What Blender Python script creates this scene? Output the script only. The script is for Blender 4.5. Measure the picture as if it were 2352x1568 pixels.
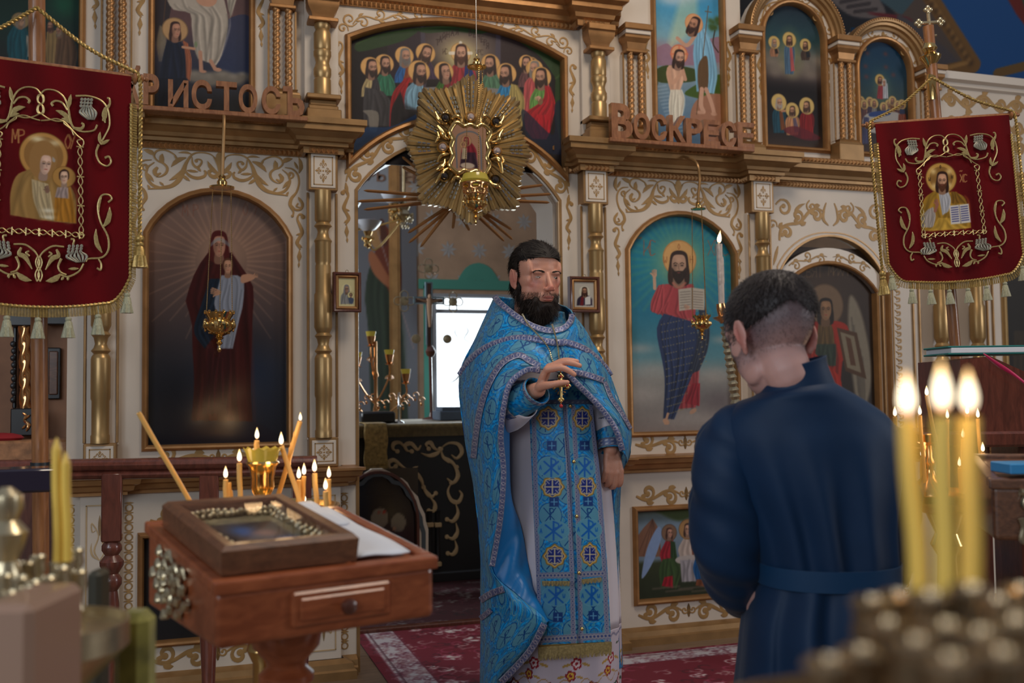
import bpy,math,random
import numpy as np
from mathutils import Vector,Matrix
from mathutils.geometry import tessellate_polygon
random.seed(7); rng=np.random.default_rng(7)
S=bpy.context.scene; COL=S.collection
for o in list(bpy.data.objects):bpy.data.objects.remove(o)
PI=math.pi; sin=math.sin; cos=math.cos
# ------------------------------------------------------------ camera
YAW,PIT,ROL=0.31871801,0.0498114,-0.01243623
CP=np.array([-1.22,-4.42,1.22])
FPX=2287.0
cF=np.array([sin(YAW)*cos(PIT),cos(YAW)*cos(PIT),sin(PIT)])
_R=np.array([cos(YAW),-sin(YAW),0.]); _U=np.cross(_R,cF)
cR=_R*cos(ROL)+_U*sin(ROL); cU=_U*cos(ROL)-_R*sin(ROL)
cam=bpy.data.cameras.new('camera'); camo=bpy.data.objects.new('camera',cam); COL.objects.link(camo)
m=Matrix.Identity(4)
for i in range(3):
 m[i][0]=cR[i]; m[i][1]=cU[i]; m[i][2]=-cF[i]; m[i][3]=CP[i]
camo.matrix_world=m
cam.sensor_width=36; cam.lens=36*FPX/2352; cam.clip_start=.02; cam.clip_end=80
cam.dof.use_dof=True; cam.dof.focus_distance=3.4; cam.dof.aperture_fstop=3.2
S.camera=camo
# ------------------------------------------------------------ view, world, lights
S.view_settings.view_transform='Standard'; S.view_settings.look='None'
S.view_settings.gamma=1; S.view_settings.use_curve_mapping=False
S.view_settings.exposure=0.14
w=bpy.data.worlds.new('world'); S.world=w; w.use_nodes=True
nt=w.node_tree; bg=nt.nodes['Background']
tc=nt.nodes.new('ShaderNodeTexCoord'); sp=nt.nodes.new('ShaderNodeSeparateXYZ'); rp=nt.nodes.new('ShaderNodeValToRGB')
nt.links.new(tc.outputs['Generated'],sp.inputs[0]); nt.links.new(sp.outputs['Z'],rp.inputs[0]); nt.links.new(rp.outputs[0],bg.inputs[0])
rp.color_ramp.elements[0].position=0; rp.color_ramp.elements[0].color=(.20,.17,.15,1)
rp.color_ramp.elements[1].position=1; rp.color_ramp.elements[1].color=(.60,.66,.78,1)
bg.inputs[1].default_value=.31
def area(name,loc,target,size,power,col,sy=None):
 l=bpy.data.lights.new(name,'AREA'); l.energy=power; l.color=col
 l.shape='RECTANGLE'; l.size=size; l.size_y=sy or size
 o=bpy.data.objects.new(name,l); COL.objects.link(o); o.location=loc
 o.rotation_euler=(Vector(target)-Vector(loc)).to_track_quat('-Z','Y').to_euler(); return o
# daylight through the nave windows: a tall pair on the left, one on the right, and the altar window
area('window_daylight_left',(-4.2,-4.6,2.3),(-.2,-1.0,1.2),1.3,46,(.80,.90,1.0),2.0)
area('window_daylight_left_rear',(-3.4,-7.4,2.6),(0.3,-1.0,1.3),1.2,50,(.84,.92,1.0),1.9)
area('window_daylight_right',(5.6,-4.6,2.4),(1.4,-1.2,1.3),1.3,70,(.92,.95,1.0),2.0)
area('window_daylight_altar',(1.55,4.15,1.75),(0.0,1.0,1.2),1.1,34,(.80,.93,1.0),1.1)
area('altar_fill_light',(-2.6,2.6,2.6),(1.0,4.4,2.0),1.1,70,(.88,.95,1.0),1.4)  # added fill from the left to brighten the altar back wall, no window there
area('chandelier_light',(.6,-2.6,4.6),(.5,-1.2,1.0),1.2,60,(1.0,.85,.68))
# ------------------------------------------------------------ photograph pixel -> place
def ray(px,py):return cF*FPX + cR*(px-1176) - cU*(py-784)
def P(px,py,d):
 "point seen at pixel px,py at distance d along the view axis"
 r=ray(px,py); return CP + r*(d/FPX)
def W(px,py,y=0.):
 "point on the plane Y=y seen at pixel px,py"
 r=ray(px,py); t=(y-CP[1])/r[1]; return CP + r*t
def WX(px,py,y=0.):
 q=W(px,py,y); return (q[0],q[2])
# ------------------------------------------------------------ scene tree
def tag(o,label=None,cat=None,group=None,kind=None):
 if label:o['label']=label
 if cat:o['category']=cat
 if group:o['group']=group
 if kind:o['kind']=kind
 return o
def thing(name,label,cat,loc=(0,0,0),group=None):
 o=bpy.data.objects.new(name,None); o.empty_display_size=.05; COL.objects.link(o)
 o.location=loc; o.matrix_world=Matrix.Translation(Vector(loc)); return tag(o,label,cat,group)
def link(name,me,parent=None):
 o=bpy.data.objects.new(name,me); COL.objects.link(o)
 if parent is not None:
  o.parent=parent
  if parent.parent is None:o.matrix_parent_inverse=Matrix.Translation(-parent.location)
 return o
def dup(root,off,label=None,group=None,rot=0.):
 "copy of a thing, its parts and their sub-parts, moved by off"
 def cp(o,par):
  c=o.copy(); COL.objects.link(c)
  if par is not None:
   c.parent=par; c.matrix_parent_inverse=o.matrix_parent_inverse.copy()
  for ch in list(o.children):cp(ch,c)
  return c
 r=cp(root,None); r.location=Vector(root.location)+Vector(off); r.rotation_euler.z+=rot
 if label:r['label']=label
 if group:r['group']=group
 return r
# ------------------------------------------------------------ mesh collector
def cr(pts,n=6,closed=False):
 "Catmull-Rom through points"
 p=np.array(pts,float); N=len(p)
 if N<3 and not closed:
  t=np.linspace(0,1,n+1)[:,None]; return p[0]*(1-t)+p[-1]*t
 out=[]
 rngN=range(N if closed else N-1)
 for i in rngN:
  if closed:a,b,c,d=p[i-1],p[i],p[(i+1)%N],p[(i+2)%N]
  else:b,c=p[i],p[i+1]; a=p[i-1] if i>0 else 2*b-c; d=p[i+2] if i+2<N else 2*c-b
  for k in range(n):
   t=k/n; out.append(.5*((2*b)+(c-a)*t+(2*a-5*b+4*c-d)*t*t+(3*b-a-3*c+d)*t**3))
 if not closed:out.append(p[-1])
 return np.array(out)
def rs(pts,n):
 "resample polyline to n points by length"
 p=np.array(pts,float); s=np.r_[0,np.cumsum(np.linalg.norm(np.diff(p,axis=0),axis=1))]
 q=np.linspace(0,s[-1],n); return np.stack([np.interp(q,s,p[:,k]) for k in range(p.shape[1])],1)
class MB:
 def __init__(s):s.v=[]; s.f=[]; s.m=[]; s.n=0; s.cm=0
 def add(s,vs,fs,m=None):
  vs=np.asarray(vs,float).reshape(-1,3); b=s.n; s.v.append(vs); s.n+=len(vs)
  mm=s.cm if m is None else m
  for f in fs:s.f.append([i+b for i in f]); s.m.append(mm)
  return s
 def box(s,c,h,R=None,bev=0.,m=None):
  c=np.array(c,float); h=np.array(h,float)/2
  if bev <= 0:
   vs=np.array([(x,y,z) for x in (-1,1) for y in (-1,1) for z in (-1,1)])*h
   fs=[(0,1,3,2),(4,6,7,5),(0,4,5,1),(2,3,7,6),(0,2,6,4),(1,5,7,3)]
  else:
   b=min(bev,min(h)*.95); vs=[];
   for x in (-1,1):
    for y in (-1,1):
     for z in (-1,1):
      q=np.array((x,y,z))*h
      for a in range(3):
       o=np.array((x,y,z))*b; o[a]=0; vs.append(q-o)
   I=lambda x,y,z,a:((x*4+y*2+z)*3+a)
   fs=[]
   for a in range(3):
    for sd in (0,1):
     cyc=[(0,0),(1,0),(1,1),(0,1)]
     f=[]
     for (p_,q_) in cyc:
      t=[0,0,0]; t[a]=sd; t[(a+1)%3]=p_; t[(a+2)%3]=q_; f.append(I(*t,a))
     fs.append(f if sd else f[::-1])
   for a in range(3):
    b1,b2=(a+1)%3,(a+2)%3
    for p_ in (0,1):
     for q_ in (0,1):
      t0=[0,0,0]; t0[b1]=p_; t0[b2]=q_; t1=list(t0); t1[a]=1
      f=[I(*t0,b1),I(*t1,b1),I(*t1,b2),I(*t0,b2)]
      fs.append(f if p_ != q_ else f[::-1])
   for x in (0,1):
    for y in (0,1):
     for z in (0,1):
      f=[I(x,y,z,0),I(x,y,z,1),I(x,y,z,2)]
      fs.append(f if (x+y+z)%2 else f[::-1])
   vs=np.array(vs)
  if R is not None:vs=vs @ np.array(R).T
  return s.add(vs+c,fs,m)
 def grid(s,g,closed=False,cap=False,m=None,flip=False):
  "g: rows x cols x 3"
  g=np.asarray(g,float); r,c=g.shape[:2]; fs=[]
  for i in range(r-1):
   for j in range(c if closed else c-1):
    k=(j+1)%c; q=(i*c+j,i*c+k,(i+1)*c+k,(i+1)*c+j); fs.append(q[::-1] if flip else q)
  if cap:
   fs.append(tuple(range(c))[::-1] if not flip else tuple(range(c)))
   fs.append(tuple(range((r-1)*c,r*c)) if not flip else tuple(range((r-1)*c,r*c))[::-1])
  return s.add(g.reshape(-1,3),fs,m)
 def tube(s,pts,r,n=8,m=None,closed=False,cap=True,flat=1.,up=None,twist=0):
  p=np.asarray(pts,float); N=len(p); r=np.broadcast_to(np.asarray(r,float),(N,))
  T=np.zeros_like(p)
  T[1:-1]=p[2:]-p[:-2]; T[0]=p[1]-p[0]; T[-1]=p[-1]-p[-2]
  if closed:T[0]=T[-1]=p[1]-p[-1] if True else T[0]
  T /= np.linalg.norm(T,axis=1)[:,None]+1e-12
  u=np.array(up if up is not None else ((0,0,1) if abs(T[0][2])<.9 else (0,1,0)),float)
  rows=[]
  for i in range(N):
   a=u-T[i]*np.dot(u,T[i]); a /= np.linalg.norm(a)+1e-12; b=np.cross(T[i],a); u=a
   th=np.arange(n)*2*PI/n+twist*i
   rows.append(p[i]+r[i]*(np.cos(th)[:,None]*a*flat+np.sin(th)[:,None]*b))
  return s.grid(rows,True,cap,m)
 def lathe(s,c,prof,n=16,m=None,axis=(0,0,1),R=None,cap=True):
  "prof: list of (r, h) along axis from point c"
  ax=Vector(axis).normalized(); q=Vector((0,0,1)).rotation_difference(ax).to_matrix()
  th=np.arange(n)*2*PI/n; rows=[]
  for (r,h) in prof:rows.append(np.stack([r*np.cos(th),r*np.sin(th),np.full(n,h)],1))
  g=np.array(rows) @ np.array(q).T + np.array(c,float)
  return s.grid(g,True,cap,m)
 def ell(s,c,r,R=None,n=12,k=8,m=None):
  th=np.arange(n)*2*PI/n; vs=[(0,0,-1)]
  for i in range(1,k):
   a=-PI/2+PI*i/k
   for t in th:vs.append((cos(a)*cos(t),cos(a)*sin(t),sin(a)))
  vs.append((0,0,1)); fs=[]
  for j in range(n):fs.append((0,1+(j+1)%n,1+j))
  for i in range(k-2):
   for j in range(n):
    a=1+i*n; b=a+n; fs.append((a+j,a+(j+1)%n,b+(j+1)%n,b+j))
  L=len(vs)-1; a=1+(k-2)*n
  for j in range(n):fs.append((a+j,a+(j+1)%n,L))
  vs=np.array(vs)*np.broadcast_to(np.array(r,float),(3,))
  if R is not None:vs=vs @ np.array(R).T
  return s.add(vs+np.array(c,float),fs,m)
 def prism(s,outer,holes=(),y0=0.,y1=.02,m=None,fr=None):
  "2-D outline(s) in X,Z with holes, from y0 (front) to y1 (back); fr: (origin, ex, ez, ey)"
  loops=[list(map(tuple,outer))]+[list(map(tuple,h)) for h in holes]
  tris=tessellate_polygon([[Vector((p[0],p[1],0)) for p in l] for l in loops])
  pts=[p for l in loops for p in l]; N=len(pts)
  if fr is None:o,ex,ez,ey=np.zeros(3),np.array((1,0,0.)),np.array((0,0,1.)),np.array((0,1.,0))
  else:o,ex,ez,ey=[np.array(t,float) for t in fr]
  P2=np.array(pts,float); base=o+P2[:,:1]*ex+P2[:,1:]*ez
  vs=np.vstack([base+ey*y0,base+ey*y1]); fs=[]
  for t in tris:
   a=P2[list(t)]; ar=(a[1][0]-a[0][0])*(a[2][1]-a[0][1])-(a[2][0]-a[0][0])*(a[1][1]-a[0][1])
   t=tuple(t) if ar>0 else tuple(t)[::-1]
   fs.append(t); fs.append(tuple(i+N for i in t[::-1]))
  b=0
  for li,l in enumerate(loops):
   a=np.array(l); ar=np.sum(a[:,0]*np.roll(a[:,1],-1)-np.roll(a[:,0],-1)*a[:,1]); n=len(l)
   ccw=(ar>0)==(li==0)
   for i in range(n):
    j=(i+1)%n; q=(b+i,b+i+N,b+j+N,b+j); fs.append(q if ccw else q[::-1])
   b+=n
  return s.add(vs,fs,m)
 def build(s,name,mats,parent=None,smooth=True,col=None,ang=None):
  if not s.n:return None
  me=bpy.data.meshes.new(name)
  me.from_pydata(np.vstack(s.v).tolist(),[],s.f)
  mats=mats if isinstance(mats,(list,tuple)) else [mats]
  for q in mats:me.materials.append(q)
  if len(mats)>1:me.polygons.foreach_set('material_index',s.m)
  if smooth:
   me.polygons.foreach_set('use_smooth',[True]*len(me.polygons))
   me.set_sharp_from_angle(angle=ang or math.radians(38))
  if col is not None:setcol(me,col)
  me.update(); return link(name,me,parent)
def setcol(me,col):
 c=np.asarray(col,np.float32)
 if c.shape[1]==3:c=np.hstack([c,np.ones((len(c),1),np.float32)])
 a=me.color_attributes.new('Col','FLOAT_COLOR','POINT'); a.data.foreach_set('color',c.ravel())
def lin(c):
 c=np.asarray(c,float)/255.; return np.where(c <= .04045,c/12.92,((c+.055)/1.055)**2.4)
def circ(cx,cz,r,n=32,a0=0,a1=2*PI,rz=None):
 rz=rz or r; full=abs(a1-a0-2*PI)<1e-6
 t=np.linspace(a0,a1,n,endpoint=not full); return [(cx+r*cos(q),cz+rz*sin(q)) for q in t]
def sweep2(mb,path,prof,closed=False,y=0.,m=None,fr=None):
 "profile (offset to the left of the path, height toward the viewer) swept along a 2-D path in X,Z"
 p=np.array(path,float); N=len(p); nr=np.zeros_like(p)
 d=np.roll(p,-1,0)-p; d /= np.linalg.norm(d,axis=1)[:,None]+1e-12
 for i in range(N):
  a=d[i-1] if (i>0 or closed) else d[i]; b=d[i] if (i<N-1 or closed) else d[i-1]
  na=np.array((-a[1],a[0])); nb=np.array((-b[1],b[0])); q=na+nb
  nr[i]=q/max(.35,(1+np.dot(na,nb))/1.) if np.linalg.norm(q)>1e-6 else na
 if fr is None:o,ex,ez,ey=np.zeros(3),np.array((1,0,0.)),np.array((0,0,1.)),np.array((0,1.,0))
 else:o,ex,ez,ey=[np.array(t,float) for t in fr]
 rows=[]
 for i in list(range(N))+([0] if closed else []):
  rows.append([o+(p[i][0]+nr[i][0]*u)*ex+(p[i][1]+nr[i][1]*u)*ez+ey*(y-h) for (u,h) in prof])
 mb.grid(rows,True,not closed,m,flip=False)
# ------------------------------------------------------------ materials
MAT={}
def mat(name,col,rough=.5,metal=0.,noise=0.,nscale=8.,bump=0.,bscale=60.,spec=.5,coat=0.,emit=None,trans=0.,attr=False,sheen=0.,stretch=None,sss=0.):
 m=bpy.data.materials.new(name); m.use_nodes=True; t=m.node_tree; b=t.nodes['Principled BSDF']; L=t.links
 b.inputs['Roughness'].default_value=rough; b.inputs['Metallic'].default_value=metal
 b.inputs['Specular IOR Level'].default_value=spec
 if coat:b.inputs['Coat Weight'].default_value=coat; b.inputs['Coat Roughness'].default_value=.12
 if sheen:b.inputs['Sheen Weight'].default_value=sheen; b.inputs['Sheen Roughness'].default_value=.4
 if trans:b.inputs['Transmission Weight'].default_value=trans
 if sss:b.inputs['Subsurface Weight'].default_value=sss; b.inputs['Subsurface Radius'].default_value=(.012,.005,.003); b.inputs['Subsurface Scale'].default_value=1
 cx=t.nodes.new('ShaderNodeTexCoord'); mp=t.nodes.new('ShaderNodeMapping'); L.new(cx.outputs['Object'],mp.inputs[0])
 if stretch:mp.inputs['Scale'].default_value=stretch
 src=None
 if attr:
  a=t.nodes.new('ShaderNodeVertexColor'); a.layer_name='Col'; src=a.outputs['Color']
 if noise:
  nz=t.nodes.new('ShaderNodeTexNoise'); nz.inputs['Scale'].default_value=nscale; nz.inputs['Detail'].default_value=6
  L.new(mp.outputs[0],nz.inputs['Vector'])
  mx=t.nodes.new('ShaderNodeMix'); mx.data_type='RGBA'; mx.blend_type='MULTIPLY'
  rr=t.nodes.new('ShaderNodeValToRGB'); L.new(nz.outputs[0],rr.inputs[0])
  lo=max(0,1-noise); rr.color_ramp.elements[0].position=.3; rr.color_ramp.elements[1].position=.72
  rr.color_ramp.elements[0].color=(lo,lo,lo,1); rr.color_ramp.elements[1].color=(1+noise*.35,)*3+(1,)
  mx.inputs[0].default_value=1
  if src is not None:L.new(src,mx.inputs[6])
  else:mx.inputs[6].default_value=(*col,1)
  L.new(rr.outputs[0],mx.inputs[7]); src=mx.outputs[2]
 if src is not None:L.new(src,b.inputs['Base Color'])
 else:b.inputs['Base Color'].default_value=(*col,1)
 if bump:
  n2=t.nodes.new('ShaderNodeTexNoise'); n2.inputs['Scale'].default_value=bscale; n2.inputs['Detail'].default_value=4
  L.new(mp.outputs[0],n2.inputs['Vector'])
  bp=t.nodes.new('ShaderNodeBump'); bp.inputs['Strength'].default_value=bump; bp.inputs['Distance'].default_value=.004
  L.new(n2.outputs[0],bp.inputs['Height']); L.new(bp.outputs[0],b.inputs['Normal'])
 if emit:b.inputs['Emission Color'].default_value=(*emit[0],1); b.inputs['Emission Strength'].default_value=emit[1]
 MAT[name]=m; return m
def wood(name,c1,c2,rough=.3,coat=.4,scale=6.,axis=(1,12,12)):
 m=mat(name,c1,rough,coat=coat,bump=.08,bscale=30,stretch=axis); t=m.node_tree; b=t.nodes['Principled BSDF']; L=t.links
 mp=[n for n in t.nodes if n.type=='MAPPING'][0]
 nz=t.nodes.new('ShaderNodeTexNoise'); nz.inputs['Scale'].default_value=scale; nz.inputs['Detail'].default_value=8; nz.inputs['Distortion'].default_value=1.2
 L.new(mp.outputs[0],nz.inputs['Vector']); rr=t.nodes.new('ShaderNodeValToRGB'); L.new(nz.outputs[0],rr.inputs[0])
 rr.color_ramp.elements[0].position=.35; rr.color_ramp.elements[1].position=.7
 rr.color_ramp.elements[0].color=(*c1,1); rr.color_ramp.elements[1].color=(*c2,1); L.new(rr.outputs[0],b.inputs['Base Color']); return m
mat('cream',(.60,.515,.43),.45,noise=.12,nscale=3,bump=.05,bscale=25)
mat('cream_side',(.60,.515,.43),.4)
mat('gold',(.40,.20,.075),.40,.6,noise=.22,nscale=14,bump=.1,bscale=45)
mat('gold_col',(.45,.285,.12),.36,.62,noise=.15,nscale=10,bump=.05,bscale=30)
mat('gold_dull',(.34,.19,.075),.40,.5,noise=.25,nscale=12)
mat('gold_paint',(.36,.205,.07),.5,.25,noise=.2,nscale=22)
mat('gold_pale',(.52,.36,.19),.5,.2,noise=.15,nscale=22)
mat('brass',(.83,.56,.22),.16,1.,noise=.12,nscale=20,bump=.05,bscale=80)
mat('brass_pale',(.62,.52,.34),.3,.85,noise=.25,nscale=30,bump=.12,bscale=70)
mat('sun_gilt',(.56,.42,.22),.33,.75,noise=.15,nscale=30)
mat('brass_dim',(.45,.33,.20),.24,.9,noise=.3,nscale=30)
mat('copper_gold',(.80,.42,.18),.2,1.)
mat('silver',(.75,.76,.76),.2,1.)
mat('paint',(1,1,1),.55,spec=.3,attr=True,noise=.07,nscale=40,bump=.06,bscale=120)
mat('paint_glazed',(1,1,1),.12,attr=True,coat=.35)
mat('paint_matt',(1,1,1),.8,attr=True)
wood('wood_letters',(.20,.075,.03),(.33,.14,.06),.35,.3,5.,(10,10,3))
wood('wood_rail',(.095,.026,.016),(.17,.046,.028),.3,.5,5.,(10,10,2))
wood('wood_red',(.23,.056,.020),(.36,.098,.036),.3,.2,4.,(3,12,12))
wood('wood_dark',(.075,.022,.014),(.13,.04,.024),.3,.5,5.,(10,10,2))
wood('wood_brown',(.10,.04,.02),(.19,.075,.035),.35,.4,6.,(3,12,12))
wood('wood_pole',(.22,.085,.03),(.36,.15,.055),.33,.4,5.,(12,12,1.5))
mat('black',(.012,.011,.012),.35)
mat('wax',(.80,.45,.13),.45,sss=.0,spec=.4)
mat('wax_yellow',(.84,.54,.09),.42)
mat('wax_white',(.62,.50,.42),.5,noise=.2,nscale=90)
mat('wick',(.02,.015,.01),.9)
mat('floorboard',(.20,.13,.085),.4,noise=.3,nscale=6,stretch=(1,8,1))
mat('page',(.72,.74,.80),.7)
mat('glass',(1,1,1),.02,trans=1.)
def flame_mat():
 m=bpy.data.materials.new('flame'); m.use_nodes=True; t=m.node_tree; t.nodes.clear(); L=t.links
 o=t.nodes.new('ShaderNodeOutputMaterial'); e=t.nodes.new('ShaderNodeEmission'); L.new(e.outputs[0],o.inputs[0])
 a=t.nodes.new('ShaderNodeVertexColor'); a.layer_name='Col'; L.new(a.outputs[0],e.inputs[0]); e.inputs[1].default_value=2.8
 MAT['flame']=m
flame_mat()
# ------------------------------------------------------------ painted panels (colours per vertex of a fine grid)
class Canvas:
 def __init__(s,conv,u0,u1,v0,v1,res,base,kpx):
  s.conv=conv; s.k=kpx; s.res=res
  s.nu=int((u1-u0)/res)+1; s.nv=int((v1-v0)/res)+1
  s.u=np.linspace(u0,u1,s.nu); s.v=np.linspace(v0,v1,s.nv)
  s.U,s.V=np.meshgrid(s.u,s.v); s.C=np.zeros((s.nv,s.nu,3))+np.array(base,float)
 def pts(s,p):return np.array([s.conv(*q) for q in p])
 def vgrad(s,stops):
  "stops: (py, colour) from the top down"
  vs=[s.conv(stops[0][2] if len(stops[0])>2 else s.xm,q[0])[1] for q in stops]
  o=np.argsort(vs); vs=np.array(vs)[o]; cs=np.array([stops[i][1] for i in o],float)
  for k in range(3):s.C[...,k]=np.interp(s.V,vs,cs[:,k])
 def _win(s,lo,hi,pad):
  i0=max(0,np.searchsorted(s.v,lo[1]-pad)); i1=np.searchsorted(s.v,hi[1]+pad)
  j0=max(0,np.searchsorted(s.u,lo[0]-pad)); j1=np.searchsorted(s.u,hi[0]+pad)
  return slice(i0,i1),slice(j0,j1)
 def blend(s,w,mk,col,a):
  mk=(mk*a)[...,None]; s.C[w]=s.C[w]*(1-mk)+np.array(col,float)*mk
 def poly(s,p,col,a=1.,soft=1.2,smooth=True,uv=False,n=5):
  q=np.array(p,float) if uv else s.pts(p)
  if smooth:q=cr(q,n,True)
  sf=soft*s.k; w=s._win(q.min(0),q.max(0),sf*2); U,V=s.U[w],s.V[w]
  if U.size==0:return
  ins=np.zeros(U.shape,bool); dm=np.full(U.shape,1e9)
  for i in range(len(q)):
   a0,b0=q[i-1],q[i]; d=b0-a0; L=d@d+1e-15
   c=((a0[1]>V) != (b0[1]>V))
   with np.errstate(divide='ignore',invalid='ignore'):
    x=(b0[0]-a0[0])*(V-a0[1])/(b0[1]-a0[1])+a0[0]
   ins ^= c & (U<x)
   t=np.clip(((U-a0[0])*d[0]+(V-a0[1])*d[1])/L,0,1)
   dm=np.minimum(dm,(U-a0[0]-t*d[0])**2+(V-a0[1]-t*d[1])**2)
  dm=np.sqrt(dm); sd=np.where(ins,dm,-dm); s.blend(w,np.clip(.5+sd/sf/2,0,1),col,a)
 def line(s,p,wd,col,a=1.,soft=1.0,smooth=True,n=5):
  q=s.pts(p)
  if smooth and len(q)>2:q=cr(q,n)
  wd=np.broadcast_to(np.asarray(wd,float),(2,)) if np.ndim(wd)==0 else np.asarray(wd,float)
  ww=np.interp(np.linspace(0,1,len(q)),np.linspace(0,1,len(wd)),wd)*s.k/2; sf=soft*s.k
  w=s._win(q.min(0),q.max(0),ww.max()+sf*2); U,V=s.U[w],s.V[w]
  if U.size==0:return
  sd=np.full(U.shape,-1e9)
  for i in range(1,len(q)):
   a0,b0=q[i-1],q[i]; d=b0-a0; L=d@d+1e-15
   t=np.clip(((U-a0[0])*d[0]+(V-a0[1])*d[1])/L,0,1)
   dd=np.sqrt((U-a0[0]-t*d[0])**2+(V-a0[1]-t*d[1])**2); sd=np.maximum(sd,ww[i-1]*(1-t)+ww[i]*t-dd)
  s.blend(w,np.clip(.5+sd/sf/2,0,1),col,a)
 def ell(s,cx,cy,rx,ry,col,a=1.,soft=1.,rot=0.):
  c=np.array(s.conv(cx,cy)); rx,ry=rx*s.k,ry*s.k; R=max(rx,ry); w=s._win(c,c,R+soft*s.k*2)
  U,V=s.U[w]-c[0],s.V[w]-c[1]
  if U.size==0:return
  cc,ss=cos(rot),sin(rot); X,Y=U*cc-V*ss,U*ss+V*cc
  r=np.sqrt((X/rx)**2+(Y/ry)**2); s.blend(w,np.clip(.5+(1-r)*min(rx,ry)/(soft*s.k)/2,0,1),col,a)
 def blob(s,cx,cy,rx,ry,col,a=.6,rot=0.):
  c=np.array(s.conv(cx,cy)); rx,ry=rx*s.k,ry*s.k; w=s._win(c,c,max(rx,ry)*2.2); U,V=s.U[w]-c[0],s.V[w]-c[1]
  if U.size==0:return
  cc,ss=cos(rot),sin(rot); X,Y=U*cc-V*ss,U*ss+V*cc
  s.blend(w,np.exp(-((X/rx)**2+(Y/ry)**2)),col,a)
 def robe(s,Lp,Rp,col,nf=5,dk=.5,lt=1.25,w=None,a=1.):
  "drapery between a left and a right edge, with fold lines running along it"
  Lq,Rq=rs(cr(Lp,5),14),rs(cr(Rp,5),14); col=np.array(col,float)
  s.poly(list(map(tuple,Lq))+list(map(tuple,Rq[::-1])),col,a,smooth=False)
  wid=np.mean(np.linalg.norm(Lq-Rq,axis=1))
  for k in range(nf):
   t=(k+.5)/nf; ph=k*2.1; tt=t+.06*np.sin(np.linspace(0,4,14)+ph); a0,a1=(0,14) if k%2 else (1+(k*3)%5,14)
   q=Lq+(Rq-Lq)*tt[:,None]; q=q[a0:a1]
   s.line(list(map(tuple,q)),[wid/nf*.1,wid/nf*.55,wid/nf*.2],col*dk,.55*a,soft=wid/nf*.3)
   q2=q+np.array((wid/nf*.42,0)); s.line(list(map(tuple,q2)),[0,wid/nf*.35,.5],np.minimum(col*lt+12,255),.5*a,soft=wid/nf*.25)
 def head(s,cx,cy,h,turn=0.,skin=(188,140,112),hair=(52,34,26),beard=None,hood=None,halo=None,hr=.95,long=True,tilt=0.):
  "h = face height in pixels; turn -1..1 looks left..right"
  if halo:s.ell(cx,cy-.05*h,hr*h*1.02,hr*h*1.02,np.array(halo)*.72); s.ell(cx,cy-.05*h,hr*h*.94,hr*h*.94,halo)
  f=lambda x,y:(cx+(x*cos(tilt)-y*sin(tilt))*h,cy+(x*sin(tilt)+y*cos(tilt))*h)
  skin=np.array(skin,float); hair=np.array(hair,float)
  if hood is not None:s.poly([f(-.42,-.1),f(-.3,-.6),f(0,-.72),f(.32,-.58),f(.44,-.05),f(.46,.5),f(.2,.75),f(-.25,.75),f(-.48,.45)],hood)
  elif long:s.poly([f(-.36,-.1),f(-.28,-.5),f(0,-.62),f(.3,-.5),f(.38,-.05),f(.42,.45),f(.3,.72),f(-.3,.72),f(-.42,.4)],hair)
  else:s.poly([f(-.36,.05),f(-.34,-.4),f(0,-.62),f(.34,-.42),f(.37,.05),f(.2,.2),f(-.2,.2)],hair)
  s.poly([f(-.16,.3),f(.16,.3),f(.2,.78),f(-.2,.78)],skin*.72)
  t=turn*.1
  s.poly([f(-.27+t,-.12),f(-.2+t,-.4),f(t,-.46),f(.21+t,-.4),f(.28+t,-.1),f(.24+t,.25),f(.1+t,.47),f(-.08+t,.47),f(-.23+t,.25)],skin)
  s.blob(*f(-.18*(1 if turn >= 0 else -1)+t,.1),.11*h,.3*h,skin*.6,.55); s.blob(*f(t+turn*.06,-.25),.14*h,.1*h,np.minimum(skin*1.2,255),.5)
  e=turn*.09
  for sx in (-1,1):
   x=sx*.125+t+e; s.line([f(x-.07,-.11),f(x,-.145),f(x+.07,-.11)],h*.035,hair*.8,.8,soft=.6)
   s.ell(*f(x,-.045),.06*h,.028*h,(40,26,22),.9,soft=.8); s.blob(*f(x,-.03),.09*h,.05*h,skin*.55,.4)
  s.line([f(t+e*1.1,-.1),f(t+e*1.6,.06),f(t+e*1.7+.02*(1 if turn >= 0 else -1),.11)],h*.03,skin*.62,.75,soft=.8)
  if beard is not None:
   b=np.array(beard,float)
   s.poly([f(-.26+t,.05),f(-.15+t,.17),f(t+e,.16),f(.16+t,.16),f(.27+t,.04),f(.24+t,.38),f(.06+t,.64),f(-.07+t,.64),f(-.22+t,.38)],b,.93)
   s.ell(*f(t+e*1.3,.235),.07*h,.022*h,(128,66,58),.9,soft=.7)
  else:s.ell(*f(t+e*1.3,.24),.075*h,.025*h,(140,62,56),.85,soft=.7); s.blob(*f(t,.42),.1*h,.05*h,skin*.75,.5)
 def hand(s,x,y,r,ang,skin=(190,145,118)):
  "small painted hand pointing along ang (degrees, 0 right, 90 up)"
  a=math.radians(ang); d=np.array((cos(a),-sin(a))); n=np.array((d[1],-d[0])); c=np.array((x,y),float)
  s.ell(x,y,r,r*.75,skin,rot=a)
  for k in range(4):q=c+n*(k-1.5)*r*.42; s.line([tuple(q),tuple(q+d*r*(1.9-.18*abs(k-1.2)))],r*.38,np.array(skin)*(1-.05*k),soft=.7)
  s.line([tuple(c+n*r*.4),tuple(c+n*r*1.2+d*r*.7)],r*.42,skin,soft=.7)
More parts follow.
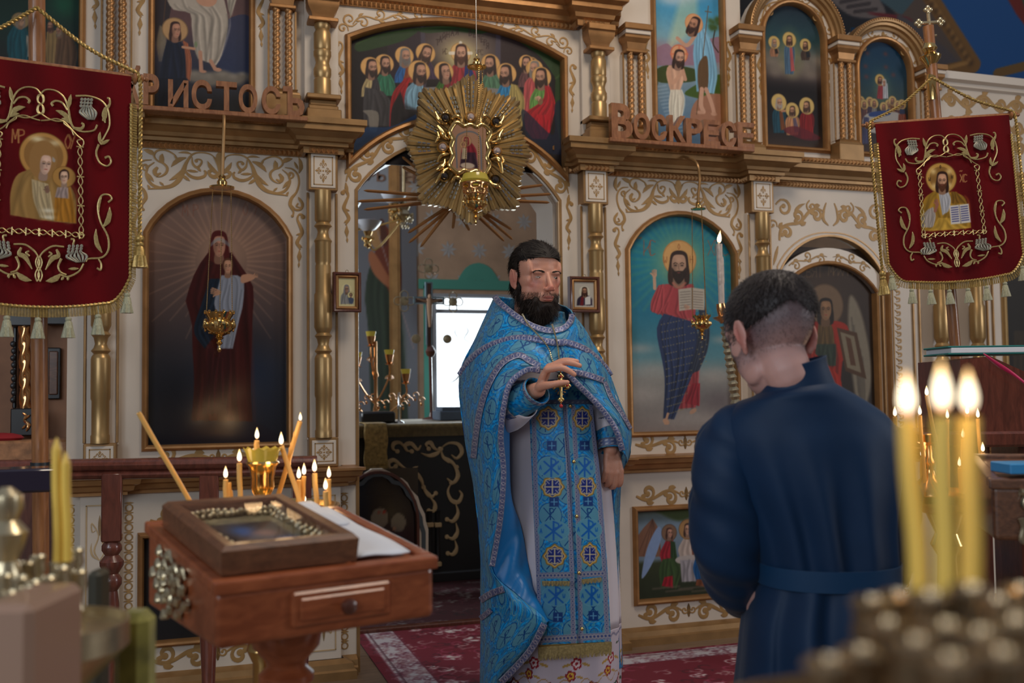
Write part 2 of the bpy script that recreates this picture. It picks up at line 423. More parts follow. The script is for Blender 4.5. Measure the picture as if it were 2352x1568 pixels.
 def text(s,x0,y0,words,h,col,dx=None,wd=None,a=.85,slant=0.):
  "simple stroke lettering in the painted slavonic style"
  x=x0
  for ch in words:
   for st in GLY.get(ch,[]):s.line([(x+(px_*.55+slant*(1-py_))*h,y0+py_*h+(px_)*0) for px_,py_ in st],wd or h*.11,col,a,soft=.7,smooth=len(st)>3)
   x+=dx or h*.72
 def mesh(s,name,fr,m='paint',parent=None,thick=.012):
  o,ex,ez,ey=[np.array(t,float) for t in fr]
  g=o+s.U[...,None]*ex+s.V[...,None]*ez; N=s.nu*s.nv
  i=np.arange(s.nv-1)[:,None]*s.nu+np.arange(s.nu-1)[None]; i=i.ravel()
  fs=np.stack([i,i+1,i+s.nu+1,i+s.nu],1)
  bk=[g[0,0]+ey*thick,g[0,-1]+ey*thick,g[-1,-1]+ey*thick,g[-1,0]+ey*thick]
  me=bpy.data.meshes.new(name); vs=np.vstack([g.reshape(-1,3),bk])
  F=fs.tolist()+[[N+3,N+2,N+1,N]]
  e0=list(range(s.nu)); F.append(e0[::-1]+[N,N+1]); F.append(list(range(N-s.nu,N))+[N+2,N+3])
  F.append([k*s.nu for k in range(s.nv)]+[N+3,N]); F.append([k*s.nu+s.nu-1 for k in range(s.nv)][::-1]+[N+1,N+2])
  me.from_pydata(vs.tolist(),[],F); me.materials.append(MAT[m])
  c=np.vstack([lin(np.clip(s.C.reshape(-1,3),0,255)),np.full((4,3),.08)]); setcol(me,c)
  return link(name,me,parent)
_c=lambda *a:list(a)
GLY={'I':[[(.5,0),(.5,1)]],'H':[[(.1,0),(.1,1)],[(.9,0),(.9,1)],[(.1,.45),(.9,.55)]],'И':[[(.1,0),(.1,1)],[(.9,0),(.9,1)],[(.1,.8),(.9,.25)]],
'С':[[(.9,.1),(.4,0),(.1,.5),(.4,1),(.9,.9)]],'Х':[[(.1,0),(.9,1)],[(.9,0),(.1,1)]],'Р':[[(.15,0),(.15,1)],[(.15,0),(.8,.05),(.85,.35),(.15,.5)]],
'М':[[(.05,1),(.15,0)],[(.15,0),(.5,.7)],[(.5,.7),(.85,0)],[(.85,0),(.95,1)]],'Т':[[(.5,0),(.5,1)],[(.05,0),(.95,0)]],'А':[[(.05,1),(.5,0)],[(.5,0),(.95,1)],[(.2,.62),(.8,.62)]],
'Й':[[(.1,.1),(.1,1)],[(.9,.1),(.9,1)],[(.1,.85),(.9,.3)],[(.3,-.15),(.5,-.05),(.7,-.15),(.75,-.2)]],'Н':[[(.1,0),(.1,1)],[(.9,0),(.9,1)],[(.1,.5),(.9,.5)]],'Я':[[(.85,0),(.85,1)],[(.85,0),(.2,.05),(.15,.4),(.85,.5)],[(.5,.5),(.1,1)]],
'В':[[(.15,0),(.15,1)],[(.15,0),(.8,.1),(.7,.42),(.15,.5)],[(.15,.5),(.9,.6),(.8,.95),(.15,1)]],'Е':[[(.9,.05),(.2,0)],[(.2,0),(.15,1)],[(.15,1),(.9,.95)],[(.15,.5),(.7,.5)]],'Ч':[[(.1,0),(.15,.4),(.5,.55),(.85,.45)],[(.85,0),(.85,1)]],
'W':[[(.05,.1),(.1,.8),(.3,1),(.5,.6),(.7,1),(.9,.8),(.95,.1)]],'О':[[(.5,0),(.15,.5),(.5,1),(.85,.5),(.5,0)]],'~':[[(0,.1),(.35,-.05),(.65,.1),(1,-.05)]],'Ъ':[[(.3,0),(.3,1)],[(0,0),(.3,0)],[(.3,.5),(.85,.6),(.85,.9),(.3,1)]],
'Г':[[(.2,0),(.2,1)],[(.2,0),(.9,.05)]],'Л':[[(.05,1),(.45,0)],[(.45,0),(.9,1)]],'У':[[(.1,0),(.5,.5)],[(.9,0),(.3,1)]],' ':[]}
def wall_canvas(px0,py0,px1,py1,y,res=.0032,base=(60,60,60)):
 "canvas on the plane Y=y that covers the pixel box"
 c=[W(px,py,y) for px in (px0,px1) for py in (py0,py1)]
 u0,u1=min(q[0] for q in c),max(q[0] for q in c); v0,v1=min(q[2] for q in c),max(q[2] for q in c)
 k=math.dist(W((px0+px1)/2-1,(py0+py1)/2,y),W((px0+px1)/2+1,(py0+py1)/2,y))*.45
 C=Canvas(lambda px,py:WX(px,py,y),u0,u1,v0,v1,res,base,k); C.xm=(px0+px1)/2; C.y=y; return C
def wall_fr(y):return ((0,y,0),(1,0,0),(0,0,1),(0,1,0))
# ------------------------------------------------------------ gilded scrollwork: flat tapering ribbons and leaves
class Orn:
 def __init__(s,conv=lambda x,y:(x,y),k=1.):s.c=conv; s.k=k; s.q=[]
 def rib(s,p,w,n=4,lobes=0):
  "ribbon through p with widths w (same units as p)"
  q=cr([s.c(*t) for t in p],n); ww=np.interp(np.linspace(0,1,len(q)),np.linspace(0,1,len(w)),w)*s.k/2
  d=np.gradient(q,axis=0); d /= np.linalg.norm(d,axis=1)[:,None]+1e-12; nr=np.stack([-d[:,1],d[:,0]],1)
  if lobes:ww=ww*(1+.35*np.abs(np.sin(np.linspace(0,PI*lobes,len(q)))))
  s.q.append((q+nr*ww[:,None],q-nr*ww[:,None]))
 def leaf(s,a,b,w,bend=0.):
  a,b=np.array(a,float),np.array(b,float); d=b-a; n=np.array((-d[1],d[0]));
  s.rib([a,a+d*.35+n*bend,a+d*.7+n*bend*.8,b],[w*.25,w,w*.85,w*.08],3)
 def dot(s,c,r,ry=None):
  c=s.c(*c); r=r*s.k; ry=(ry*s.k if ry else r); t=np.linspace(-PI/2,PI/2,7); s.q.append((np.stack([c[0]-r*np.cos(t),c[1]+ry*np.sin(t)],1),np.stack([c[0]+r*np.cos(t),c[1]+ry*np.sin(t)],1)))
 def swirl(s,c,r,a0,turns,w,dirn=1,w1=None):
  "spiral inward from angle a0 (degrees) at radius r"
  n=max(6,int(abs(turns)*9)); t=np.linspace(0,1,n); a=math.radians(a0)+dirn*2*PI*turns*t; R=r*(1-.78*t)
  s.rib(np.stack([c[0]+R*np.cos(a),c[1]-R*np.sin(a)],1),[w*.5,w,w*.8,w1 or w*.5],2); e=(c[0]+R[-1]*cos(a[-1]),c[1]-R[-1]*sin(a[-1])); s.dot(e,w*.75)
 def mirror(s,ax):
  s.q+=[(np.stack([2*ax-b[:,0],b[:,1]],1),np.stack([2*ax-a[:,0],a[:,1]],1)) for a,b in list(s.q)]; return s
 def moved(s,dx,dz=0.,sx=1.):
  o=Orn(); o.q=[(a*(sx,1)+(dx,dz),b*(sx,1)+(dx,dz)) for a,b in s.q]; return o
 def rot90(s,c):
  o=Orn(); c=np.array(c); f=lambda a:np.stack([c[0]-(a[:,1]-c[1]),c[1]+(a[:,0]-c[0])],1); o.q=[(f(a),f(b)) for a,b in s.q]; return o
 def emit(s,mb,fr=None,y=0.,h=.002,m=None,dome=.35):
  if fr is None:o,ex,ez,ey=np.zeros(3),np.array((1,0,0.)),np.array((0,0,1.)),np.array((0,1.,0))
  else:o,ex,ez,ey=[np.array(t,float) for t in fr]
  for a,b in s.q:
   A=o+a[:,:1]*ex+a[:,1:]*ez; B=o+b[:,:1]*ex+b[:,1:]*ez; M=(A+B)/2
   g=np.stack([A+ey*y,A+ey*(y-h),M+ey*(y-h*(1+dome)),B+ey*(y-h),B+ey*y],1); mb.grid(g,False,False,m)
   mb.add(np.vstack([g[0],g[-1]]),[(0,1,2,3,4),(9,8,7,6,5)],m)
def vine(o,path,amp,step,w,leaf=1.,flip=1):
 "running scroll with alternate volutes and leaves along a path (units of the path)"
 L=np.sum(np.linalg.norm(np.diff(np.array(path,float),axis=0),axis=1)); n=max(2,int(round(L/step))); m=n*8+1
 q=rs(cr(path,6),m); d=np.gradient(q,axis=0); d /= np.linalg.norm(d,axis=1)[:,None]; nr=np.stack([-d[:,1],d[:,0]],1)
 t=np.arange(m)/8*PI; off=np.sin(t)*amp*flip; stem=q+nr*off[:,None]
 o.rib(stem[::2],[w*.6]+[w,w*.8]*n+[w*.3],3)
 st=L/n
 for k in range(n):
  i=k*8+4; sg=flip*(1 if k%2==0 else -1); c=q[i]; b=q[i]+nr[i]*sg*amp
  r=st*.30; cc=b-nr[i]*sg*r*1.05+d[i]*st*.03
  th=math.atan2(-(b-cc)[1],(b-cc)[0]); tt=np.linspace(0,1,9); aa=th-sg*(-2*PI*.95*tt); R=r*(1-.72*tt)
  o.rib(np.stack([cc[0]+R*np.cos(aa),cc[1]-R*np.sin(aa)],1),[w*.5,w*1.1,w*.7],2); o.dot((cc[0]+R[-1]*cos(aa[-1]),cc[1]-R[-1]*sin(aa[-1])),w*.8)
  o.leaf(b-d[i]*st*.05,b+nr[i]*sg*amp*.55*leaf+d[i]*st*.28,w*1.5,.15*sg); o.leaf(stem[i-2],stem[i-2]-nr[i]*sg*amp*.7*leaf+d[i]*st*.2,w*1.3,-.15*sg)
def fleuron(cx,cz,rx,rz,w):
 "four-armed cross fleuron"
 o=Orn(); k=[]
 for (dx,dz,R) in ((0,1,rz),(0,-1,rz),(1,0,rx),(-1,0,rx)):
  d=np.array((dx,dz),float); n=np.array((-dz,dx),float); c=np.array((cx,cz));
  o.rib([c+d*R*.5,c+d*R*.62,c+d*R*.78,c+d*R],[w*.5,w*1.6,w*3.4,w*.2],3)
  for sg in (-1,1):o.rib([c+d*R*.34,c+d*R*.45+n*sg*w*1.3,c+d*R*.66+n*sg*w*2.7,c+d*R*.5+n*sg*w*3.9,c+d*R*.4+n*sg*w*3.2],[w*.7,w,w*.9,w*.9,w*.7],3)
  o.rib([c+d*R*.28-n*w*1.6,c+d*R*.28+n*w*1.6],[w*.6,w*.6],1)
 o.rib([(cx-w*1.3,cz),(cx,cz),(cx+w*1.3,cz)],[w*.3,w*2.6,w*.3],2); return o
# ------------------------------------------------------------ the painted icons
SK=(186,142,116); GOLDH=(196,150,84)
def paint_theotokos():
 c=wall_canvas(322,425,678,1042,.022,.0034); c.vgrad([(430,(112,92,84)),(560,(118,92,80)),(720,(78,64,62)),(860,(44,44,50)),(1040,(26,27,33))])
 c.blob(560,860,110,120,(20,40,70),.5); c.blob(370,900,60,120,(28,30,36),.6)
 for i in range(44):
  a=i/44*2*PI; r0,r1=62,150+60*((i*7)%5)/4
  c.line([(508+cos(a)*r0,600+sin(a)*r0),(508+cos(a)*r1,600+sin(a)*r1)],[5,1],(196,150,122),.28,soft=3)
 c.blob(508,590,70,70,(200,160,130),.45)
 c.robe([(478,580),(448,625),(425,700),(440,730),(442,800),(446,880),(440,965)],[(532,580),(560,620),(582,660),(580,730),(578,800),(576,900),(580,968)],(60,19,18),6)
 c.robe([(482,640),(462,700),(445,760),(470,800)],[(520,640),(520,690),(500,730),(492,770)],(22,34,48),4)
 c.robe([(478,800),(470,880),(466,950)],[(530,800),(526,880),(524,950)],(54,18,20),4)
 c.head(503,565,50,.1,(168,120,98),hood=(74,24,22)); c.poly([(486,556),(503,545),(524,556),(526,566),(503,553),(484,566)],(120,140,148),.5)
 c.robe([(508,632),(498,670),(492,700),(505,740),(500,800)],[(545,632),(560,645),(558,700),(548,740),(534,800)],(128,132,144),5,.6)
 c.head(523,612,32,.1,(178,132,106),hair=(80,50,34),long=False); c.poly([(555,632),(578,630),(584,640),(556,650)],(176,130,104)); c.hand(500,672,9,160,(172,128,102)); c.hand(583,634,5,10,(172,128,102))
 c.poly([(440,985),(500,970),(600,975),(650,1030),(420,1030)],(30,26,34),.6)
 c.text(418,470,'МР',26,(120,72,56),24,2.2,.55); c.text(556,466,'ОУ',28,(120,72,56),24,2.2,.55); return c
def paint_christ():
 c=wall_canvas(1436,480,1702,1000,.022,.003)
 c.vgrad([(485,(14,96,122)),(600,(22,116,140)),(720,(36,108,132)),(820,(84,128,138)),(870,(128,128,124)),(1000,(124,112,108))])
 for i in range(40):
  a=i/40*2*PI+.05
  c.line([(1562+cos(a)*42,600+sin(a)*42),(1562+cos(a)*(110+35*((i*5)%4)/3),600+sin(a)*(120+35*((i*5)%4)/3))],[7,2],(110,160,108),.3,soft=5)
 for (x,y,rx,ry) in ((1470,800,40,12),(1500,850,60,22),(1640,860,50,20),(1480,905,60,24),(1600,960,90,22),(1660,780,30,10)):c.blob(x,y,rx,ry,(170,160,152),.55)
 c.blob(1650,920,50,30,(84,72,78),.5); c.blob(1562,600,56,56,(190,176,110),.6)
 c.ell(1561,594,43,43,(176,128,74)); c.ell(1561,594,40,40,(200,152,92))
 c.text(1556,560,'О',12,(150,90,50),wd=1.8); c.text(1524,588,'W',15,(150,90,50),wd=1.8); c.text(1584,588,'Н',15,(150,90,50),wd=1.8)
 c.text(1466,552,'ІИС',34,(150,74,52),11,2.2,.7); c.text(1466,546,'~',14,(150,74,52),18,2.2,.7); c.text(1624,552,'ХРС',34,(150,74,52),16,2.2,.6)
 # robe, cloak, book
 c.robe([(1528,652),(1508,690),(1495,715),(1518,720),(1530,760),(1540,940)],[(1592,652),(1600,690),(1596,740),(1604,800),(1604,880),(1598,935)],(160,62,66),7)
 c.robe([(1512,655),(1496,690),(1494,712)],[(1526,652),(1524,700),(1512,722)],(168,66,70),3)
 c.robe([(1525,720),(1508,760),(1526,860),(1524,960)],[(1596,740),(1606,790),(1590,860),(1548,962)],(40,52,84),8,.45,1.5)
 c.robe([(1590,660),(1606,720),(1600,790),(1584,860)],[(1606,668),(1628,740),(1626,800),(1606,850)],(44,50,66),4,.5,1.5)
 for k in range(150):
  t=(k*.618)%1; u=(k*.414)%1; x,y=1518+t*(84-30*u),728+u*226
  if x>1518+8*u:c.ell(x+6*u,y,2.2,1.6,(150,134,92),.5,soft=.6)
 for k in range(50):t=(k*.618)%1; u=(k*.414)%1; c.ell(1594+t*24+8*u,680+u*160,2,1.5,(150,134,92),.5,soft=.6)
 c.robe([(1590,880),(1572,925)],[(1608,880),(1606,932)],(150,40,50),3)
 c.poly([(1558,664),(1590,660),(1618,664),(1618,712),(1590,710),(1560,714)],(176,164,148),smooth=False); c.line([(1589,661),(1589,711)],2,(110,96,84))
 for k in range(7):
  c.line([(1563,671+k*6),(1585,669+k*6)],2.4,(110,98,90),.65); c.line([(1593,669+k*6),(1614,671+k*6)],2.4,(110,98,90),.65)
 c.head(1559,612,60,0,(182,142,116),beard=(40,28,22)); c.line([(1546,650),(1559,660),(1574,650)],6,(190,110,90),.6)
 c.hand(1503,632,7,92,(186,148,122)); c.line([(1503,640),(1504,662)],8,(186,148,122)); c.hand(1580,706,5,150,(180,140,116))
 c.ell(1530,968,9,6,(178,138,112),rot=.6); c.ell(1592,944,10,5,(178,138,112),rot=-.5); c.line([(1534,950),(1528,972)],6,(178,138,112)); return c
def paint_supper():
 c=wall_canvas(806,52,1314,372,.022,.0034,(22,14,16))
 c.blob(1060,110,130,60,(110,92,88),.9); c.poly([(965,70),(975,68),(980,190),(968,190)],(66,58,70)); c.poly([(1140,66),(1150,68),(1150,190),(1138,190)],(66,58,70))
 c.poly([(890,90),(966,70),(968,190),(890,190)],(40,26,36),.8,smooth=False); c.poly([(1150,80),(1210,90),(1210,190),(1150,190)],(40,24,26),.8,smooth=False)
 c.blob(1060,130,46,42,(214,196,130),.95)
 for p in ([(818,100),(880,78),(960,66),(930,92),(860,112),(822,118)],[(960,66),(1050,60),(1130,66),(1100,78),(1040,72),(980,76)],[(1190,92),(1250,108),(1296,140),(1298,220),(1276,180),(1240,130)],[(1276,180),(1296,180),(1302,330),(1280,300)]):
  c.poly(p,(34,56,24)); c.line(p[:3],4,(70,96,44),.6,soft=2)
 for i,ch in enumerate('ТАЙНАЯ'):a=math.radians(214+i*9.5); c.text(1060+cos(a)*66-4,128+sin(a)*56-6,ch,13,(52,34,32),wd=2.2)
 for i,ch in enumerate('ВЕЧЕРЯ'):a=math.radians(288+i*9.5); c.text(1060+cos(a)*66-4,128+sin(a)*56-6,ch,13,(52,34,32),wd=2.2)
 c.text(1012,112,'ІИС',12,(70,50,40),4.5,1.5); c.text(1092,114,'ХРС',12,(70,50,40),5.5,1.5)
 H=(204,154,92)
 def fig(x,y,h,turn,robe,x0,x1,yb,hair=(46,30,26),beard=True,hr=.95,robe2=None,skin=(176,130,106),tilt=0):
  c.ell(x-turn*2,y-2,h*.72,h*.72,np.array(H)*.8); c.ell(x-turn*2,y-2,h*.67,h*.67,H)
  c.robe([(x-h*.3,y+h*.5),((x+x0)/2-2,y+h*.75),(x0,y+h*1.3),(x0-2,yb)],[(x+h*.3,y+h*.5),((x+x1)/2+2,y+h*.75),(x1,y+h*1.3),(x1+2,yb)],robe,6)
  if robe2 is not None:c.robe([(x+h*.1,y+h*.6),(x0+(x1-x0)*.55,y+h*1.2),(x0+(x1-x0)*.4,yb)],[(x+h*.35,y+h*.55),(x1,y+h*1.3),(x1+2,yb)],robe2,4)
  c.head(x,y,h,turn,skin,hair=hair,beard=(np.array(hair)*.9 if beard else None),tilt=tilt)
 fig(884,148,32,.6,(42,104,76),862,906,220)
 fig(930,130,32,.6,(34,84,140),908,948,190,hair=(110,104,100),robe2=(136,62,28))
 fig(978,124,34,.3,(64,46,66),956,1004,182,hair=(60,38,28),tilt=.3)
 fig(1220,152,30,-.3,(70,50,50),1200,1240,200,beard=False); fig(1209,146,28,-.1,(96,60,60),1192,1226,200)
 fig(1225,160,28,.0,(104,132,104),1205,1245,205,beard=False); fig(1228,158,30,-.6,(178,76,76),1204,1262,262,hair=(120,112,104))
 c.ell(1058,122,26,26,np.array(H)*.8); c.ell(1058,122,24,24,(214,170,110)); c.line([(1058,98),(1058,146)],8,(222,214,200),.8); c.line([(1034,122),(1082,122)],8,(222,214,200),.8)
 c.robe([(1046,148),(1038,156),(1034,200)],[(1072,148),(1090,160),(1098,205)],(150,40,46),5); c.robe([(1068,150),(1064,205)],[(1080,150),(1102,206)],(32,48,104),3)
 c.head(1059,124,38,0,(190,142,116),hair=(60,34,24),beard=(70,40,28))
 fig(1126,148,34,-.5,(78,116,88),1104,1152,215)
 c.poly([(955,202),(1060,196),(1170,206),(1180,222),(1060,214),(950,220)],(126,122,118),smooth=False); c.poly([(950,218),(1180,222),(1180,300),(940,300)],(72,60,62),smooth=False)
 fig(1021,166,34,.8,(58,100,34),996,1032,210,beard=False,tilt=-.15,robe2=(130,40,44))
 fig(853,156,34,.8,(172,150,104),832,872,222,robe2=(52,46,50))
 c.robe([(838,200),(834,240),(836,288)],[(880,210),(900,240),(898,290)],(58,54,56),5); c.poly([(834,254),(868,258),(866,300),(850,300),(846,268)],(128,120,108),.8)
 fig(964,166,38,.8,(122,160,180),925,975,252,hair=(50,34,30)); c.robe([(930,180),(900,220),(894,300)],[(944,178),(928,230),(940,300)],(150,22,26),3)
 c.robe([(920,210),(900,250),(896,310)],[(930,250),(980,262),(1000,300)],(26,20,24),4)
 fig(1162,170,36,-.8,(40,120,168),1140,1180,222); c.robe([(1174,192),(1168,230),(1170,290)],[(1188,196),(1204,230),(1200,290)],(160,140,80),4)
 fig(1243,178,36,-.5,(96,140,66),1218,1258,250,hair=(50,32,24)); c.robe([(1252,196),(1246,230),(1206,262),(1208,300)],[(1264,200),(1276,240),(1270,270),(1262,300)],(164,26,34),6)
 c.robe([(1214,262),(1206,290),(1222,318)],[(1262,264),(1264,300),(1254,320)],(170,22,34),5); c.ell(1241,232,7,10,(120,90,60)); c.hand(1238,224,5,200)
 c.poly([(818,296),(900,290),(960,262),(950,300),(818,345)],(14,46,84),.9); c.poly([(1200,250),(1220,330),(1300,350),(1300,240),(1274,240),(1270,310)],(14,26,54),.7); return c
def paint_resurrection():
 c=wall_canvas(350,-190,580,258,.022,.0034); c.vgrad([(-190,(60,40,40)),(60,(88,62,62)),(150,(40,42,58)),(258,(26,24,24))])
 c.poly([(505,60),(575,40),(578,170),(500,150)],(34,44,74),.8); c.poly([(355,-60),(400,-60),(380,80),(355,90)],(44,36,40)); c.line([(386,-60),(372,90)],3,(90,60,40),.6)
 for x,y,r in ((450,176,26),(480,182,30),(512,176,26),(540,182,24),(560,176,16)):c.ell(x,y,r,r*.62,(104,96,86),soft=6); c.blob(x-3,y-7,r*.7,r*.35,(140,130,118),.5)
 c.robe([(384,0),(398,22),(436,30),(440,60),(446,110),(455,135)],[(510,-20),(522,30),(524,60),(518,90),(508,130),(496,150)],(160,148,134),7,.55)
 c.robe([(520,-10),(524,20)],[(548,-20),(530,40)],(150,140,126),2)
 c.poly([(446,-70),(500,-70),(496,8),(452,4)],(176,130,104)); c.head(474,-112,40,.1,(180,134,108),beard=(60,38,28),halo=(180,150,90)); c.line([(460,120),(462,160)],10,(170,124,100)); c.line([(484,140),(494,158)],10,(170,124,100)); c.ell(466,164,9,4,(170,124,100)); c.ell(500,160,10,5,(170,124,100))
 for k in range(7):c.line([(368+k*2,60+k*2),(362+k*3,100),(366+k*3,140)],[4,6,2],(120,108,88),.7,soft=2)
 c.robe([(386,84),(374,130),(366,185),(362,240)],[(406,82),(424,110),(438,150),(434,186)],(20,26,44),5)
 c.robe([(420,92),(426,130),(428,180)],[(432,100),(440,140),(436,186)],(150,84,56),3); c.robe([(366,180),(362,250)],[(430,180),(440,250)],(14,18,32),4)
 c.head(402,70,34,.8,(172,122,98),halo=(170,132,90),hair=(52,30,26)); c.line([(420,108),(446,112)],7,(176,128,100)); c.ell(450,102,4,8,(110,120,90)); return c
def paint_nativity():
 c=wall_canvas(-120,-60,198,280,.022,.005); c.vgrad([(-60,(6,30,22)),(60,(12,40,34)),(150,(26,24,24)),(280,(20,18,18))],)
 c.blob(150,10,40,40,(10,90,60),.6); c.blob(110,100,40,40,(30,20,20),.7)
 c.robe([(30,60),(16,90),(20,140)],[(58,62),(66,90),(62,150)],(14,66,76),4); c.head(47,48,24,.5,(150,116,92),hood=(110,96,84),halo=(120,100,66))
 c.robe([(108,70),(104,110),(108,170)],[(132,70),(140,110),(130,170)],(120,96,60),3); c.robe([(136,64),(128,110),(124,170)],[(164,80),(176,120),(168,180)],(86,62,44),4)
 c.head(116,60,20,-.5,(140,100,80),hair=(60,40,34),beard=(60,40,34)); c.head(136,72,20,-.5,(140,100,80),hair=(90,76,60),beard=(110,96,80)); c.robe([(60,80),(64,130)],[(78,90),(80,130)],(130,120,108),2); return c
def paint_baptism():
 c=wall_canvas(1496,-70,1670,335,.022,.003); c.vgrad([(-70,(20,96,150)),(20,(60,140,180)),(90,(120,160,176)),(120,(150,120,130)),(160,(120,140,150)),(335,(70,100,130))])
 c.poly([(1578,-60),(1592,-60),(1600,50),(1545,110),(1535,100)],(206,206,150),.45,soft=8)
 for x,y,r in ((1590,-20,30),(1540,0,24),(1570,-10,20)):c.blob(x,y,r*1.6,r*.6,(190,200,206),.7)
 c.poly([(1500,120),(1530,100),(1560,112),(1660,84),(1664,140),(1500,150)],(140,106,124),.9); c.poly([(1500,170),(1530,150),(1600,160),(1600,185),(1520,190)],(54,66,24)); c.poly([(1575,210),(1660,170),(1664,235),(1600,225)],(60,84,26)); c.poly([(1600,230),(1662,222),(1664,330),(1590,290)],(150,104,80))
 for k in range(14):c.line([(1505+k*3,200+k*8),(1530+k*3,196+k*8)],3,(150,170,184),.5,soft=1.5)
 c.line([(1642,70),(1638,100),(1650,120)],3,(56,44,34));
 for k in range(9):c.blob(1640+9*cos(k*2.2),54+11*sin(k*1.7),7,6,(58,84,40),.9)
 c.robe([(1600,70),(1592,120),(1596,160),(1600,210)],[(1620,66),(1638,110),(1648,170),(1640,215)],(120,168,196),5,.62); c.poly([(1604,150),(1624,130),(1626,200),(1606,210)],(92,66,40)); c.line([(1597,80),(1578,104),(1556,88)],9,(186,142,118))
 c.line([(1612,205),(1610,240),(1616,256)],11,(190,146,122)); c.line([(1622,205),(1634,236),(1640,258)],10,(186,142,118)); c.ell(1608,258,10,4,(180,136,112)); c.ell(1640,262,8,4,(180,136,112)); c.line([(1600,262),(1627,14)],2,(96,70,46)); c.line([(1620,26),(1634,28)],2,(96,70,46))
 c.ell(1594,54,23,23,(196,130,84)); c.ell(1594,54,21,21,(206,150,104)); c.head(1594,58,33,-.8,(172,122,96),hair=(50,30,26),beard=(50,30,26),tilt=.35)
 c.robe([(1536,150),(1530,170),(1540,210)],[(1560,150),(1572,175),(1560,212)],(196,152,126),2,.8); c.line([(1536,158),(1544,190),(1566,168)],9,(192,146,120)); c.line([(1568,160),(1574,182)],9,(186,140,116))
 c.robe([(1540,206),(1536,240),(1540,285)],[(1566,206),(1572,230),(1564,285)],(206,196,178),4,.7); c.line([(1546,285),(1548,310)],10,(170,140,124));
 c.ell(1560,124,22,22,(190,110,78)); c.ell(1560,124,19,19,(208,150,110)); c.line([(1560,104),(1560,140)],5,(200,110,80),.7); c.line([(1541,124),(1579,124)],5,(200,110,80),.7)
 c.head(1559,134,34,.6,(190,144,120),hair=(48,30,24),beard=(48,30,24),tilt=.1); c.poly([(1500,180),(1512,190),(1505,200)],(70,80,60)); return c
def paint_transfiguration():
 c=wall_canvas(1748,0,1905,352,.022,.003); c.vgrad([(0,(22,34,50)),(90,(36,66,72)),(130,(92,92,84)),(175,(54,44,44)),(210,(18,13,15)),(290,(22,17,17)),(352,(66,48,38))])
 for x,y,r in ((1770,140,22),(1795,150,24),(1820,168,26),(1850,152,26),(1878,140,20),(1780,165,22),(1862,172,24)):c.blob(x,y,r,r*.6,(124,112,100),.75)
 c.ell(1816,122,26,44,(128,132,78),.45,soft=14)
 def f(x,y,h,r1,r2,yb,hw,tn=0,hr=(60,40,30)):
  c.robe([(x-h*.3,y+h*.5),(x-hw,y+h*1.3),(x-hw*.8,yb)],[(x+h*.3,y+h*.5),(x+hw,y+h*1.3),(x+hw*.8,yb)],r1,4)
  if r2:c.robe([(x,y+h*.5),(x+hw*.3,yb-6)],[(x+h*.3,y+h*.5),(x+hw,yb-8)],r2,2)
  c.head(x,y,h,tn,(176,130,100),hair=hr,beard=hr,halo=(190,160,96))
 f(1813,92,18,(70,96,120),(170,80,80),170,12); f(1778,98,15,(150,104,76),(40,34,30),130,10,.6,(120,110,100)); f(1850,104,15,(66,50,42),(30,34,40),138,11,-.6)
 f(1789,236,20,(24,64,80),(110,60,30),305,15,.7,(150,140,130)); c.line([(1796,255),(1808,254)],5,(170,120,92)); f(1820,254,18,(176,122,84),(96,80,96),310,16,-.2); f(1853,244,20,(120,20,24),(130,24,26),318,16,-.7)
 c.poly([(1800,300),(1830,290),(1885,316),(1850,322)],(90,24,34),.8); return c
def paint_dormition():
 c=wall_canvas(1964,80,2100,356,.022,.003); c.vgrad([(80,(14,48,78)),(170,(22,56,76)),(235,(46,62,62)),(260,(30,28,34)),(356,(60,44,40))])
 for x,y in ((1992,122),(2034,124),(1988,152),(2035,154),(2052,172),(1990,176)):c.blob(x,y,6,5,(110,50,46),.6)
 c.blob(2026,204,20,30,(96,110,84),.8); c.robe([(2018,190),(2014,226)],[(2030,190),(2028,228)],(140,50,56),3); c.robe([(2028,192),(2028,226)],[(2038,192),(2040,226)],(170,170,176),2); c.head(2021,184,13,.3,(170,120,96),beard=(50,30,24),halo=(180,150,90)); c.head(2031,189,11,-.3,(176,130,104),hood=(170,170,170))
 cols=[(30,40,70),(90,60,60),(60,50,70),(120,116,110),(30,60,96),(110,70,40),(80,50,50)]
 for i,(x,y) in enumerate([(1977,232),(1990,246),(1998,234),(2008,238),(2042,240),(2050,232),(2062,242),(2072,240),(1985,240),(2030,246)]):
  c.robe([(x-4,y+6),(x-8,y+40)],[(x+4,y+6),(x+8,y+40)],cols[i%7],2); c.head(x,y,11,.3 if x<2030 else -.3,(166,118,92),hair=(80,60,50),beard=(90,70,60),halo=(176,148,96))
 c.poly([(1990,262),(2060,258),(2075,285),(2070,310),(1990,300)],(150,146,142)); c.robe([(1984,268),(1978,330)],[(1996,270),(1996,330)],(60,60,90),3); c.robe([(2064,262),(2060,320)],[(2080,262),(2086,320)],(110,50,30),3); c.poly([(2000,258),(2040,254),(2042,264),(2000,268)],(40,60,110)); return c
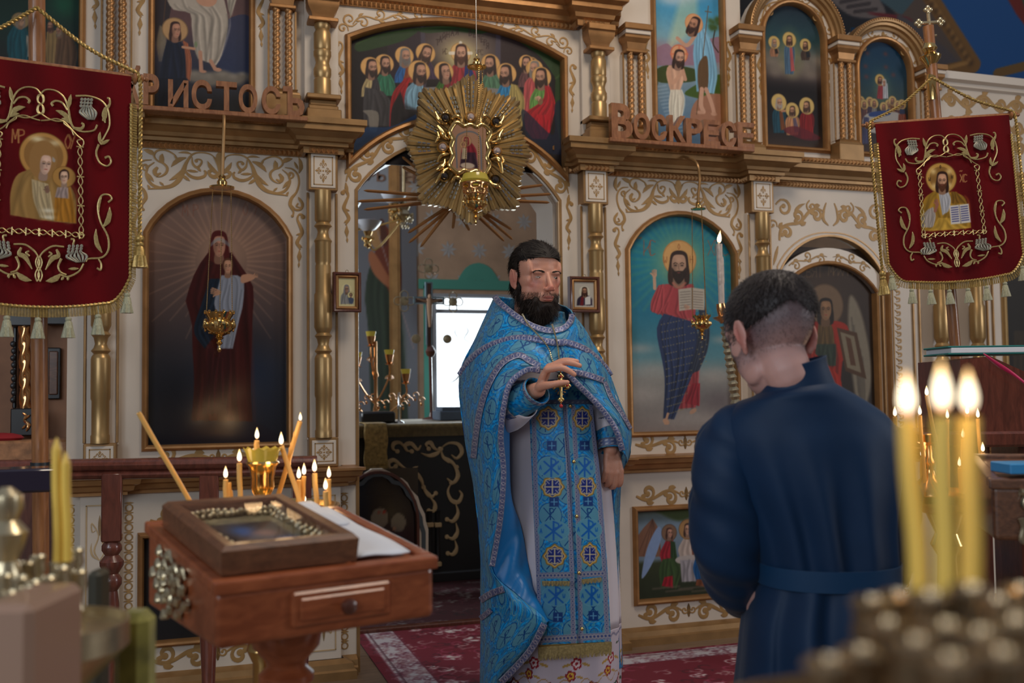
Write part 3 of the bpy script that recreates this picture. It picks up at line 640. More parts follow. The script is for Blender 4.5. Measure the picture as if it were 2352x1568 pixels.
def paint_michael():
 c=wall_canvas(1790,575,2050,1300,.045,.004); c.vgrad([(575,(62,46,36)),(700,(50,38,31)),(900,(40,32,27)),(1300,(30,26,24))])
 c.blob(1890,720,60,60,(84,66,52),.6); c.ell(1896,700,46,46,(92,70,52),.9); c.ell(1896,700,43,43,(106,84,64))
 c.text(1838,612,'СВЯТ',24,(112,88,60),13,2,.6); c.text(1902,608,'МИХАИЛ',24,(112,88,60),11,2,.6)
 c.poly([(1952,680),(1966,690),(1984,740),(2000,830),(1998,900),(1976,960),(1960,880),(1950,780),(1948,720)],(118,108,92),soft=4);
 for k in range(6):c.line([(1956+k*5,730+k*18),(1966+k*4,830+k*14),(1972+k*2,900+k*8)],4,(70,62,54),.6,soft=2)
 c.poly([(1812,760),(1838,700),(1848,720),(1838,820)],(90,82,70),.6)
 c.robe([(1868,738),(1850,790),(1852,900),(1850,1100)],[(1922,738),(1938,790),(1930,900),(1936,1100)],(128,30,18),6)
 c.robe([(1880,740),(1874,800),(1872,830)],[(1912,740),(1918,800),(1920,830)],(86,64,34),5); c.robe([(1874,790),(1872,840)],[(1920,790),(1920,840)],(44,52,40),4)
 c.robe([(1870,810),(1880,860),(1900,1100)],[(1925,860),(1935,900),(1936,1100)],(150,34,18),5); c.poly([(1910,738),(1946,748),(1950,800),(1930,830),(1918,770)],(140,36,20)); c.head(1896,712,46,.1,(130,96,68),hair=(34,24,18))
 c.poly([(1922,752),(1968,764),(1990,870),(1942,852)],(72,48,30),smooth=False); c.poly([(1930,762),(1962,772),(1978,856),(1946,844)],(116,104,84),smooth=False); c.poly([(1942,772),(1954,778),(1966,840),(1954,838)],(80,52,34),smooth=False); return c
def paint_hospitality():
 c=wall_canvas(1448,1160,1790,1400,.022,.0034); c.vgrad([(1160,(90,100,84)),(1200,(112,132,150)),(1275,(104,120,136)),(1285,(50,56,34)),(1400,(26,34,22))])
 c.poly([(1500,1160),(1720,1160),(1760,1200),(1690,1190),(1660,1200),(1600,1186),(1560,1196),(1520,1180)],(60,74,30),.9,soft=4); c.line([(1590,1160),(1600,1200),(1600,1240)],16,(70,50,40),.8)
 c.poly([(1455,1278),(1458,1240),(1478,1212),(1499,1190),(1512,1212),(1520,1278)],(120,84,66),smooth=False)
 for k in range(5):c.line([(1499,1194),(1464+k*14,1276)],2.5,(84,56,46),.6)
 c.poly([(1511,1210),(1520,1230),(1500,1290),(1474,1328),(1486,1260)],(124,146,184)); c.robe([(1530,1240),(1516,1270),(1520,1290)],[(1546,1240),(1550,1270),(1548,1290)],(150,30,44),3); c.robe([(1522,1284),(1514,1310),(1518,1350)],[(1550,1280),(1562,1310),(1554,1350)],(52,74,38),4); c.robe([(1526,1325),(1520,1345)],[(1544,1322),(1546,1350)],(150,20,36),2); c.robe([(1540,1240),(1540,1280)],[(1550,1245),(1556,1285)],(40,64,34),2); c.head(1537,1224,20,.8,(176,130,110),halo=(120,90,70),hair=(60,36,30))
 c.robe([(1570,1236),(1558,1260),(1562,1280)],[(1592,1236),(1606,1256),(1606,1280)],(178,160,150),3,.7); c.robe([(1588,1236),(1590,1276)],[(1600,1240),(1608,1276)],(130,72,46),3); c.head(1580,1216,24,0,(186,142,118),halo=(160,120,76),hair=(54,34,28))
 c.poly([(1560,1278),(1640,1272),(1640,1290),(1562,1294)],(170,160,156)); c.robe([(1562,1286),(1566,1336)],[(1612,1284),(1604,1334)],(150,144,150),4); c.robe([(1608,1262),(1592,1300),(1600,1336)],[(1625,1262),(1640,1300),(1630,1345)],(16,78,134),5); c.robe([(1600,1330),(1598,1344)],[(1632,1330),(1634,1350)],(120,66,40),2); c.head(1636,1246,20,-.6,(180,134,112),halo=(150,110,76))
 for k in range(5):c.line([(1500+k*30,1352+k%2*6),(1560+k*30,1346+k%2*6)],4,(96,84,74),.6,soft=2)
 return c
def icon(name,label,canvas,y,frame_path,prof=None,fm='gold',closed=True,pm='paint',extra=None):
 t=thing(name,label,'icon',tuple(canvas.conv(canvas.xm,0)[0:1])+(y,float(canvas.V.min())));
 canvas.mesh('painting',wall_fr(y),pm,t)
 if frame_path is not None:
  mb=MB(); sweep2(mb,frame_path,prof or [(0,-.02),(0,.012),(-.006,.02),(-.016,.022),(-.026,.012),(-.03,0),(-.03,-.01)],closed,0.,None); mb.build('frame',MAT[fm],t)
 return t
def arch_path(x0,x1,z0,zs,zt,n=20):
 "closed counter-clockwise: rectangle with a segmental or elliptic arch above height zs"
 cx=(x0+x1)/2; r=(x1-x0)/2
 return [(x0,z0),(x1,z0)]+[(cx+r*cos(a),zs+(zt-zs)*sin(a)) for a in np.linspace(0,PI,n)]
# ------------------------------------------------------------ the iconostasis
ico=thing('iconostasis','cream painted icon screen with gilded columns, cornices and scrollwork','icon screen',(0,0,0))
def seg_arc(x0,x1,zs,zt,n=16,rev=False):
 h=zt-zs; w_=(x1-x0)/2; R=(h*h+w_*w_)/(2*h); cz=zt-R; a=math.asin(min(1,w_/R)); cx=(x0+x1)/2
 t=np.linspace(a,-a,n); p=[(cx+R*sin(q),cz+R*cos(q)) for q in t]; return p[::-1] if rev else p
def arched(x0,x1,z0,zs,zt,n=16):return [(x0,z0),(x1,z0)]+seg_arc(x0,x1,zs,zt,n)
HOLE_T=arched(-1.362,-.792,1.012,1.90,2.085); HOLE_C=arched(.848,1.424,1.012,1.90,2.085)
HOLE_AB=arched(.875,1.405,.215,.60,.6003,3)[:4]; HOLE_AB=[(.862,.205),(1.40,.205),(1.40,.632),(.862,.632)]
HOLE_AL=[(-1.375,.205),(-.79,.205),(-.79,.632),(-1.375,.632)]
oR,oz=.59,1.808; a_op=math.asin(.494/oR)
OPEN=[(-.494,-.01),(-.494,oz+oR*cos(a_op))]+[(oR*sin(q),oz+oR*cos(q)) for q in np.linspace(-a_op,a_op,24)][1:-1]+[(.494,oz+oR*cos(a_op)),(.494,-.01)]
gR=.69; a_g=math.asin(.512/gR)
LS=[(-.512,oz+gR*cos(a_g))]+[(gR*sin(q),oz+gR*cos(q)) for q in np.linspace(-a_g,a_g,24)][1:-1]+[(.512,oz+gR*cos(a_g))]+[(.512,2.815)]+seg_arc(-.512,.512,2.815,2.935,18)[1:-1]+[(-.512,2.815)]
HOLE_RES=[(-1.345,2.43),(-.952,2.43),(-.952,3.5),(-1.345,3.5)]
HOLE_NAT=[(-2.12,2.43),(-1.637,2.43),(-1.637,3.5),(-2.12,3.5)]
HOLE_BAP=[(1.012,2.42),(1.388,2.42),(1.388,3.5),(1.012,3.5)]
def rarch(cx,r,z0,zs,n=20):return [(cx-r,z0),(cx+r,z0)]+[(cx+r*cos(a),zs+r*sin(a)) for a in np.linspace(0,PI,n)]
HOLE_TR=rarch(1.818,.18,2.475,3.055); HOLE_DO=rarch(2.385,.168,2.475,2.93)
dR=.365; DOOR=[(1.70,-.01),(1.70,1.83)]+seg_arc(1.70,2.335,1.83,2.02,20,True)[1:-1]+[(2.335,1.83),(2.335,-.01)]
top=[(3.75,2.93),(2.70,2.93)]+[(2.385+.275*cos(a),2.93+.275*sin(a)) for a in np.linspace(.05,PI-.25,18)]+[(1.818+.285*cos(a),3.055+.285*sin(a)) for a in np.linspace(-.1,PI,18)]+[(1.50,3.055),(1.50,3.65),(-2.35,3.65),(-2.35,2.30),(-1.672,2.30),(-1.672,-.01)]
outer=[(-.494-.0,-.01)]
mb=MB()
outline=OPEN[0:1]+OPEN[1:]  # opening drawn into the outline from the floor
foot=[(x,z) for x,z in OPEN]
body=[(3.75,-.01)]+top+foot+[(x,z) for x,z in DOOR]
mb.prism(body[::-1] if False else body,[HOLE_T,HOLE_C,HOLE_AB,HOLE_AL,LS,HOLE_RES,HOLE_NAT,HOLE_BAP,HOLE_TR,HOLE_DO,[(3.15,.4),(3.6,.4),(3.6,2.15),(3.15,2.15)]],0,.075)
mb.build('panel',MAT['cream'],ico,smooth=False)
PIL=(-1.54,-.645,.645,1.56)
def pils(c,w_,d0,z0,z1,m,name,bev=.003):
 q=MB(); q.box((c,-d0/2,(z0+z1)/2),(w_,d0,z1-z0),bev=bev); return q.build(name,MAT[m],ico,smooth=False)
def sweep_plan(mb,path,prof,m=None):
 p=np.array(path,float); N=len(p); d=p[1:]-p[:-1]; d /= np.linalg.norm(d,axis=1)[:,None]; rows=[]
 for i in range(N):
  a=d[max(i-1,0)]; b=d[min(i,N-2)]; na=np.array((a[1],-a[0])); nb=np.array((b[1],-b[0])); n=(na+nb)/(1+np.dot(na,nb)+1e-9)
  rows.append([(p[i][0]+n[0]*o,p[i][1]+n[1]*o,z) for o,z in prof])
 mb.grid(rows,False,False,m,flip=False)
def plan(x0,x1,cs,hw,dep,base=0.):
 p=[(x0,-base)]
 for c in cs:
  if x0<c-hw and c+hw<x1:p+=[(c-hw,-base),(c-hw,-base-dep),(c+hw,-base-dep),(c+hw,-base)]
 return p+[(x1,-base)]
def dentils(mb,path,out,z,h,step,dep,m=None):
 p=np.array(path,float); L=len(p)
 for i in range(L-1):
  a,b=p[i],p[i+1]; d=b-a; ln=np.linalg.norm(d); d=d/ln; n=np.array((d[1],-d[0]))
  cc=0
  if i>0 and np.cross(p[i]-p[i-1],d)<-1e-6:a=a-d*out; ln+=out
  elif i>0 and np.cross(p[i]-p[i-1],d)>1e-6:a=a+d*out; ln-=out
  if i<L-2 and np.cross(d,p[i+2]-p[i+1])<-1e-6:ln+=out
  elif i<L-2 and np.cross(d,p[i+2]-p[i+1])>1e-6:ln-=out
  k=int(ln/step)
  if k<1:continue
  st=ln/k; A=a+n*out
  for j in range(k):
   q0=A+d*st*j; q1=A+d*st*(j+1); c0=A+d*st*(j+.5)+n*dep
   mb.add([(q0[0],q0[1],z),(q1[0],q1[1],z),(q1[0],q1[1],z+h),(q0[0],q0[1],z+h),(c0[0],c0[1],z+h*.62),(c0[0],c0[1],z+h*.38)],
    [(0,1,5),(1,2,4,5),(2,3,4),(3,0,5,4)],m)
# main cornice
MC=[(0,2.215),(.012,2.215),(.012,2.25),(.03,2.255),(.03,2.275),(.045,2.28),(.05,2.30),(.07,2.318),(.075,2.325),(.09,2.33),(.09,2.36),(.10,2.365),(.10,2.398),(0,2.402)]
MC=[(o,2.402-(2.402-z)*.75) for o,z in MC]
for (x0,x1) in ((-1.672,-.505),(.505,3.75)):
 mb=MB(); pp=plan(x0,x1,PIL,.075,.085); sweep_plan(mb,pp,MC,0); dentils(mb,pp,.10,2.376,.024,.022,.012,1); dentils(mb,pp,.012,2.263,.024,.02,.010,1)
 for xe,s_ in ((x0,-1),(x1,1)):mb.add([(xe,0-o,z) for o,z in MC],[tuple(range(len(MC)))],0)
 mb.build('cornice',[MAT['gold_dull'],MAT['gold']],ico,ang=.3)
# upper cornice over the royal doors
UC=[(0,2.965),(.012,2.965),(.014,2.992),(.03,3.0),(.035,3.02),(.06,3.04),(.06,3.06),(.085,3.075),(.09,3.12),(0,3.14)]
mb=MB(); pp=plan(-.80,.80,(-.645,.645),.07,.07); sweep_plan(mb,pp,UC,0); dentils(mb,pp,.012,2.966,.026,.021,.010,1); mb.build('cornice',[MAT['gold'],MAT['gold']],ico,ang=.3)
# right-hand side screen top rail
mb=MB(); sweep_plan(mb,[(2.70,0),(3.75,0)],[(0,2.87),(.02,2.88),(.02,2.90),(.05,2.91),(.055,2.95),(0,2.97)]); mb.build('cornice',MAT['cream_side'],ico)
# lower cornice and base
LC=[(0,.815),(.02,.82),(.02,.832),(.045,.84),(.05,.858),(.07,.866),(.075,.885),(.085,.89),(.085,.90),(0,.905)]
BC=[(0,.0),(.05,.0),(.05,.035),(.04,.042),(.035,.065),(.015,.075),(0,.08)]
for (x0,x1) in ((-1.672,-.497),(.497,1.70),(2.335,3.75)):
 pp=plan(x0,x1,PIL,.085,.05); mb=MB(); sweep_plan(mb,pp,LC); mb.add([(x0,-o,z) for o,z in LC],[tuple(range(len(LC)))]); mb.add([(x1,-o,z) for o,z in LC],[tuple(range(len(LC)))[::-1]]); mb.build('cornice',MAT['gold'],ico,ang=.3)
 mb=MB(); sweep_plan(mb,pp,BC); mb.build('base_moulding',MAT['gold_dull'],ico,ang=.3)
# pilasters with pedestals and turned columns
CP1=[(.037,0),(.037,.03),(.034,.036),(.034,.17),(.038,.18),(.038,.34),(.035,.35),(.028,.36),(.038,.372),(.028,.385),(.023,.40),(.028,.425),(.038,.437),(.028,.45),(.035,.465),(.039,.475),(.039,.615),(.034,.625),(.034,.74),(.031,.75),(.035,.76),(.035,.84),(.039,.85),(.028,.865),(.023,.89),(.028,.905),(.039,.915),(.028,.93),(.036,.94),(.036,1.07)]
def column(c,y,z0,z1,s=1.,prof=CP1,name='column'):
 k=(z1-z0)/prof[-1][1]; mb=MB(); mb.lathe((c,y,z0),[(r*s,h*k) for r,h in prof],20); return mb.build(name,MAT['gold_col'],ico,ang=.7)
def pedestal(c,z0,z1,w_,d_,y0=0.,deco=True):
 o=pils(c,w_,d_,z0,z1,'gold_dull','pedestal')
 q=MB(); q.box((c,-d_-.001,(z0+z1)/2),(w_-.022,.006,(z1-z0)-.022),bev=.002); p=q.build('face_panel',MAT['cream_side'],o,smooth=False)
 if deco:
  q=MB(); hw,hh=w_/2-.022,(z1-z0)/2-.022; zc=(z0+z1)/2
  for a_ in ((c-hw,c+hw,zc-hh,zc-hh+.004),(c-hw,c+hw,zc+hh-.004,zc+hh),(c-hw,c-hw+.004,zc-hh,zc+hh),(c+hw-.004,c+hw,zc-hh,zc+hh)):
   q.box(((a_[0]+a_[1])/2,-d_-.0045,(a_[2]+a_[3])/2),(a_[1]-a_[0],.002,a_[3]-a_[2]))
  fleuron(c,zc,hw*.84,min(hh*.84,hw*1.35),.0034).emit(q,y=-d_-.004,h=.0015); q.build('fleuron',MAT['gold_paint'],o)
for c in PIL:
 pils(c,.135,.035,1.02,2.11,'cream_side','pilaster')
 q=MB()
 for sx in (-1,1):q.box((c+sx*.062,-.037,1.565),(.011,.008,1.07),bev=.002)
 q.build('edge_strip',MAT['gold_dull'],ico,smooth=False)
 pedestal(c,2.105,2.275,.128,.075); pedestal(c,.905,1.03,.125,.075)
 column(c,-.062,1.03,2.105); pils(c,.15,.05,.08,.82,'cream_side','pilaster')
 q=MB()
 for a_ in ((c-.05,.12,.78),(c+.05,.12,.78)):q.box((a_[0],-.051,.45),(.005,.004,.66))
 for z in (.12,.78):q.box((c,-.051,z),(.105,.004,.005))
 o=Orn();
 for zc,s_ in ((.66,1),(.24,-1)):
  o.rib([(c,zc-.10*s_),(c-.02,zc-.06*s_),(c-.004,zc),(c-.03,zc+.05*s_),(c-.028,zc+.015*s_),(c-.016,zc+.02*s_)],[.002,.007,.004,.005,.004,.003]); o.leaf((c,zc),(c,zc+.08*s_),.012); o.leaf((c,zc-.1*s_),(c-.03,zc-.03*s_),.008,.2)
 o.mirror(c); o.emit(q,y=-.05,h=.0015); q.build('scrollwork',MAT['gold_pale'],ico)
UPP=[(.036,0),(.036,.09),(.032,.1),(.037,.12),(.037,.15),(.033,.16),(.028,.185),(.033,.21),(.037,.22),(.037,.245),(.033,.25),(.036,.26),(.036,.34),(.028,.36),(.034,.375),(.034,.39)]
for c in (-.645,.675):
 q=MB();
 for (w_,d_,z0,z1) in ((.15,.12,2.40,2.455),(.13,.10,2.455,2.475),(.118,.09,2.475,2.50),(.15,.115,2.50,2.522)):q.box((c,-d_/2,(z0+z1)/2),(w_,d_,z1-z0),bev=.004)
 q.build('pedestal',MAT['gold_dull'],ico,smooth=False); column(c,-.06,2.52,2.845,1.05,UPP)
 q=MB(); q.box((c,-.055,2.855),(.13,.11,.018),bev=.003)
 sweep_plan(q,[(c-.045,0),(c-.045,-.085),(c+.045,-.085),(c+.045,0)],[(0,2.862),(.004,2.885),(.02,2.91),(.024,2.925),(.024,2.965),(.03,2.97)]); q.box((c,-.06,2.955),(.14,.12,.03),bev=.003)
 q.build('capital',MAT['gold'],ico,ang=.4); pils(c,.15,.03,2.40,2.97,'cream_side','pilaster')
def twisted(x,y,z0,z1,r,m='gold',name='twisted_column',pitch=.027,n=14):
 k=max(8,int((z1-z0)/.0045)); rows=[]
 for i in range(k+1):
  z=z0+(z1-z0)*i/k; th=np.arange(n)*2*PI/n; rr=r*(.66+.38*np.abs(np.cos(th-PI*(z-z0)/pitch))); rows.append(np.stack([x+rr*np.cos(th),y+rr*np.sin(th),np.full(n,z)],1))
 q=MB(); q.grid(rows,True,True); return q.build(name,MAT[m],ico,ang=1.2)
PAIRS=[(-1.515,-1.468,2.50,3.10,3.25),(-.842,-.79,2.545,2.90,3.06),(.85,.905,2.50,2.865,3.02),(1.475,1.535,2.47,2.925,3.08),(2.07,2.122,2.52,2.93,3.05),(2.62,2.68,2.52,2.83,2.94)]
for (xa,xb,z0,z1,z2) in PAIRS:
 c=(xa+xb)/2; hw=.062; pils(c,.125,.03,2.40,z1,'cream_side','pilaster')
 q=MB();
 for sx in (-1,1):q.box((c+sx*.058,-.032,(z0+z1)/2),(.008,.006,z1-z0))
 q.build('edge_strip',MAT['gold_dull'],ico,smooth=False)
 for x in (xa,xb):twisted(x,-.05,z0,z1,.0165)
 q=MB(); q.box((c,-.045,(2.40+z0-.03)/2),(.15,.09,z0-.03-2.40),bev=.004); sweep_plan(q,[(c-.05,0),(c-.05,-.06),(c+.05,-.06),(c+.05,0)],[(.022,z0-.03),(.02,z0-.02),(.008,z0-.012),(.014,z0-.004),(0,z0)]); q.build('pedestal',MAT['gold_dull'],ico,ang=.4)
 q=MB(); q.box((c,-.035,z1+.008),(.115,.07,.016),bev=.003); sweep_plan(q,[(c-.045,0),(c-.045,-.06),(c+.045,-.06),(c+.045,0)],[(0,z1+.012),(.006,z1+.05),(.022,z1+.07),(.022,z1+.085)]); q.box((c,-.05,z1+.12),(.15,.10,.03),bev=.003); q.build('capital',MAT['gold'],ico,ang=.4)
 q=MB(); q.box((c,-.045,z1+.095),(.135,.09,.02),bev=.002); q.build('capital_band',MAT['cream_side'],ico,smooth=False)
# arched hoods
for (cx,zs,r0,r1) in ((1.818,3.055,.232,.285),(2.385,2.93,.222,.275)):
 q=MB(); A=[(cx+r1*cos(a),zs+r1*sin(a)) for a in np.linspace(-.0,PI,30)]; sweep2(q,A,[(-.004,-.02),(-.004,.05),(.004,.055),(.018,.05),(.022,.04),(.034,.036),(.04,.022),(.052,.016),(.053,-.01)],y=0,m=0)
 for i,a in enumerate(np.linspace(.02,PI-.02,56)):q.ell((cx+(r1-.004)*cos(a),-.054,zs+(r1-.004)*sin(a)),(.006,.007,.006),n=6,k=4,m=1)
 q.build('arch_moulding',[MAT['gold_dull'],MAT['gold']],ico,ang=.5)
# opening trim (flat gilt lines) round the royal doors and the deacon's door
q=MB(); sweep2(q,OPEN,[(.002,-.07),(.002,.004),(-.012,.004),(-.014,-.002)]); q.build('opening_trim',MAT['gold_dull'],ico,ang=.5)
q=MB(); sweep2(q,DOOR,[(.002,-.07),(.002,.003),(-.008,.003),(-.01,-.002)]); sweep2(q,[(x*1.0+(-.02 if x<2.02 else .02)*(1),z+.016) for x,z in DOOR],[(.0,-.002),(.0,.003),(-.006,.003),(-.006,-.002)]); q.build('opening_trim',MAT['gold_dull'],ico,ang=.5)
# pale foil lining inside the royal doors arch
q=MB(); inn=[(x*.992,z-.004 if z>2 else z) for x,z in OPEN]; sweep2(q,inn,[(.0,-.34),(.0,-.072),(-.012,-.072)]); q.build('arch_reveal',MAT['cream_side'],ico)
# ------------------------------------------------------------ scrollwork
zc_=lambda x,y:WX(1300+x/5.2273,360+y/5.2273,0)
kz=math.dist(zc_(1000,500),zc_(1100,500))/100
axC=zc_(1350,450)[0]
o=Orn(zc_,kz)
o.rib([(1320,350),(1260,300),(1170,285),(1100,310),(1050,400),(1030,470),(990,570),(930,630),(850,650),(720,665)],[6,12,14,16,30,44,46,36,30,8])
o.rib([(1100,330),(1110,400),(1150,440),(1185,400),(1185,365),(1150,355),(1135,375)],[8,20,24,18,14,14,16]); o.dot((1140,372),16); o.leaf((1150,440),(1185,480),26)
o.rib([(1030,450),(1080,520),(1150,550),(1215,530),(1228,490),(1212,470)],[10,26,30,26,22,14]); o.leaf((1060,470),(1160,485),26); o.leaf((1020,520),(1090,580),30); o.leaf((1100,305),(980,290),22,.1)
o.leaf((1050,340),(920,435),42,.12); o.leaf((1010,470),(905,575),34,-.1); o.leaf((985,390),(940,300),22); o.leaf((860,630),(820,590),20); o.leaf((740,670),(715,620),22)
o.rib([(985,370),(940,305),(860,262),(790,272),(765,325),(800,375),(850,400),(885,445),(875,500),(830,535),(790,540)],[6,14,16,18,18,14,18,24,22,14,6]); o.rib([(800,440),(775,480),(790,520),(830,500)],[22,40,30,14]); o.leaf((850,400),(840,300),46,-.12); o.leaf((770,320),(670,262),44,.1)
o.rib([(770,390),(715,440),(700,510),(725,580),(770,630),(850,650)],[8,16,22,26,26,8]); o.swirl((695,435),42,-60,.9,20,-1); o.leaf((705,500),(770,590),30)
o.rib([(745,365),(670,375),(622,430),(612,520),(640,620),(688,690),(702,760),(672,830),(680,885)],[8,16,18,18,20,30,34,18,12]); o.dot((682,878),14)
o.leaf((612,410),(612,235),40,-.12); o.leaf((620,370),(655,290),26)
o.rib([(690,760),(650,808),(600,795),(582,740),(610,690),(622,668)],[10,22,26,28,24,6]); o.rib([(600,780),(640,770),(625,735)],[6,18,14])
drop=Orn(zc_,kz)
drop.rib([(570,900),(590,860),(620,860),(635,910),(612,975),(592,1045),(618,1105),(642,1165),(612,1235)],[20,26,16,20,30,36,30,36,12]); drop.dot((580,880),22); drop.leaf((600,1060),(650,1080),20); drop.leaf((640,1170),(595,1215),22)
drop.rib([(622,1235),(624,1310),(628,1375)],[4,44,4],5); drop.rib([(628,1370),(630,1400),(632,1430)],[4,22,4],4)
half=Orn(); half.q=o.q+drop.q; full=Orn(); full.q=list(half.q); full.mirror(axC)
pal=Orn(zc_,kz); pal.leaf((1350,420),(1345,268),76);
for (e,w_,b_) in (((1290,330),26,.1),((1240,372),40,-.1),((1270,430),30,-.1)):pal.leaf((1345,500),e,w_,b_)
pal.rib([(1345,500),(1310,535),(1270,520),(1255,480),(1275,465)],[30,40,30,26,10]); pal.dot((1270,478),14); pal.leaf((1350,480),(1352,565),60); pal.mirror(axC)
full.q+=pal.q
for sx in (0,1):
 oo=full if sx==0 else full.moved(-1.077-axC); mb=MB(); oo.emit(mb,y=-.0003,h=.0022); mb.build('scrollwork',MAT['gold_paint'],ico)
# drop chains beside the doors and the upper icons
base_x=np.mean([q_[0][:,0].mean() for q_ in drop.q]);
dtop=max(q_[0][:,1].max() for q_ in drop.q)
for (x,z,sx) in ((-.533,2.13,1),(.533,2.13,-1),(-.556,2.80,1),(.562,2.80,-1),(-1.58,2.99,1),(-1.40,2.98,-1),(-.905,2.98,1),(.965,3.0,1),(1.425,3.0,-1),(1.61,2.97,1),(2.03,2.97,-1),(2.19,2.86,1),(2.575,2.86,-1)):
 mb=MB(); d_=drop.moved(x-base_x*sx,z-dtop,sx); d_.emit(mb,y=-.0003,h=.002); mb.build('scrollwork',MAT['gold_paint'],ico)
# vine along the arch band, spandrels over the supper icon
mb=MB(); o=Orn(); A=[(.642*sin(a),oz+.642*cos(a)) for a in np.linspace(.16,.98,14)]
vine(o,A,.014,.105,.016,1.1,1); o.leaf((.535,2.16),(.528,2.10),.016); o.mirror(0); o.emit(mb,y=-.0003,h=.002); mb.build('scrollwork',MAT['gold_paint'],ico); mb=MB()
o=Orn(); vine(o,[(-.50,2.885),(-.42,2.925),(-.30,2.935),(-.16,2.945)],.014,.10,.008,1.,1); o.swirl((-.515,2.905),.036,20,1.2,.009,1); o.swirl((-.545,2.86),.026,20,1.1,.008,-1); o.mirror(0); o.emit(mb,y=-.0003,h=.002)
mb.build('scrollwork',MAT['gold_paint'],ico)
# white arch bands of the two round icons
for (cx,zs,r) in ((1.818,3.055,.212),(2.385,2.93,.197)):
 mb=MB(); o=Orn(); A=[(cx+r*cos(a),zs+r*sin(a)) for a in np.linspace(PI/2+.12,PI*.98,12)]; vine(o,A,.008,.085,.008,.8); o.mirror(cx); o.leaf((cx,zs+r-.018),(cx,zs+r+.022),.022); o.leaf((cx,zs+r-.01),(cx+.025,zs+r+.008),.01); o.emit(mb,y=-.0003,h=.002); mb.build('scrollwork',MAT['gold_paint'],ico)
# deacon's door spandrel
mb=MB(); o=Orn(); vine(o,[(1.70,1.98),(1.76,2.06),(1.86,2.12),(1.98,2.14)],.022,.115,.018,1.3,1); o.swirl((1.73,2.15),.05,200,1.2,.016,1); o.swirl((1.66,2.06),.03,20,1.,.01,-1); o.swirl((1.90,2.165),.035,250,1.2,.012,-1); o.leaf((1.69,1.95),(1.66,1.85),.018); o.leaf((1.80,2.1),(1.86,2.18),.02,.2)
o.rib([(2.0,2.07),(1.97,2.10),(1.975,2.15),(1.99,2.19)],[.006,.018,.012,.006]); o.mirror(2.015); o.emit(mb,y=-.0003,h=.002); mb.build('scrollwork',MAT['gold_paint'],ico); mb=MB()
o=Orn(); vine(o,[(2.45,2.15),(2.62,2.10),(2.9,2.12),(3.2,2.12)],.03,.13,.014,1.1,1); o.emit(mb,y=-.0003,h=.002); mb.build('scrollwork',MAT['gold_paint'],ico)
# bold scroll on the side screen
mb=MB(); o=Orn()
for (z,f) in ((2.80,1),(2.68,-1),(2.56,1)):vine(o,[(2.76,z),(3.0,z+.01),(3.3,z),(3.7,z)],.035,.12,.022,1.5,f)
o.emit(mb,y=-.0003,h=.002); mb.build('scrollwork',MAT['gold_paint'],ico)
# strips below the big icons and round the lower panels
for cx in (-1.08,1.132):
 for (z,am,st) in ((.955,.012,.10),(.705,.020,.115),(.138,.022,.115)):
  o=Orn(); vine(o,[(cx-.27,z),(cx-.15,z),(cx-.03,z)],am,st,.018,1.3,-1); o.swirl((cx-.022,z+.004),.02,0,1.,.008,1); o.leaf((cx,z-.03),(cx,z+.035),.02)
  o.mirror(cx); mb=MB(); o.emit(mb,y=-.0003,h=.002); mb.build('scrollwork',MAT['gold_paint'],ico)
for x,z0,z1 in ((-1.432,.10,.79),(-.735,.10,.79),(.752,.10,.80),(-.548,.1,.79),(-1.655,.1,.79)):
 n=int((z1-z0)/.040); o=Orn()
 for k in range(n):
  z=z0+(k+.5)*.040; t=np.linspace(0,2*PI,13); rx,rz=.0165,.0165
  o.q.append((np.stack([x+rx*np.cos(t),z+rz*np.sin(t)],1),np.stack([x+rx*.66*np.cos(t),z+rz*.7*np.sin(t)],1))); o.leaf((x-.018,z+.020),(x+.018,z+.020),.008)
 mb=MB(); o.emit(mb,y=-.0003,h=.0018); mb.build('bead_strip',MAT['gold_paint'],ico)
# curl border right of the deacon's door
mb=MB(); o=Orn()
for k in range(46):
 z=.12+k*.037; o.rib([(2.415,z),(2.435,z+.004),(2.438,z+.018),(2.420,z+.020),(2.422,z+.010)],[.004,.008,.009,.007,.005],2); o.leaf((2.43,z+.015),(2.402,z+.030),.009)
o.emit(mb,y=-.0003,h=.002); mb.box((2.392,-.002,.95),(.006,.006,1.75)); mb.build('curl_border',MAT['gold_paint'],ico)
q=MB(); sweep2(q,[(2.355,.02),(2.355,1.83)],[(-.012,-.01),(-.012,.02),(-.004,.03),(.006,.026),(.012,.015),(.014,-.01)]); q.build('door_jamb',MAT['gold'],ico)
# two turned columns at the right end
for c in (2.655,2.895):column(c,-.062,.905,2.2,1.05);
mb=MB()
for x in (2.52,2.56,2.77,3.02,3.06):mb.box((x,-.006,1.55),(.010,.012,1.3),bev=.002)
mb.build('edge_strip',MAT['gold_dull'],ico,smooth=False)
# ------------------------------------------------------------ icons set into the screen
FP=[(.002,-.03),(.002,.012),(-.004,.02),(-.012,.022),(-.020,.016),(-.024,.004),(-.024,-.002)]
FPW=[(.004,-.03),(.004,.01),(-.004,.022),(-.016,.024),(-.024,.014),(-.026,0)]
icon('icon_of_mother_and_child','tall arched dark icon of a veiled woman in a red mantle holding a child',paint_theotokos(),.022,HOLE_T,FP,pm='paint_glazed')
icon('icon_of_christ','tall arched turquoise icon of a standing haloed man blessing with an open book',paint_christ(),.022,HOLE_C,FP)
icon('supper_icon','wide arched icon of a supper with haloed men round a table, above the royal doors',paint_supper(),.022,LS,FPW)
icon('resurrection_icon','tall icon of a white-robed risen man on clouds with a kneeling angel',paint_resurrection(),.022,HOLE_RES,FP)
icon('nativity_icon','dark green icon partly behind the left banner, topmost left',paint_nativity(),.022,HOLE_NAT,FP)
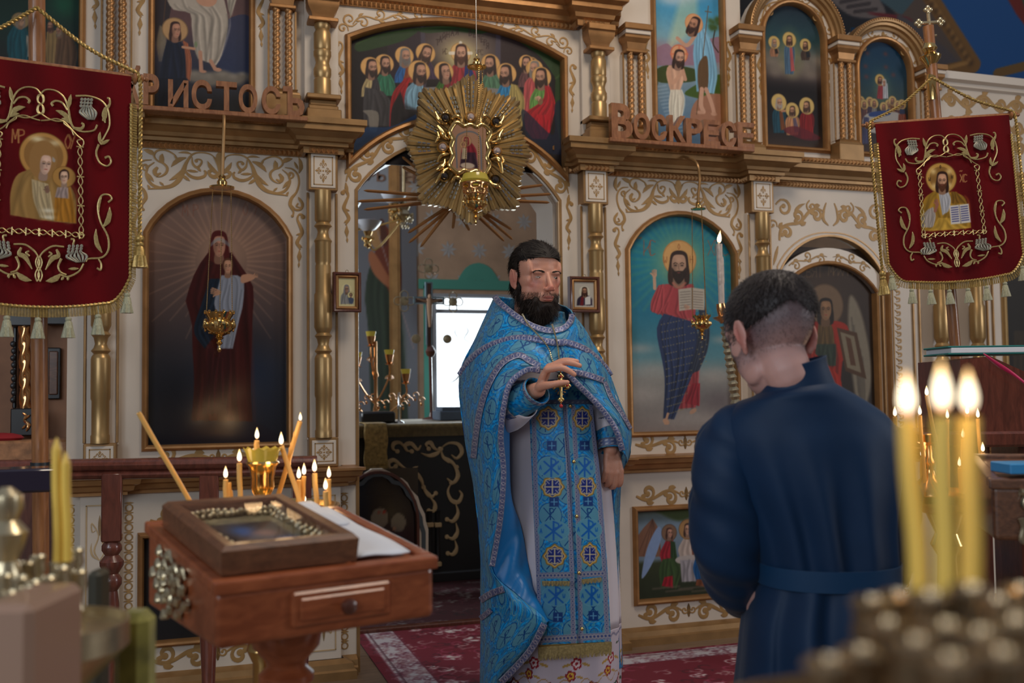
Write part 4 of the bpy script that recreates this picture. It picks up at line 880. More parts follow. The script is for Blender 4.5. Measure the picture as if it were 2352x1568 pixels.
icon('baptism_icon','tall bright blue icon of a baptism in a river',paint_baptism(),.022,HOLE_BAP,FP)
icon('transfiguration_icon','round-arched icon of a robed figure over clouds and three kneeling men',paint_transfiguration(),.022,HOLE_TR,FP)
icon('dormition_icon','round-arched blue icon with a crowd of haloed mourners, behind the right banner',paint_dormition(),.022,HOLE_DO,FP)
icon('hospitality_icon','low landscape icon of winged figures at a white table before a tent',paint_hospitality(),.022,HOLE_AB,FP)
c=wall_canvas(310,1200,700,1480,.022,.008); c.vgrad([(1200,(30,26,26)),(1480,(22,20,22))]); c.robe([(480,1250),(470,1450)],[(560,1250),(570,1450)],(60,30,26),4); c.head(520,1240,40,0,(90,66,52),halo=(90,70,50))
icon('low_dark_icon','low dark icon in the screen behind the lectern',c,.022,HOLE_AL,FP)
c=wall_canvas(2296,600,2420,1200,.022,.012); c.vgrad([(600,(40,34,28)),(1200,(20,18,18))]); c.robe([(2330,760),(2320,1100)],[(2390,760),(2400,1100)],(52,42,30),4)
icon('far_right_icon','tall dark icon at the right edge behind the right banner',c,.022,[(3.15,.4),(3.6,.4),(3.6,2.15),(3.15,2.15)],FPW,'gold_col')
# deacon's door: a separate leaf that carries the archangel
dd=thing('deacon_door','arched side door leaf painted with a haloed winged figure holding a small icon','door',(2.02,.06,0))
c=paint_michael();
q=MB(); DL=[(1.712,.0),(2.322,.0)]+seg_arc(1.712,2.322,1.79,1.935,16); q.prism(DL,[],.05,.08); q.build('leaf',MAT['wood_brown'],dd,smooth=False)
c.mesh('painting',wall_fr(.045),'paint',dd)
q=MB(); ol=[(1.70,1.60),(1.70,2.06),(2.34,2.06),(2.34,1.60)]; hole=seg_arc(1.735,2.30,1.72,1.865,16)
q.prism([(1.705,.0),(1.735,0),(1.735,1.72)]+hole[::-1][1:-1]+[(2.30,1.72),(2.30,0),(2.33,0),(2.33,1.82)]+seg_arc(1.705,2.33,1.82,1.955,16)[1:-1]+[(1.705,1.82)],[],.02,.046)
q.build('door_frame',MAT['cream_side'],dd,smooth=False)
q=MB(); sweep2(q,hole,[(.0,-.045),(0,-.015),(-.006,-.008),(-.018,-.012),(-.022,-.02)]); sweep2(q,[(2.30,.0),(2.30,1.72)],[(.006,-.045),(0,-.01),(-.012,-.006),(-.022,-.02)]); q.build('door_moulding',MAT['gold'],dd)
q=MB(); o=Orn(); A=[(2.018+.62*sin(a),1.275+.62*cos(a)+.012) for a in np.linspace(-.42,-.03,8)]; vine(o,A,.008,.07,.008,.9); o.mirror(2.018); o.emit(q,y=.0195,h=.002); q.build('scrollwork',MAT['gold_paint'],dd)
# ------------------------------------------------------------ the setting: floors, altar room, side room, vault
ident=lambda x,y:(x,y)
mb=MB(); mb.box((.9,-2.2,-.02),(8.2,5.8,.04)); tag(mb.build('floor',MAT['floorboard']),kind='structure')
mb=MB(); mb.box((.9,2.9,-.022),(8.2,4.4,.044)); tag(mb.build('floor',MAT['floorboard']),kind='structure')
mat('altar_wall',(.36,.235,.155),.8,noise=.25,nscale=4); mat('grey_wall',(.26,.27,.30),.8,noise=.15,nscale=5)
mat('teal_paint',(.05,.22,.17),.6); mat('star_paint',(.30,.29,.29),.7); mat('side_orange',(.34,.15,.07),.6,noise=.35,nscale=5)
BY=4.5
wx0,wx1,wz0,wz1=.96,2.05,.98,2.13
mb=MB(); mb.prism([(-3.0,0),(4.6,0),(4.6,4.4),(-3.0,4.4)],[[(wx0,wz0),(wx1,wz0),(wx1,wz1),(wx0,wz1)]],BY,BY+.15); ww=mb.build('wall_altar',MAT['altar_wall'],smooth=False); tag(ww,kind='structure')
def wpart(mb,name,m,par,**k):return mb.build(name,MAT[m],par,**k)
mb=MB()
for i in range(9):
 for j in range(5):
  x=.66+i*.30+(.15 if j%2 else 0); z=2.25+j*.29
  if z>3.6:continue
  for a in range(8):
   t=a*PI/4+.1; d=np.array((cos(t),sin(t))); n=np.array((-d[1],d[0])); r=.085
   mb.add([(x,BY-.002,z),(x+d[0]*r*.5+n[0]*.014,BY-.002,z+d[1]*r*.5+n[1]*.014),(x+d[0]*r,BY-.002,z+d[1]*r),(x+d[0]*r*.5-n[0]*.014,BY-.002,z+d[1]*r*.5-n[1]*.014)],[(3,2,1,0)])
mb.build('painted_stars',MAT['star_paint'],ww,smooth=False)
mb=MB(); mb.box((.60,BY-.01,2.2),(.10,.02,4.4)); mb.box((.60,BY-.015,2.2),(.05,.03,4.4)); mb.build('painted_border',MAT['gold_dull'],ww,smooth=False)
mb=MB(); mb.box((-1.2,BY-.004,2.2),(3.5,.006,4.4)); mb.build('painted_field',MAT['grey_wall'],ww,smooth=False)
mb=MB(); mb.box((1.5,BY-.01,2.215),(1.35,.02,.09)); mb.box((.90,BY-.01,1.55),(.06,.02,1.3)); o=Orn(); o.rib([(1.22,2.2),(1.32,2.32),(1.40,2.34),(1.48,2.32),(1.58,2.2)],[.1,.14,.17,.14,.1]); o.emit(mb,y=BY,h=.006); mb.build('painted_window_border',MAT['teal_paint'],ww,smooth=False)
wi=thing('window_1',None,None,((wx0+wx1)/2,BY,wz0)); tag(wi,kind='structure')
mb=MB(); sweep2(mb,[(wx0,wz0),(wx1,wz0),(wx1,wz1),(wx0,wz1)],[(0,-.12),(0,.01),(.03,.01),(.03,-.12)],True,BY); mb.box(((wx0+wx1)/2,BY+.05,wz1-.16),(wx1-wx0,.04,.035)); mb.build('window_frame',MAT['grey_wall'],wi,smooth=False)
sky=mat('window_sky',(1,1,1),.6,emit=((.86,.95,1.0),1.7)); mb=MB(); mb.box(((wx0+wx1)/2,BY+.1,(wz0+wz1)/2),(wx1-wx0,.01,wz1-wz0)); mb.build('bright_curtain',sky,wi,smooth=False)
mb=MB(); mb.rib=None
o=Orn(); cxw,czw=1.30,1.60
o.rib([(1.22,1.84),(1.19,1.78),(1.22,1.72),(1.20,1.69)],[.004,.010,.008,.004]); o.rib([(1.28,1.85),(1.32,1.79),(1.28,1.72),(1.34,1.68)],[.004,.012,.009,.008]); o.rib([(1.14,1.3),(1.22,1.36),(1.27,1.5)],[.006,.016,.004]); o.rib([(1.2,1.15),(1.26,1.22),(1.25,1.3)],[.006,.014,.004])
o.emit(mb,y=BY+.092,h=.002); mb.build('curtain_embroidery',MAT['grey_wall'],wi)
# painted saint on the altar wall, left of the border
c=wall_canvas(800,470,956,1010,BY-.012,.012); c.C[:]=(92,92,98)
c.robe([(880,560),(850,610),(838,680),(846,760),(850,900),(852,1000)],[(908,560),(918,620),(920,700),(928,800),(935,900),(940,1000)],(38,48,34),4,.6,1.1)
c.poly([(868,520),(885,516),(912,560),(922,620),(918,690),(900,680),(880,640),(862,590)],(96,42,24)); c.poly([(846,590),(858,578),(890,630),(905,650),(896,662),(860,630)],(140,84,54)); c.poly([(856,520),(876,512),(884,540),(866,570),(852,555)],(150,112,70)); c.poly([(872,506),(884,512),(890,560),(876,560)],(74,38,26)); c.line([(858,500),(950,800)],3,(130,110,110),.8)
c.mesh('painted_saint',wall_fr(BY-.012),'paint_matt',ww,.01)
tx=bpy.data.curves.new('wall_lettering','FONT'); tx.body='РЬ СЕНЫ'; tx.size=.15; tx.extrude=.004
def text_mesh(cur,name,m,parent,loc,rot):
 o=bpy.data.objects.new('tmp_text',cur); COL.objects.link(o); bpy.context.view_layer.update()
 me=bpy.data.meshes.new_from_object(o.evaluated_get(bpy.context.evaluated_depsgraph_get())); bpy.data.objects.remove(o)
 me.transform(Matrix.LocRotScale(Vector(loc),rot,Vector((1,1,1)))); me.materials.clear(); me.materials.append(MAT[m]); me.name=name; return link(name,me,parent)
from mathutils import Euler
RX=Euler((PI/2,0,0))
q_=W(838,415,BY-.01); text_mesh(tx,'wall_lettering','wood_brown',ww,(q_[0],BY-.012,q_[2]),RX)
for nm,x in (('wall_left',-3.1),('wall_right',4.7)):
 mb=MB(); mb.box((x,2.4,2.2),(.15,4.5,4.4)); tag(mb.build(nm,MAT['altar_wall'],smooth=False),kind='structure')
# ---- vault at the upper right
VO=np.array((0,.62,2.9)); vdir=np.array((0,-.42,1.)); vdir /= np.linalg.norm(vdir); vn=np.cross((1,0,0),vdir)
def vconv(px,py):
 r=ray(px,py); t=np.dot(VO-CP,vn)/np.dot(r,vn); q=CP+r*t-VO; return (q[0],np.dot(q,vdir))
cv=[vconv(a,b) for a,b in ((1400,-60),(2500,-60),(2500,330),(1400,330))]
C_=Canvas(vconv,min(q[0] for q in cv),max(q[0] for q in cv),-.6,max(q[1] for q in cv),.009,(6,62,118),2*4.9/2287); C_.xm=2200
C_.C[:]=(8,66,122)
C_.poly([(1400,-80),(2060,-80),(2240,146),(2150,172),(1400,330)],(74,62,56),smooth=False)
C_.poly([(1700,-60),(1975,-60),(2110,90),(2090,120),(1930,100),(1700,80)],(18,20,30),smooth=False); C_.poly([(1930,-60),(2060,-60),(2100,0),(2070,36),(1990,-20)],(52,74,84),smooth=False)
C_.poly([(1880,-60),(1965,-60),(2035,30),(1960,38),(1900,-10)],(92,84,84)); C_.poly([(1990,28),(2075,36),(2095,50),(2050,46)],(90,26,34))
for k in range(4):C_.line([(1915+k*16,-6+k*11),(1965+k*16,-18+k*13)],5,(42,36,40),.8)
C_.poly([(2060,36),(2110,60),(2200,140),(2150,150),(2090,100)],(66,60,64))
C_.line([(2090,-80),(2238,150),(2130,176)],22,(104,72,34),smooth=False); C_.line([(2090,-80),(2228,142),(2130,168)],6,(150,110,60),.7,smooth=False)
for k in range(14):C_.blob(2100+k*10,-50+k*15,5,5,(60,40,20),.8)
C_.line([(2300,-60),(2345,20),(2420,120)],20,(96,24,18),smooth=False); C_.poly([(2330,-60),(2500,-60),(2500,150),(2360,40)],(40,66,50),smooth=False)
C_.line([(2290,168),(2400,140),(2500,120)],14,(96,70,34),smooth=False)
ce=C_.mesh('ceiling',(VO,(1,0,0),vdir,-vn),'paint_matt'); tag(ce,kind='structure')
# ---- small room on the left behind the banner: the wall with gilded carved case
mb=MB(); mb.box((-2.4,.42,1.2),(1.46,.06,2.4)); sw=mb.build('wall_side',MAT['side_orange'],smooth=False); tag(sw,kind='structure')
sc=thing('carved_black_case','black carved case with a gilded twisted column in the dark side bay','case',(-2.0,.30,0))
def wb(mb,x0,y0,x1,y1,Y,dep,bev=.004,m=None):
 a,b=W(x0,y0,Y),W(x1,y1,Y); mb.box(((a[0]+b[0])/2,Y+dep/2,(a[2]+b[2])/2),(abs(b[0]-a[0]),dep,abs(a[2]-b[2])),bev=bev,m=m)
mb=MB(); wb(mb,18,705,78,748,.22,.14); wb(mb,24,938,80,1000,.22,.14); wb(mb,104,705,155,745,.30,.1); wb(mb,30,748,36,938,.34,.03)
for k in range(9):
 q=W(30+2*(k%2),790+k*16,.30); mb.ell(q,(.012,.01,.014),n=8,k=5)
mb.build('case_body',MAT['black'],sc)
a,b=W(58,940,.27),W(56,745,.27);
k_=40; rows=[]
for i in range(k_+1):
 t=i/k_; p_=a*(1-t)+b*t; th=np.arange(14)*2*PI/14; rr=.024*(.72+.3*np.abs(np.cos(1.5*(th-10*t)))); rows.append(np.stack([p_[0]+rr*np.cos(th),p_[1]+rr*np.sin(th),np.full(14,p_[2])],1))
mb=MB(); mb.grid(rows,True,True); mb.build('twisted_column',MAT['copper_gold'],sc,ang=1.2)
mb=MB(); q=MB(); wb(mb,108,798,138,916,.36,.03); wb(q,112,806,132,906,.35,.02); mb.build('side_panel_frame',MAT['black'],sc); q.build('side_panel',MAT['wood_brown'],sc)
mb=MB(); o=Orn(lambda x,y:WX(x,y,.215),.0022); o.rib([(52,948),(60,955),(56,965),(66,975),(60,990)],[2,6,4,7,2]); o.leaf((58,960),(70,952),4); o.leaf((60,975),(50,985),4); o.emit(mb,y=.217,h=.006); mb.build('carved_leaf',MAT['copper_gold'],sc)
mb=MB(); a=W(0,1012,.1); mb.box((-2.15,.17,a[2]-.06),(.96,.24,.12),bev=.01); cl=mb.build('gold_damask_cloth',mat('damask',(.42,.19,.08),.6,noise=.5,nscale=30)); tag(cl,'orange damask cloth on the ledge of the side bay, behind the left pole','cloth')
mb=MB(); a=W(22,1003,.14); mb.ell((a[0]-.03,.14,a[2]-.004),(.085,.05,.022),n=12,k=6); tag(mb.build('red_cloth',mat('red_cloth',(.30,.01,.015),.8)),'small crumpled red cloth lying on the side bay ledge','cloth')
mb=MB(); mb.box((-2.15,.18,(W(0,1012,.1)[2]-.13)/2),(1.0,.2,W(0,1012,.1)[2]-.13),bev=.01); tag(mb.build('side_cabinet',MAT['wood_dark']),'dark wooden cabinet standing in the side bay under the damask cloth','cabinet')
# ------------------------------------------------------------ carpets
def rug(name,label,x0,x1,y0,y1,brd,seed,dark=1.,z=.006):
 r=np.random.default_rng(seed); C=Canvas(ident,x0,x1,y0,y1,.006,np.array((104,12,34))*dark,.005); C.xm=0
 def flower(x,y,s,col):
  for a in range(6):t=a*PI/3+r.random()*6; C.ell(x+cos(t)*s*.005*1.1,y+sin(t)*s*.005*1.1,s*.62,s*.42,col,.85,rot=t)
  C.ell(x,y,s*.4,s*.4,np.array((120,60,60))*dark,.9)
 def scroll(x,y,s,col):
  a0=r.random()*6.3; t=np.linspace(0,1,8); dr=1 if r.random()>.5 else -1
  C.line([(x+s*.005*(1-.7*u)*cos(a0+dr*5*u),y+s*.005*(1-.7*u)*sin(a0+dr*5*u)) for u in t],[.5,1.6,2.2,1.4],col,.85)
  for u in (.1,.35):C.ell(x+s*.005*1.2*cos(a0+dr*5*u),y+s*.005*1.2*sin(a0+dr*5*u),s*.22,s*.1,col,.8,rot=a0)
 pal=[np.array(c)*dark for c in ((196,186,184),(166,140,136),(150,60,84),(58,8,22))]
 for i in range(int((x1-x0)*(y1-y0)*150)):
  x,y=x0+r.random()*(x1-x0),y0+r.random()*(y1-y0); scroll(x,y,5+r.random()*6,pal[i%4])
  if i%4==0:flower(x+.03,y,3+r.random()*3,pal[i%2])
 for (bx0,bx1,by0,by1) in brd:
  C.poly([(bx0,by0),(bx1,by0),(bx1,by1),(bx0,by1)],np.array((176,170,176))*dark,smooth=False); n=int((bx1-bx0)*(by1-by0)*1000)
  for i in range(n):
   x,y=bx0+r.random()*(bx1-bx0),by0+r.random()*(by1-by0); scroll(x,y,3+r.random()*3,np.array(((120,70,84),(96,40,60),(150,120,124))[i%3])*dark)
  if bx1-bx0<by1-by0:C.line([(bx0+.02,by0),(bx0+.02,by1)],1.2,(60,20,34)); C.line([(bx1,by0),(bx1,by1)],1.6,(90,10,30))
  else:C.line([(bx0,by1-.02),(bx1,by1-.02)],1.2,(60,20,34)); C.line([(bx0,by0),(bx1,by0)],1.6,(90,10,30))
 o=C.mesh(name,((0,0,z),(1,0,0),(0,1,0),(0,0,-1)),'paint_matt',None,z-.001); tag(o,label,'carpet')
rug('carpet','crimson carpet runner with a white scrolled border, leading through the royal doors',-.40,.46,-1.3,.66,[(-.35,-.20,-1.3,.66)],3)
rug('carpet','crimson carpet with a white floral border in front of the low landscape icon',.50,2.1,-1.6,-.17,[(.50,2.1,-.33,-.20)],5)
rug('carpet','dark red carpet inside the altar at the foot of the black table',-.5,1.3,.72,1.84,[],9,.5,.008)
mb=MB(); mb.box((0.1,.69,.012),(1.4,.05,.024),bev=.005); tag(mb.build('threshold_strip',MAT['wood_dark'],smooth=False),'dark threshold strip across the floor inside the royal doors','threshold')
# ------------------------------------------------------------ things in the altar
AY=1.85
at=thing('altar_table','black altar table with gilt carved scrolls seen through the royal doors','table',(.4,AY+.5,0))
mb=MB(); mb.box((.42,AY+.55,.50),(1.38,1.06,.98),bev=.01); mb.box((.42,AY+.55,.035),(1.46,1.12,.07),bev=.01); mb.build('cabinet',MAT['black'],at,smooth=False)
mb=MB(); o=Orn(lambda x,y:WX(x,y,AY+.02),2.9e-3)
for l_ in ([(912,1036),(902,1030),(904,1018),(918,1016),(930,1028)],[(945,1036),(934,1034),(930,1022),(944,1018),(958,1032),(966,1022)],[(966,1040),(985,1046),(1004,1040),(1012,1030)],[(984,1030),(978,1020),(988,1016),(996,1028),(1010,1036)],
[(1010,1030),(1030,1017),(1052,1020),(1060,1038),(1048,1052),(1036,1044)],[(1012,1032),(1018,1050),(1036,1060),(1048,1072)],[(1030,1058),(1044,1070),(1051,1092),(1040,1108),(1026,1098)],[(1036,1108),(1028,1128),(1036,1148),(1052,1152),(1060,1136),(1054,1126)],[(1046,1156),(1051,1178),(1040,1196),(1026,1192)],[(1046,1200),(1050,1220),(1040,1236),(1026,1232)],[(1044,1240),(1048,1258),(1040,1272),(1028,1270)],
[(908,1070),(896,1074),(892,1062),(904,1056),(920,1068),(936,1080)],[(930,1074),(950,1082),(966,1100),(972,1118)],[(966,1104),(976,1126),(990,1140),(1000,1132)],[(986,1140),(998,1156),(996,1172),(984,1172)]):o.rib(l_,[2,6,10,7,3]); o.dot(l_[0] if len(l_)>4 else l_[-1],5)
o.leaf((940,1082),(960,1070),8); o.emit(mb,y=AY+.018,h=.01)
mb.build('gilt_carving',MAT['gold_pale'],at)
mb=MB()
for px in (988,1006):
 a,b=W(px,1205,AY),W(px,1300,AY); mb.lathe((a[0],AY+.012,b[2]),[(.02,0),(.014,.02),(.014,.33),(.02,.35)],10)
mb.build('colonnette',MAT['black'],at)
for px in (988,1006):
 mb=MB()
 for py in (1205,1295):a=W(px,py,AY); mb.box((a[0],AY+.008,a[2]),(.045,.045,.03),bev=.004)
 mb.build('colonnette_cap',MAT['gold_pale'],at)
cloth_m=mat('ochre_cloth',(.22,.145,.045),.7,noise=.4,nscale=40,sheen=.3)
mb=MB(); mb.box((.42,AY+.52,1.005),(1.44,1.14,.03),bev=.01)
for i in range(140):mb.box((-.30+i*.0103,AY-.055,.97),(.006,.006,.06))
tag(mb.build('altar_cloth',cloth_m,smooth=False),'ochre fringed cloth covering the black altar table','cloth')
mb=MB(); x0,x1=W(836,1000,AY-.06)[0],W(889,1000,AY-.06)[0]; zt,zb=1.022,W(860,1072,AY-.06)[2]
g=[[(x0+(x1-x0)*u/8+.004*sin(v*1.1+u),y,z) for u in range(9)] for v,(y,z) in enumerate([(AY+.30,zt+.006),(AY+.05,zt+.006),(AY-.055,zt+.004),(AY-.072,zt-.02)]+[(AY-.07-.006*sin(t*5),zt-.02-(zt-.02-zb)*t) for t in np.linspace(.12,1,9)])]
mb.grid(g)
for i in range(22):mb.box((x0+(x1-x0)*(i+.5)/22,AY-.072,zb-.025),(.005,.004,.06))
o_=mb.build('hanging_cloth',mat('ochre_band',(.44,.28,.08),.65,noise=.5,nscale=50,sheen=.3)); sm=o_.modifiers.new('t','SOLIDIFY'); sm.thickness=.004; tag(o_,'narrow ochre cloth strip hanging over the left front of the altar table','cloth')
# scalloped icon case standing before the table
def pxp(l,Y):return [WX(a,b,Y) for a,b in l]
ic=thing('scalloped_icon_case','dark icon in a scalloped white and blue arched frame standing before the altar','icon',(-.1,1.6,0))
YI=1.5
L=[(820,1310),(820,1100),(832,1092),(842,1082),(858,1078),(880,1076),(896,1084),(906,1094),(924,1098),(936,1108),(944,1124),(960,1140),(966,1160),(976,1180),(978,1196),(984,1215),(984,1320)]
out=pxp(L,YI); cxx=W(868,1200,YI)[0]; left=[(2*cxx-x,z) for x,z in out if x>cxx]; out=[q for q in out if q[0]>cxx]; out=[(out[-1][0],.02)]+out[::-1]+left[::1][::1];
out=[(2*cxx-out[0][0],.02)]+[(out[0][0],.02)]+out[1:]
inn_=[(cxx+.235*cos(a),.44+.30*sin(a)) for a in np.linspace(0,PI,24)]; hole=[(cxx-.235,.06),(cxx+.235,.06)]+inn_
mb=MB(); mb.prism(out,[hole],YI,YI+.05); mb.build('frame',MAT['cream_side'],ic,smooth=False)
mb=MB(); ip=[(cxx+(x-cxx)*.90,.02+(z-.02)*.955) for x,z in out[1:-1]]; sweep2(mb,ip,[(-.012,-.005),(-.012,.008),(.012,.008),(.012,-.005)],False,YI); mb.build('frame_band',mat('slate_band',(.06,.075,.09),.5),ic)
mb=MB(); sweep2(mb,hole,[(-.02,-.005),(-.015,.012),(0,.012),(.004,-.02)],True,YI); mb.build('inner_moulding',MAT['wood_dark'],ic)
c=wall_canvas(780,1080,960,1340,YI+.03,.01); c.vgrad([(1080,(60,50,38)),(1180,(34,26,22)),(1340,(14,11,12))]); c.ell(872,1190,22,26,(118,108,94)); c.ell(915,1200,19,24,(120,112,96)); c.blob(885,1240,30,26,(20,16,26),.8); c.blob(868,1230,9,12,(90,16,24),.8); c.blob(912,1240,14,20,(22,30,46),.8); c.text(862,1172,'ІНЦИ',8,(150,40,30),6,2)
for x,y in ((878,1218),(890,1222),(905,1214),(866,1216)):c.ell(x,y,4,5,(150,110,84),.8)
c.mesh('painting',wall_fr(YI+.03),'paint_glazed',ic)
# crucifix on a tall stand
cx_=thing('crucifix','standing crucifix with trefoil medallion ends on a thin post behind the altar table','crucifix',(.75,2.6,1.0))
CY=2.55; q0=W(985,700,CY); X0,Z0=q0[0],W(985,690,CY)[2]; k1=math.dist(W(985,690,CY),W(986,690,CY))
mb=MB(); mb.box((X0,CY,Z0-35*k1),(9*k1,.02,150*k1),bev=.003); mb.box((X0,CY,Z0),(62*k1,.02,9*k1),bev=.003); mb.build('cross_beams',MAT['wood_dark'],cx_)
mb=MB(); sweep2(mb,[(X0-6*k1,Z0-100*k1),(X0-6*k1,Z0-7*k1),(X0-34*k1,Z0-7*k1),(X0-34*k1,Z0+7*k1),(X0-7*k1,Z0+7*k1),(X0-7*k1,Z0+40*k1),(X0+7*k1,Z0+40*k1),(X0+7*k1,Z0+7*k1),(X0+34*k1,Z0+7*k1),(X0+34*k1,Z0-7*k1),(X0+6*k1,Z0-7*k1),(X0+6*k1,Z0-100*k1)],[(-.006,-.01),(-.006,.012),(.004,.012),(.004,-.01)],False,CY); mb.build('cross_border',mat('pale_blue_paint',(.22,.32,.38),.5),cx_)
mb=MB(); mb.ell((X0,CY-.025,Z0+8*k1),(4*k1,.02,6*k1)); mb.tube([(X0,CY-.02,Z0+3*k1),(X0,CY-.025,Z0-25*k1),(X0+k1,CY-.02,Z0-60*k1)],[7*k1,6*k1,3*k1],8); mb.tube([(X0-28*k1,CY-.02,Z0+3*k1),(X0-14*k1,CY-.02,Z0-1*k1),(X0,CY-.02,Z0-4*k1),(X0+14*k1,CY-.02,Z0-1*k1),(X0+28*k1,CY-.02,Z0+3*k1)],[1.6*k1,2.4*k1,3*k1,2.4*k1,1.6*k1],6); mb.build('corpus',mat('corpus_skin',(.42,.25,.15),.6),cx_)
for (dx,dz) in ((0,72),(-56,-2),(56,-2),(-30,-86),(42,-86)):
 mb=MB()
 for (a,b) in ((0,0),(-14,0),(14,0),(0,14),(0,-14)):mb.tube([(X0+(dx+a+9*cos(t))*k1,CY,Z0+(dz+b+9*sin(t))*k1) for t in np.linspace(0,2*PI,15)],1.3*k1,6,cap=False) if abs(dx)>50 or dz>0 or a==b==0 else None
 mb.lathe((X0+dx*k1,CY+.006,Z0+dz*k1),[(10*k1,0),(10*k1,.008),(4*k1,.014)],14,axis=(0,-1,0)); mb.build('trefoil_end',MAT['brass_pale'],cx_)
mb=MB(); zb_=1.03; mb.tube([(X0+2*k1,CY,Z0-105*k1),(X0+4*k1,CY,zb_)],.012,8); mb.lathe((X0+3*k1,CY,Z0-128*k1),[(2*k1,0),(9*k1,5*k1),(12*k1,14*k1),(7*k1,24*k1),(2*k1,28*k1)],12); mb.lathe((X0+4*k1,CY,zb_-.005),[(.07,0),(.06,.01),(.02,.02),(.014,.05)],12); mb.build('post',MAT['wood_dark'],cx_)
# seven-branched candelabrum with yellow cups
cd=thing('candelabrum','many-branched brass candelabrum with yellow glass cups on the altar table','candelabrum',(-.1,2.3,1.02)); DY=2.3
base=W(880,962,DY); base[2]=1.02
mb=MB(); mb.lathe((base[0]-.05,DY,1.02),[(.075,0),(.07,.012),(.03,.03),(.016,.06),(.02,.09),(.012,.12),(.012,.30),(.02,.32),(.011,.35),(.011,.55)],14); mb.build('stem',MAT['copper_gold'],cd)
cups=[(852,752,0),(894,794,0),(932,838,0),(820,800,0),(800,840,0)]
for (px,py,f) in cups:
 q=W(px,py+35,DY); mb=MB(); mid=np.array((base[0]-.05,DY,q[2]-.28))
 mb.tube(cr([mid,(mid+q)/2+np.array((0,0,-.07)),q+np.array((0,0,-.10)),q+np.array((0,0,-.02))],6),.006,7); mb.swl=None
 for s_ in (-1,1):
  t=np.linspace(0,5,12); mb.tube([(q[0]+s_*(.028-.004*a)*cos(a)*1.,DY,q[2]-.12+(.028-.004*a)*sin(a)) for a in t],.004,5)
 mb.lathe(q+np.array((0,0,-.03)),[(.006,0),(.026,.006),(.03,.012),(.012,.016),(.02,.022),(.028,.06),(.031,.075)],12); mb.build('arm',MAT['copper_gold'],cd)
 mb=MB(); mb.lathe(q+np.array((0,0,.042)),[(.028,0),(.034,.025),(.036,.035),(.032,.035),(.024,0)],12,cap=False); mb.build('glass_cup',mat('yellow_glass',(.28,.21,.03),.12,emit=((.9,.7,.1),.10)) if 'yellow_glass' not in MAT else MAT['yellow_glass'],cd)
mb=MB()
for k in range(14):
 x,z=base[0]-.28+.042*k,1.17+.03*sin(k*1.7); t=np.linspace(0,5.2,12); mb.tube([(x+(.026-.004*a)*cos(a),DY,z+(.026-.004*a)*sin(a)) for a in t],.004,5); mb.ell((x,DY,z-.03),(.008,.006,.012),n=6,k=4)
mb.build('filigree',MAT['copper_gold'],cd)
mb=MB(); q=W(920,958,2.0); mb.lathe((q[0],2.05,1.02),[(.035,0),(.03,.01),(.008,.02),(.008,.1),(.014,.11),(.006,.12),(.006,.2)],12); tag(mb.build('small_candlestick',MAT['silver']),'small silvery candlestick on the altar table, right of the candelabrum','candlestick')
mb=MB(); a,b=W(830,940,2.0),W(908,962,2.0); mb.box(((a[0]+b[0])/2,2.1,1.06),(b[0]-a[0],.22,.075),bev=.012); tag(mb.build('black_box',MAT['black']),'low black box lying on the altar table under the candelabrum','box')
mb=MB(); a=W(1040,935,2.2); mb.box((a[0]+.08,2.4,1.055),(.30,.22,.065),bev=.006); mb.box((a[0]+.08,2.4,1.10),(.26,.19,.03),bev=.004); tag(mb.build('grey_book',mat('grey_blue_cover',(.10,.13,.18),.5),smooth=False),'grey-blue book lying on the altar table in front of the window','book')
# chandelier behind the arch, left
ch=thing('altar_chandelier','chandelier with white glass shades and brass arms hanging in the altar, upper left','chandelier',(-.2,2.4,2.2)); HY=2.4
mat('shade_glass',(.62,.64,.70),.3)
for (px,py,r) in ((845,515,.085),(905,452,.08),(800,470,.08)):
 q=W(px,py,HY); mb=MB(); mb.lathe(q,[(.02,-.05),(.055,-.035),(r*1.02,0),(r*1.15,.02),(r*1.1,.022),(r*.9,0),(.03,-.035)],18,cap=False); mb.build('glass_shade',MAT['shade_glass'],ch)
 mb=MB(); mb.lathe(q+np.array((0,0,-.17)),[(.002,0),(.012,.01),(.02,.03),(.012,.05),(.03,.07),(.022,.09),(.034,.12)],10)
 for k in range(6):mb.ell(q+np.array((.035*cos(k),.03*sin(k),-.10-.02*(k%3))),(.009,.009,.016),n=6,k=4)
 mb.tube(cr([q+np.array((0,0,-.12)),q+np.array((.06,0,-.17)),W(925,500,HY)+np.array((0,0,0)),W(930,470,HY)],6),.007,6); mb.build('lamp_arm',MAT['brass'],ch)
mb=MB(); q=W(928,480,HY); mb.lathe(q+np.array((0,0,-.1)),[(.003,0),(.02,.02),(.045,.06),(.03,.09),(.045,.12),(.02,.15),(.012,.2),(.012,1.4)],12)
for k in range(22):a=k*2.4; mb.ell(q+np.array((.06*cos(a),.05*sin(a),-.04-.025*(k%4))),(.009,.009,.017),n=6,k=4)
mb.build('crystal_stem',MAT['brass_pale'],ch)
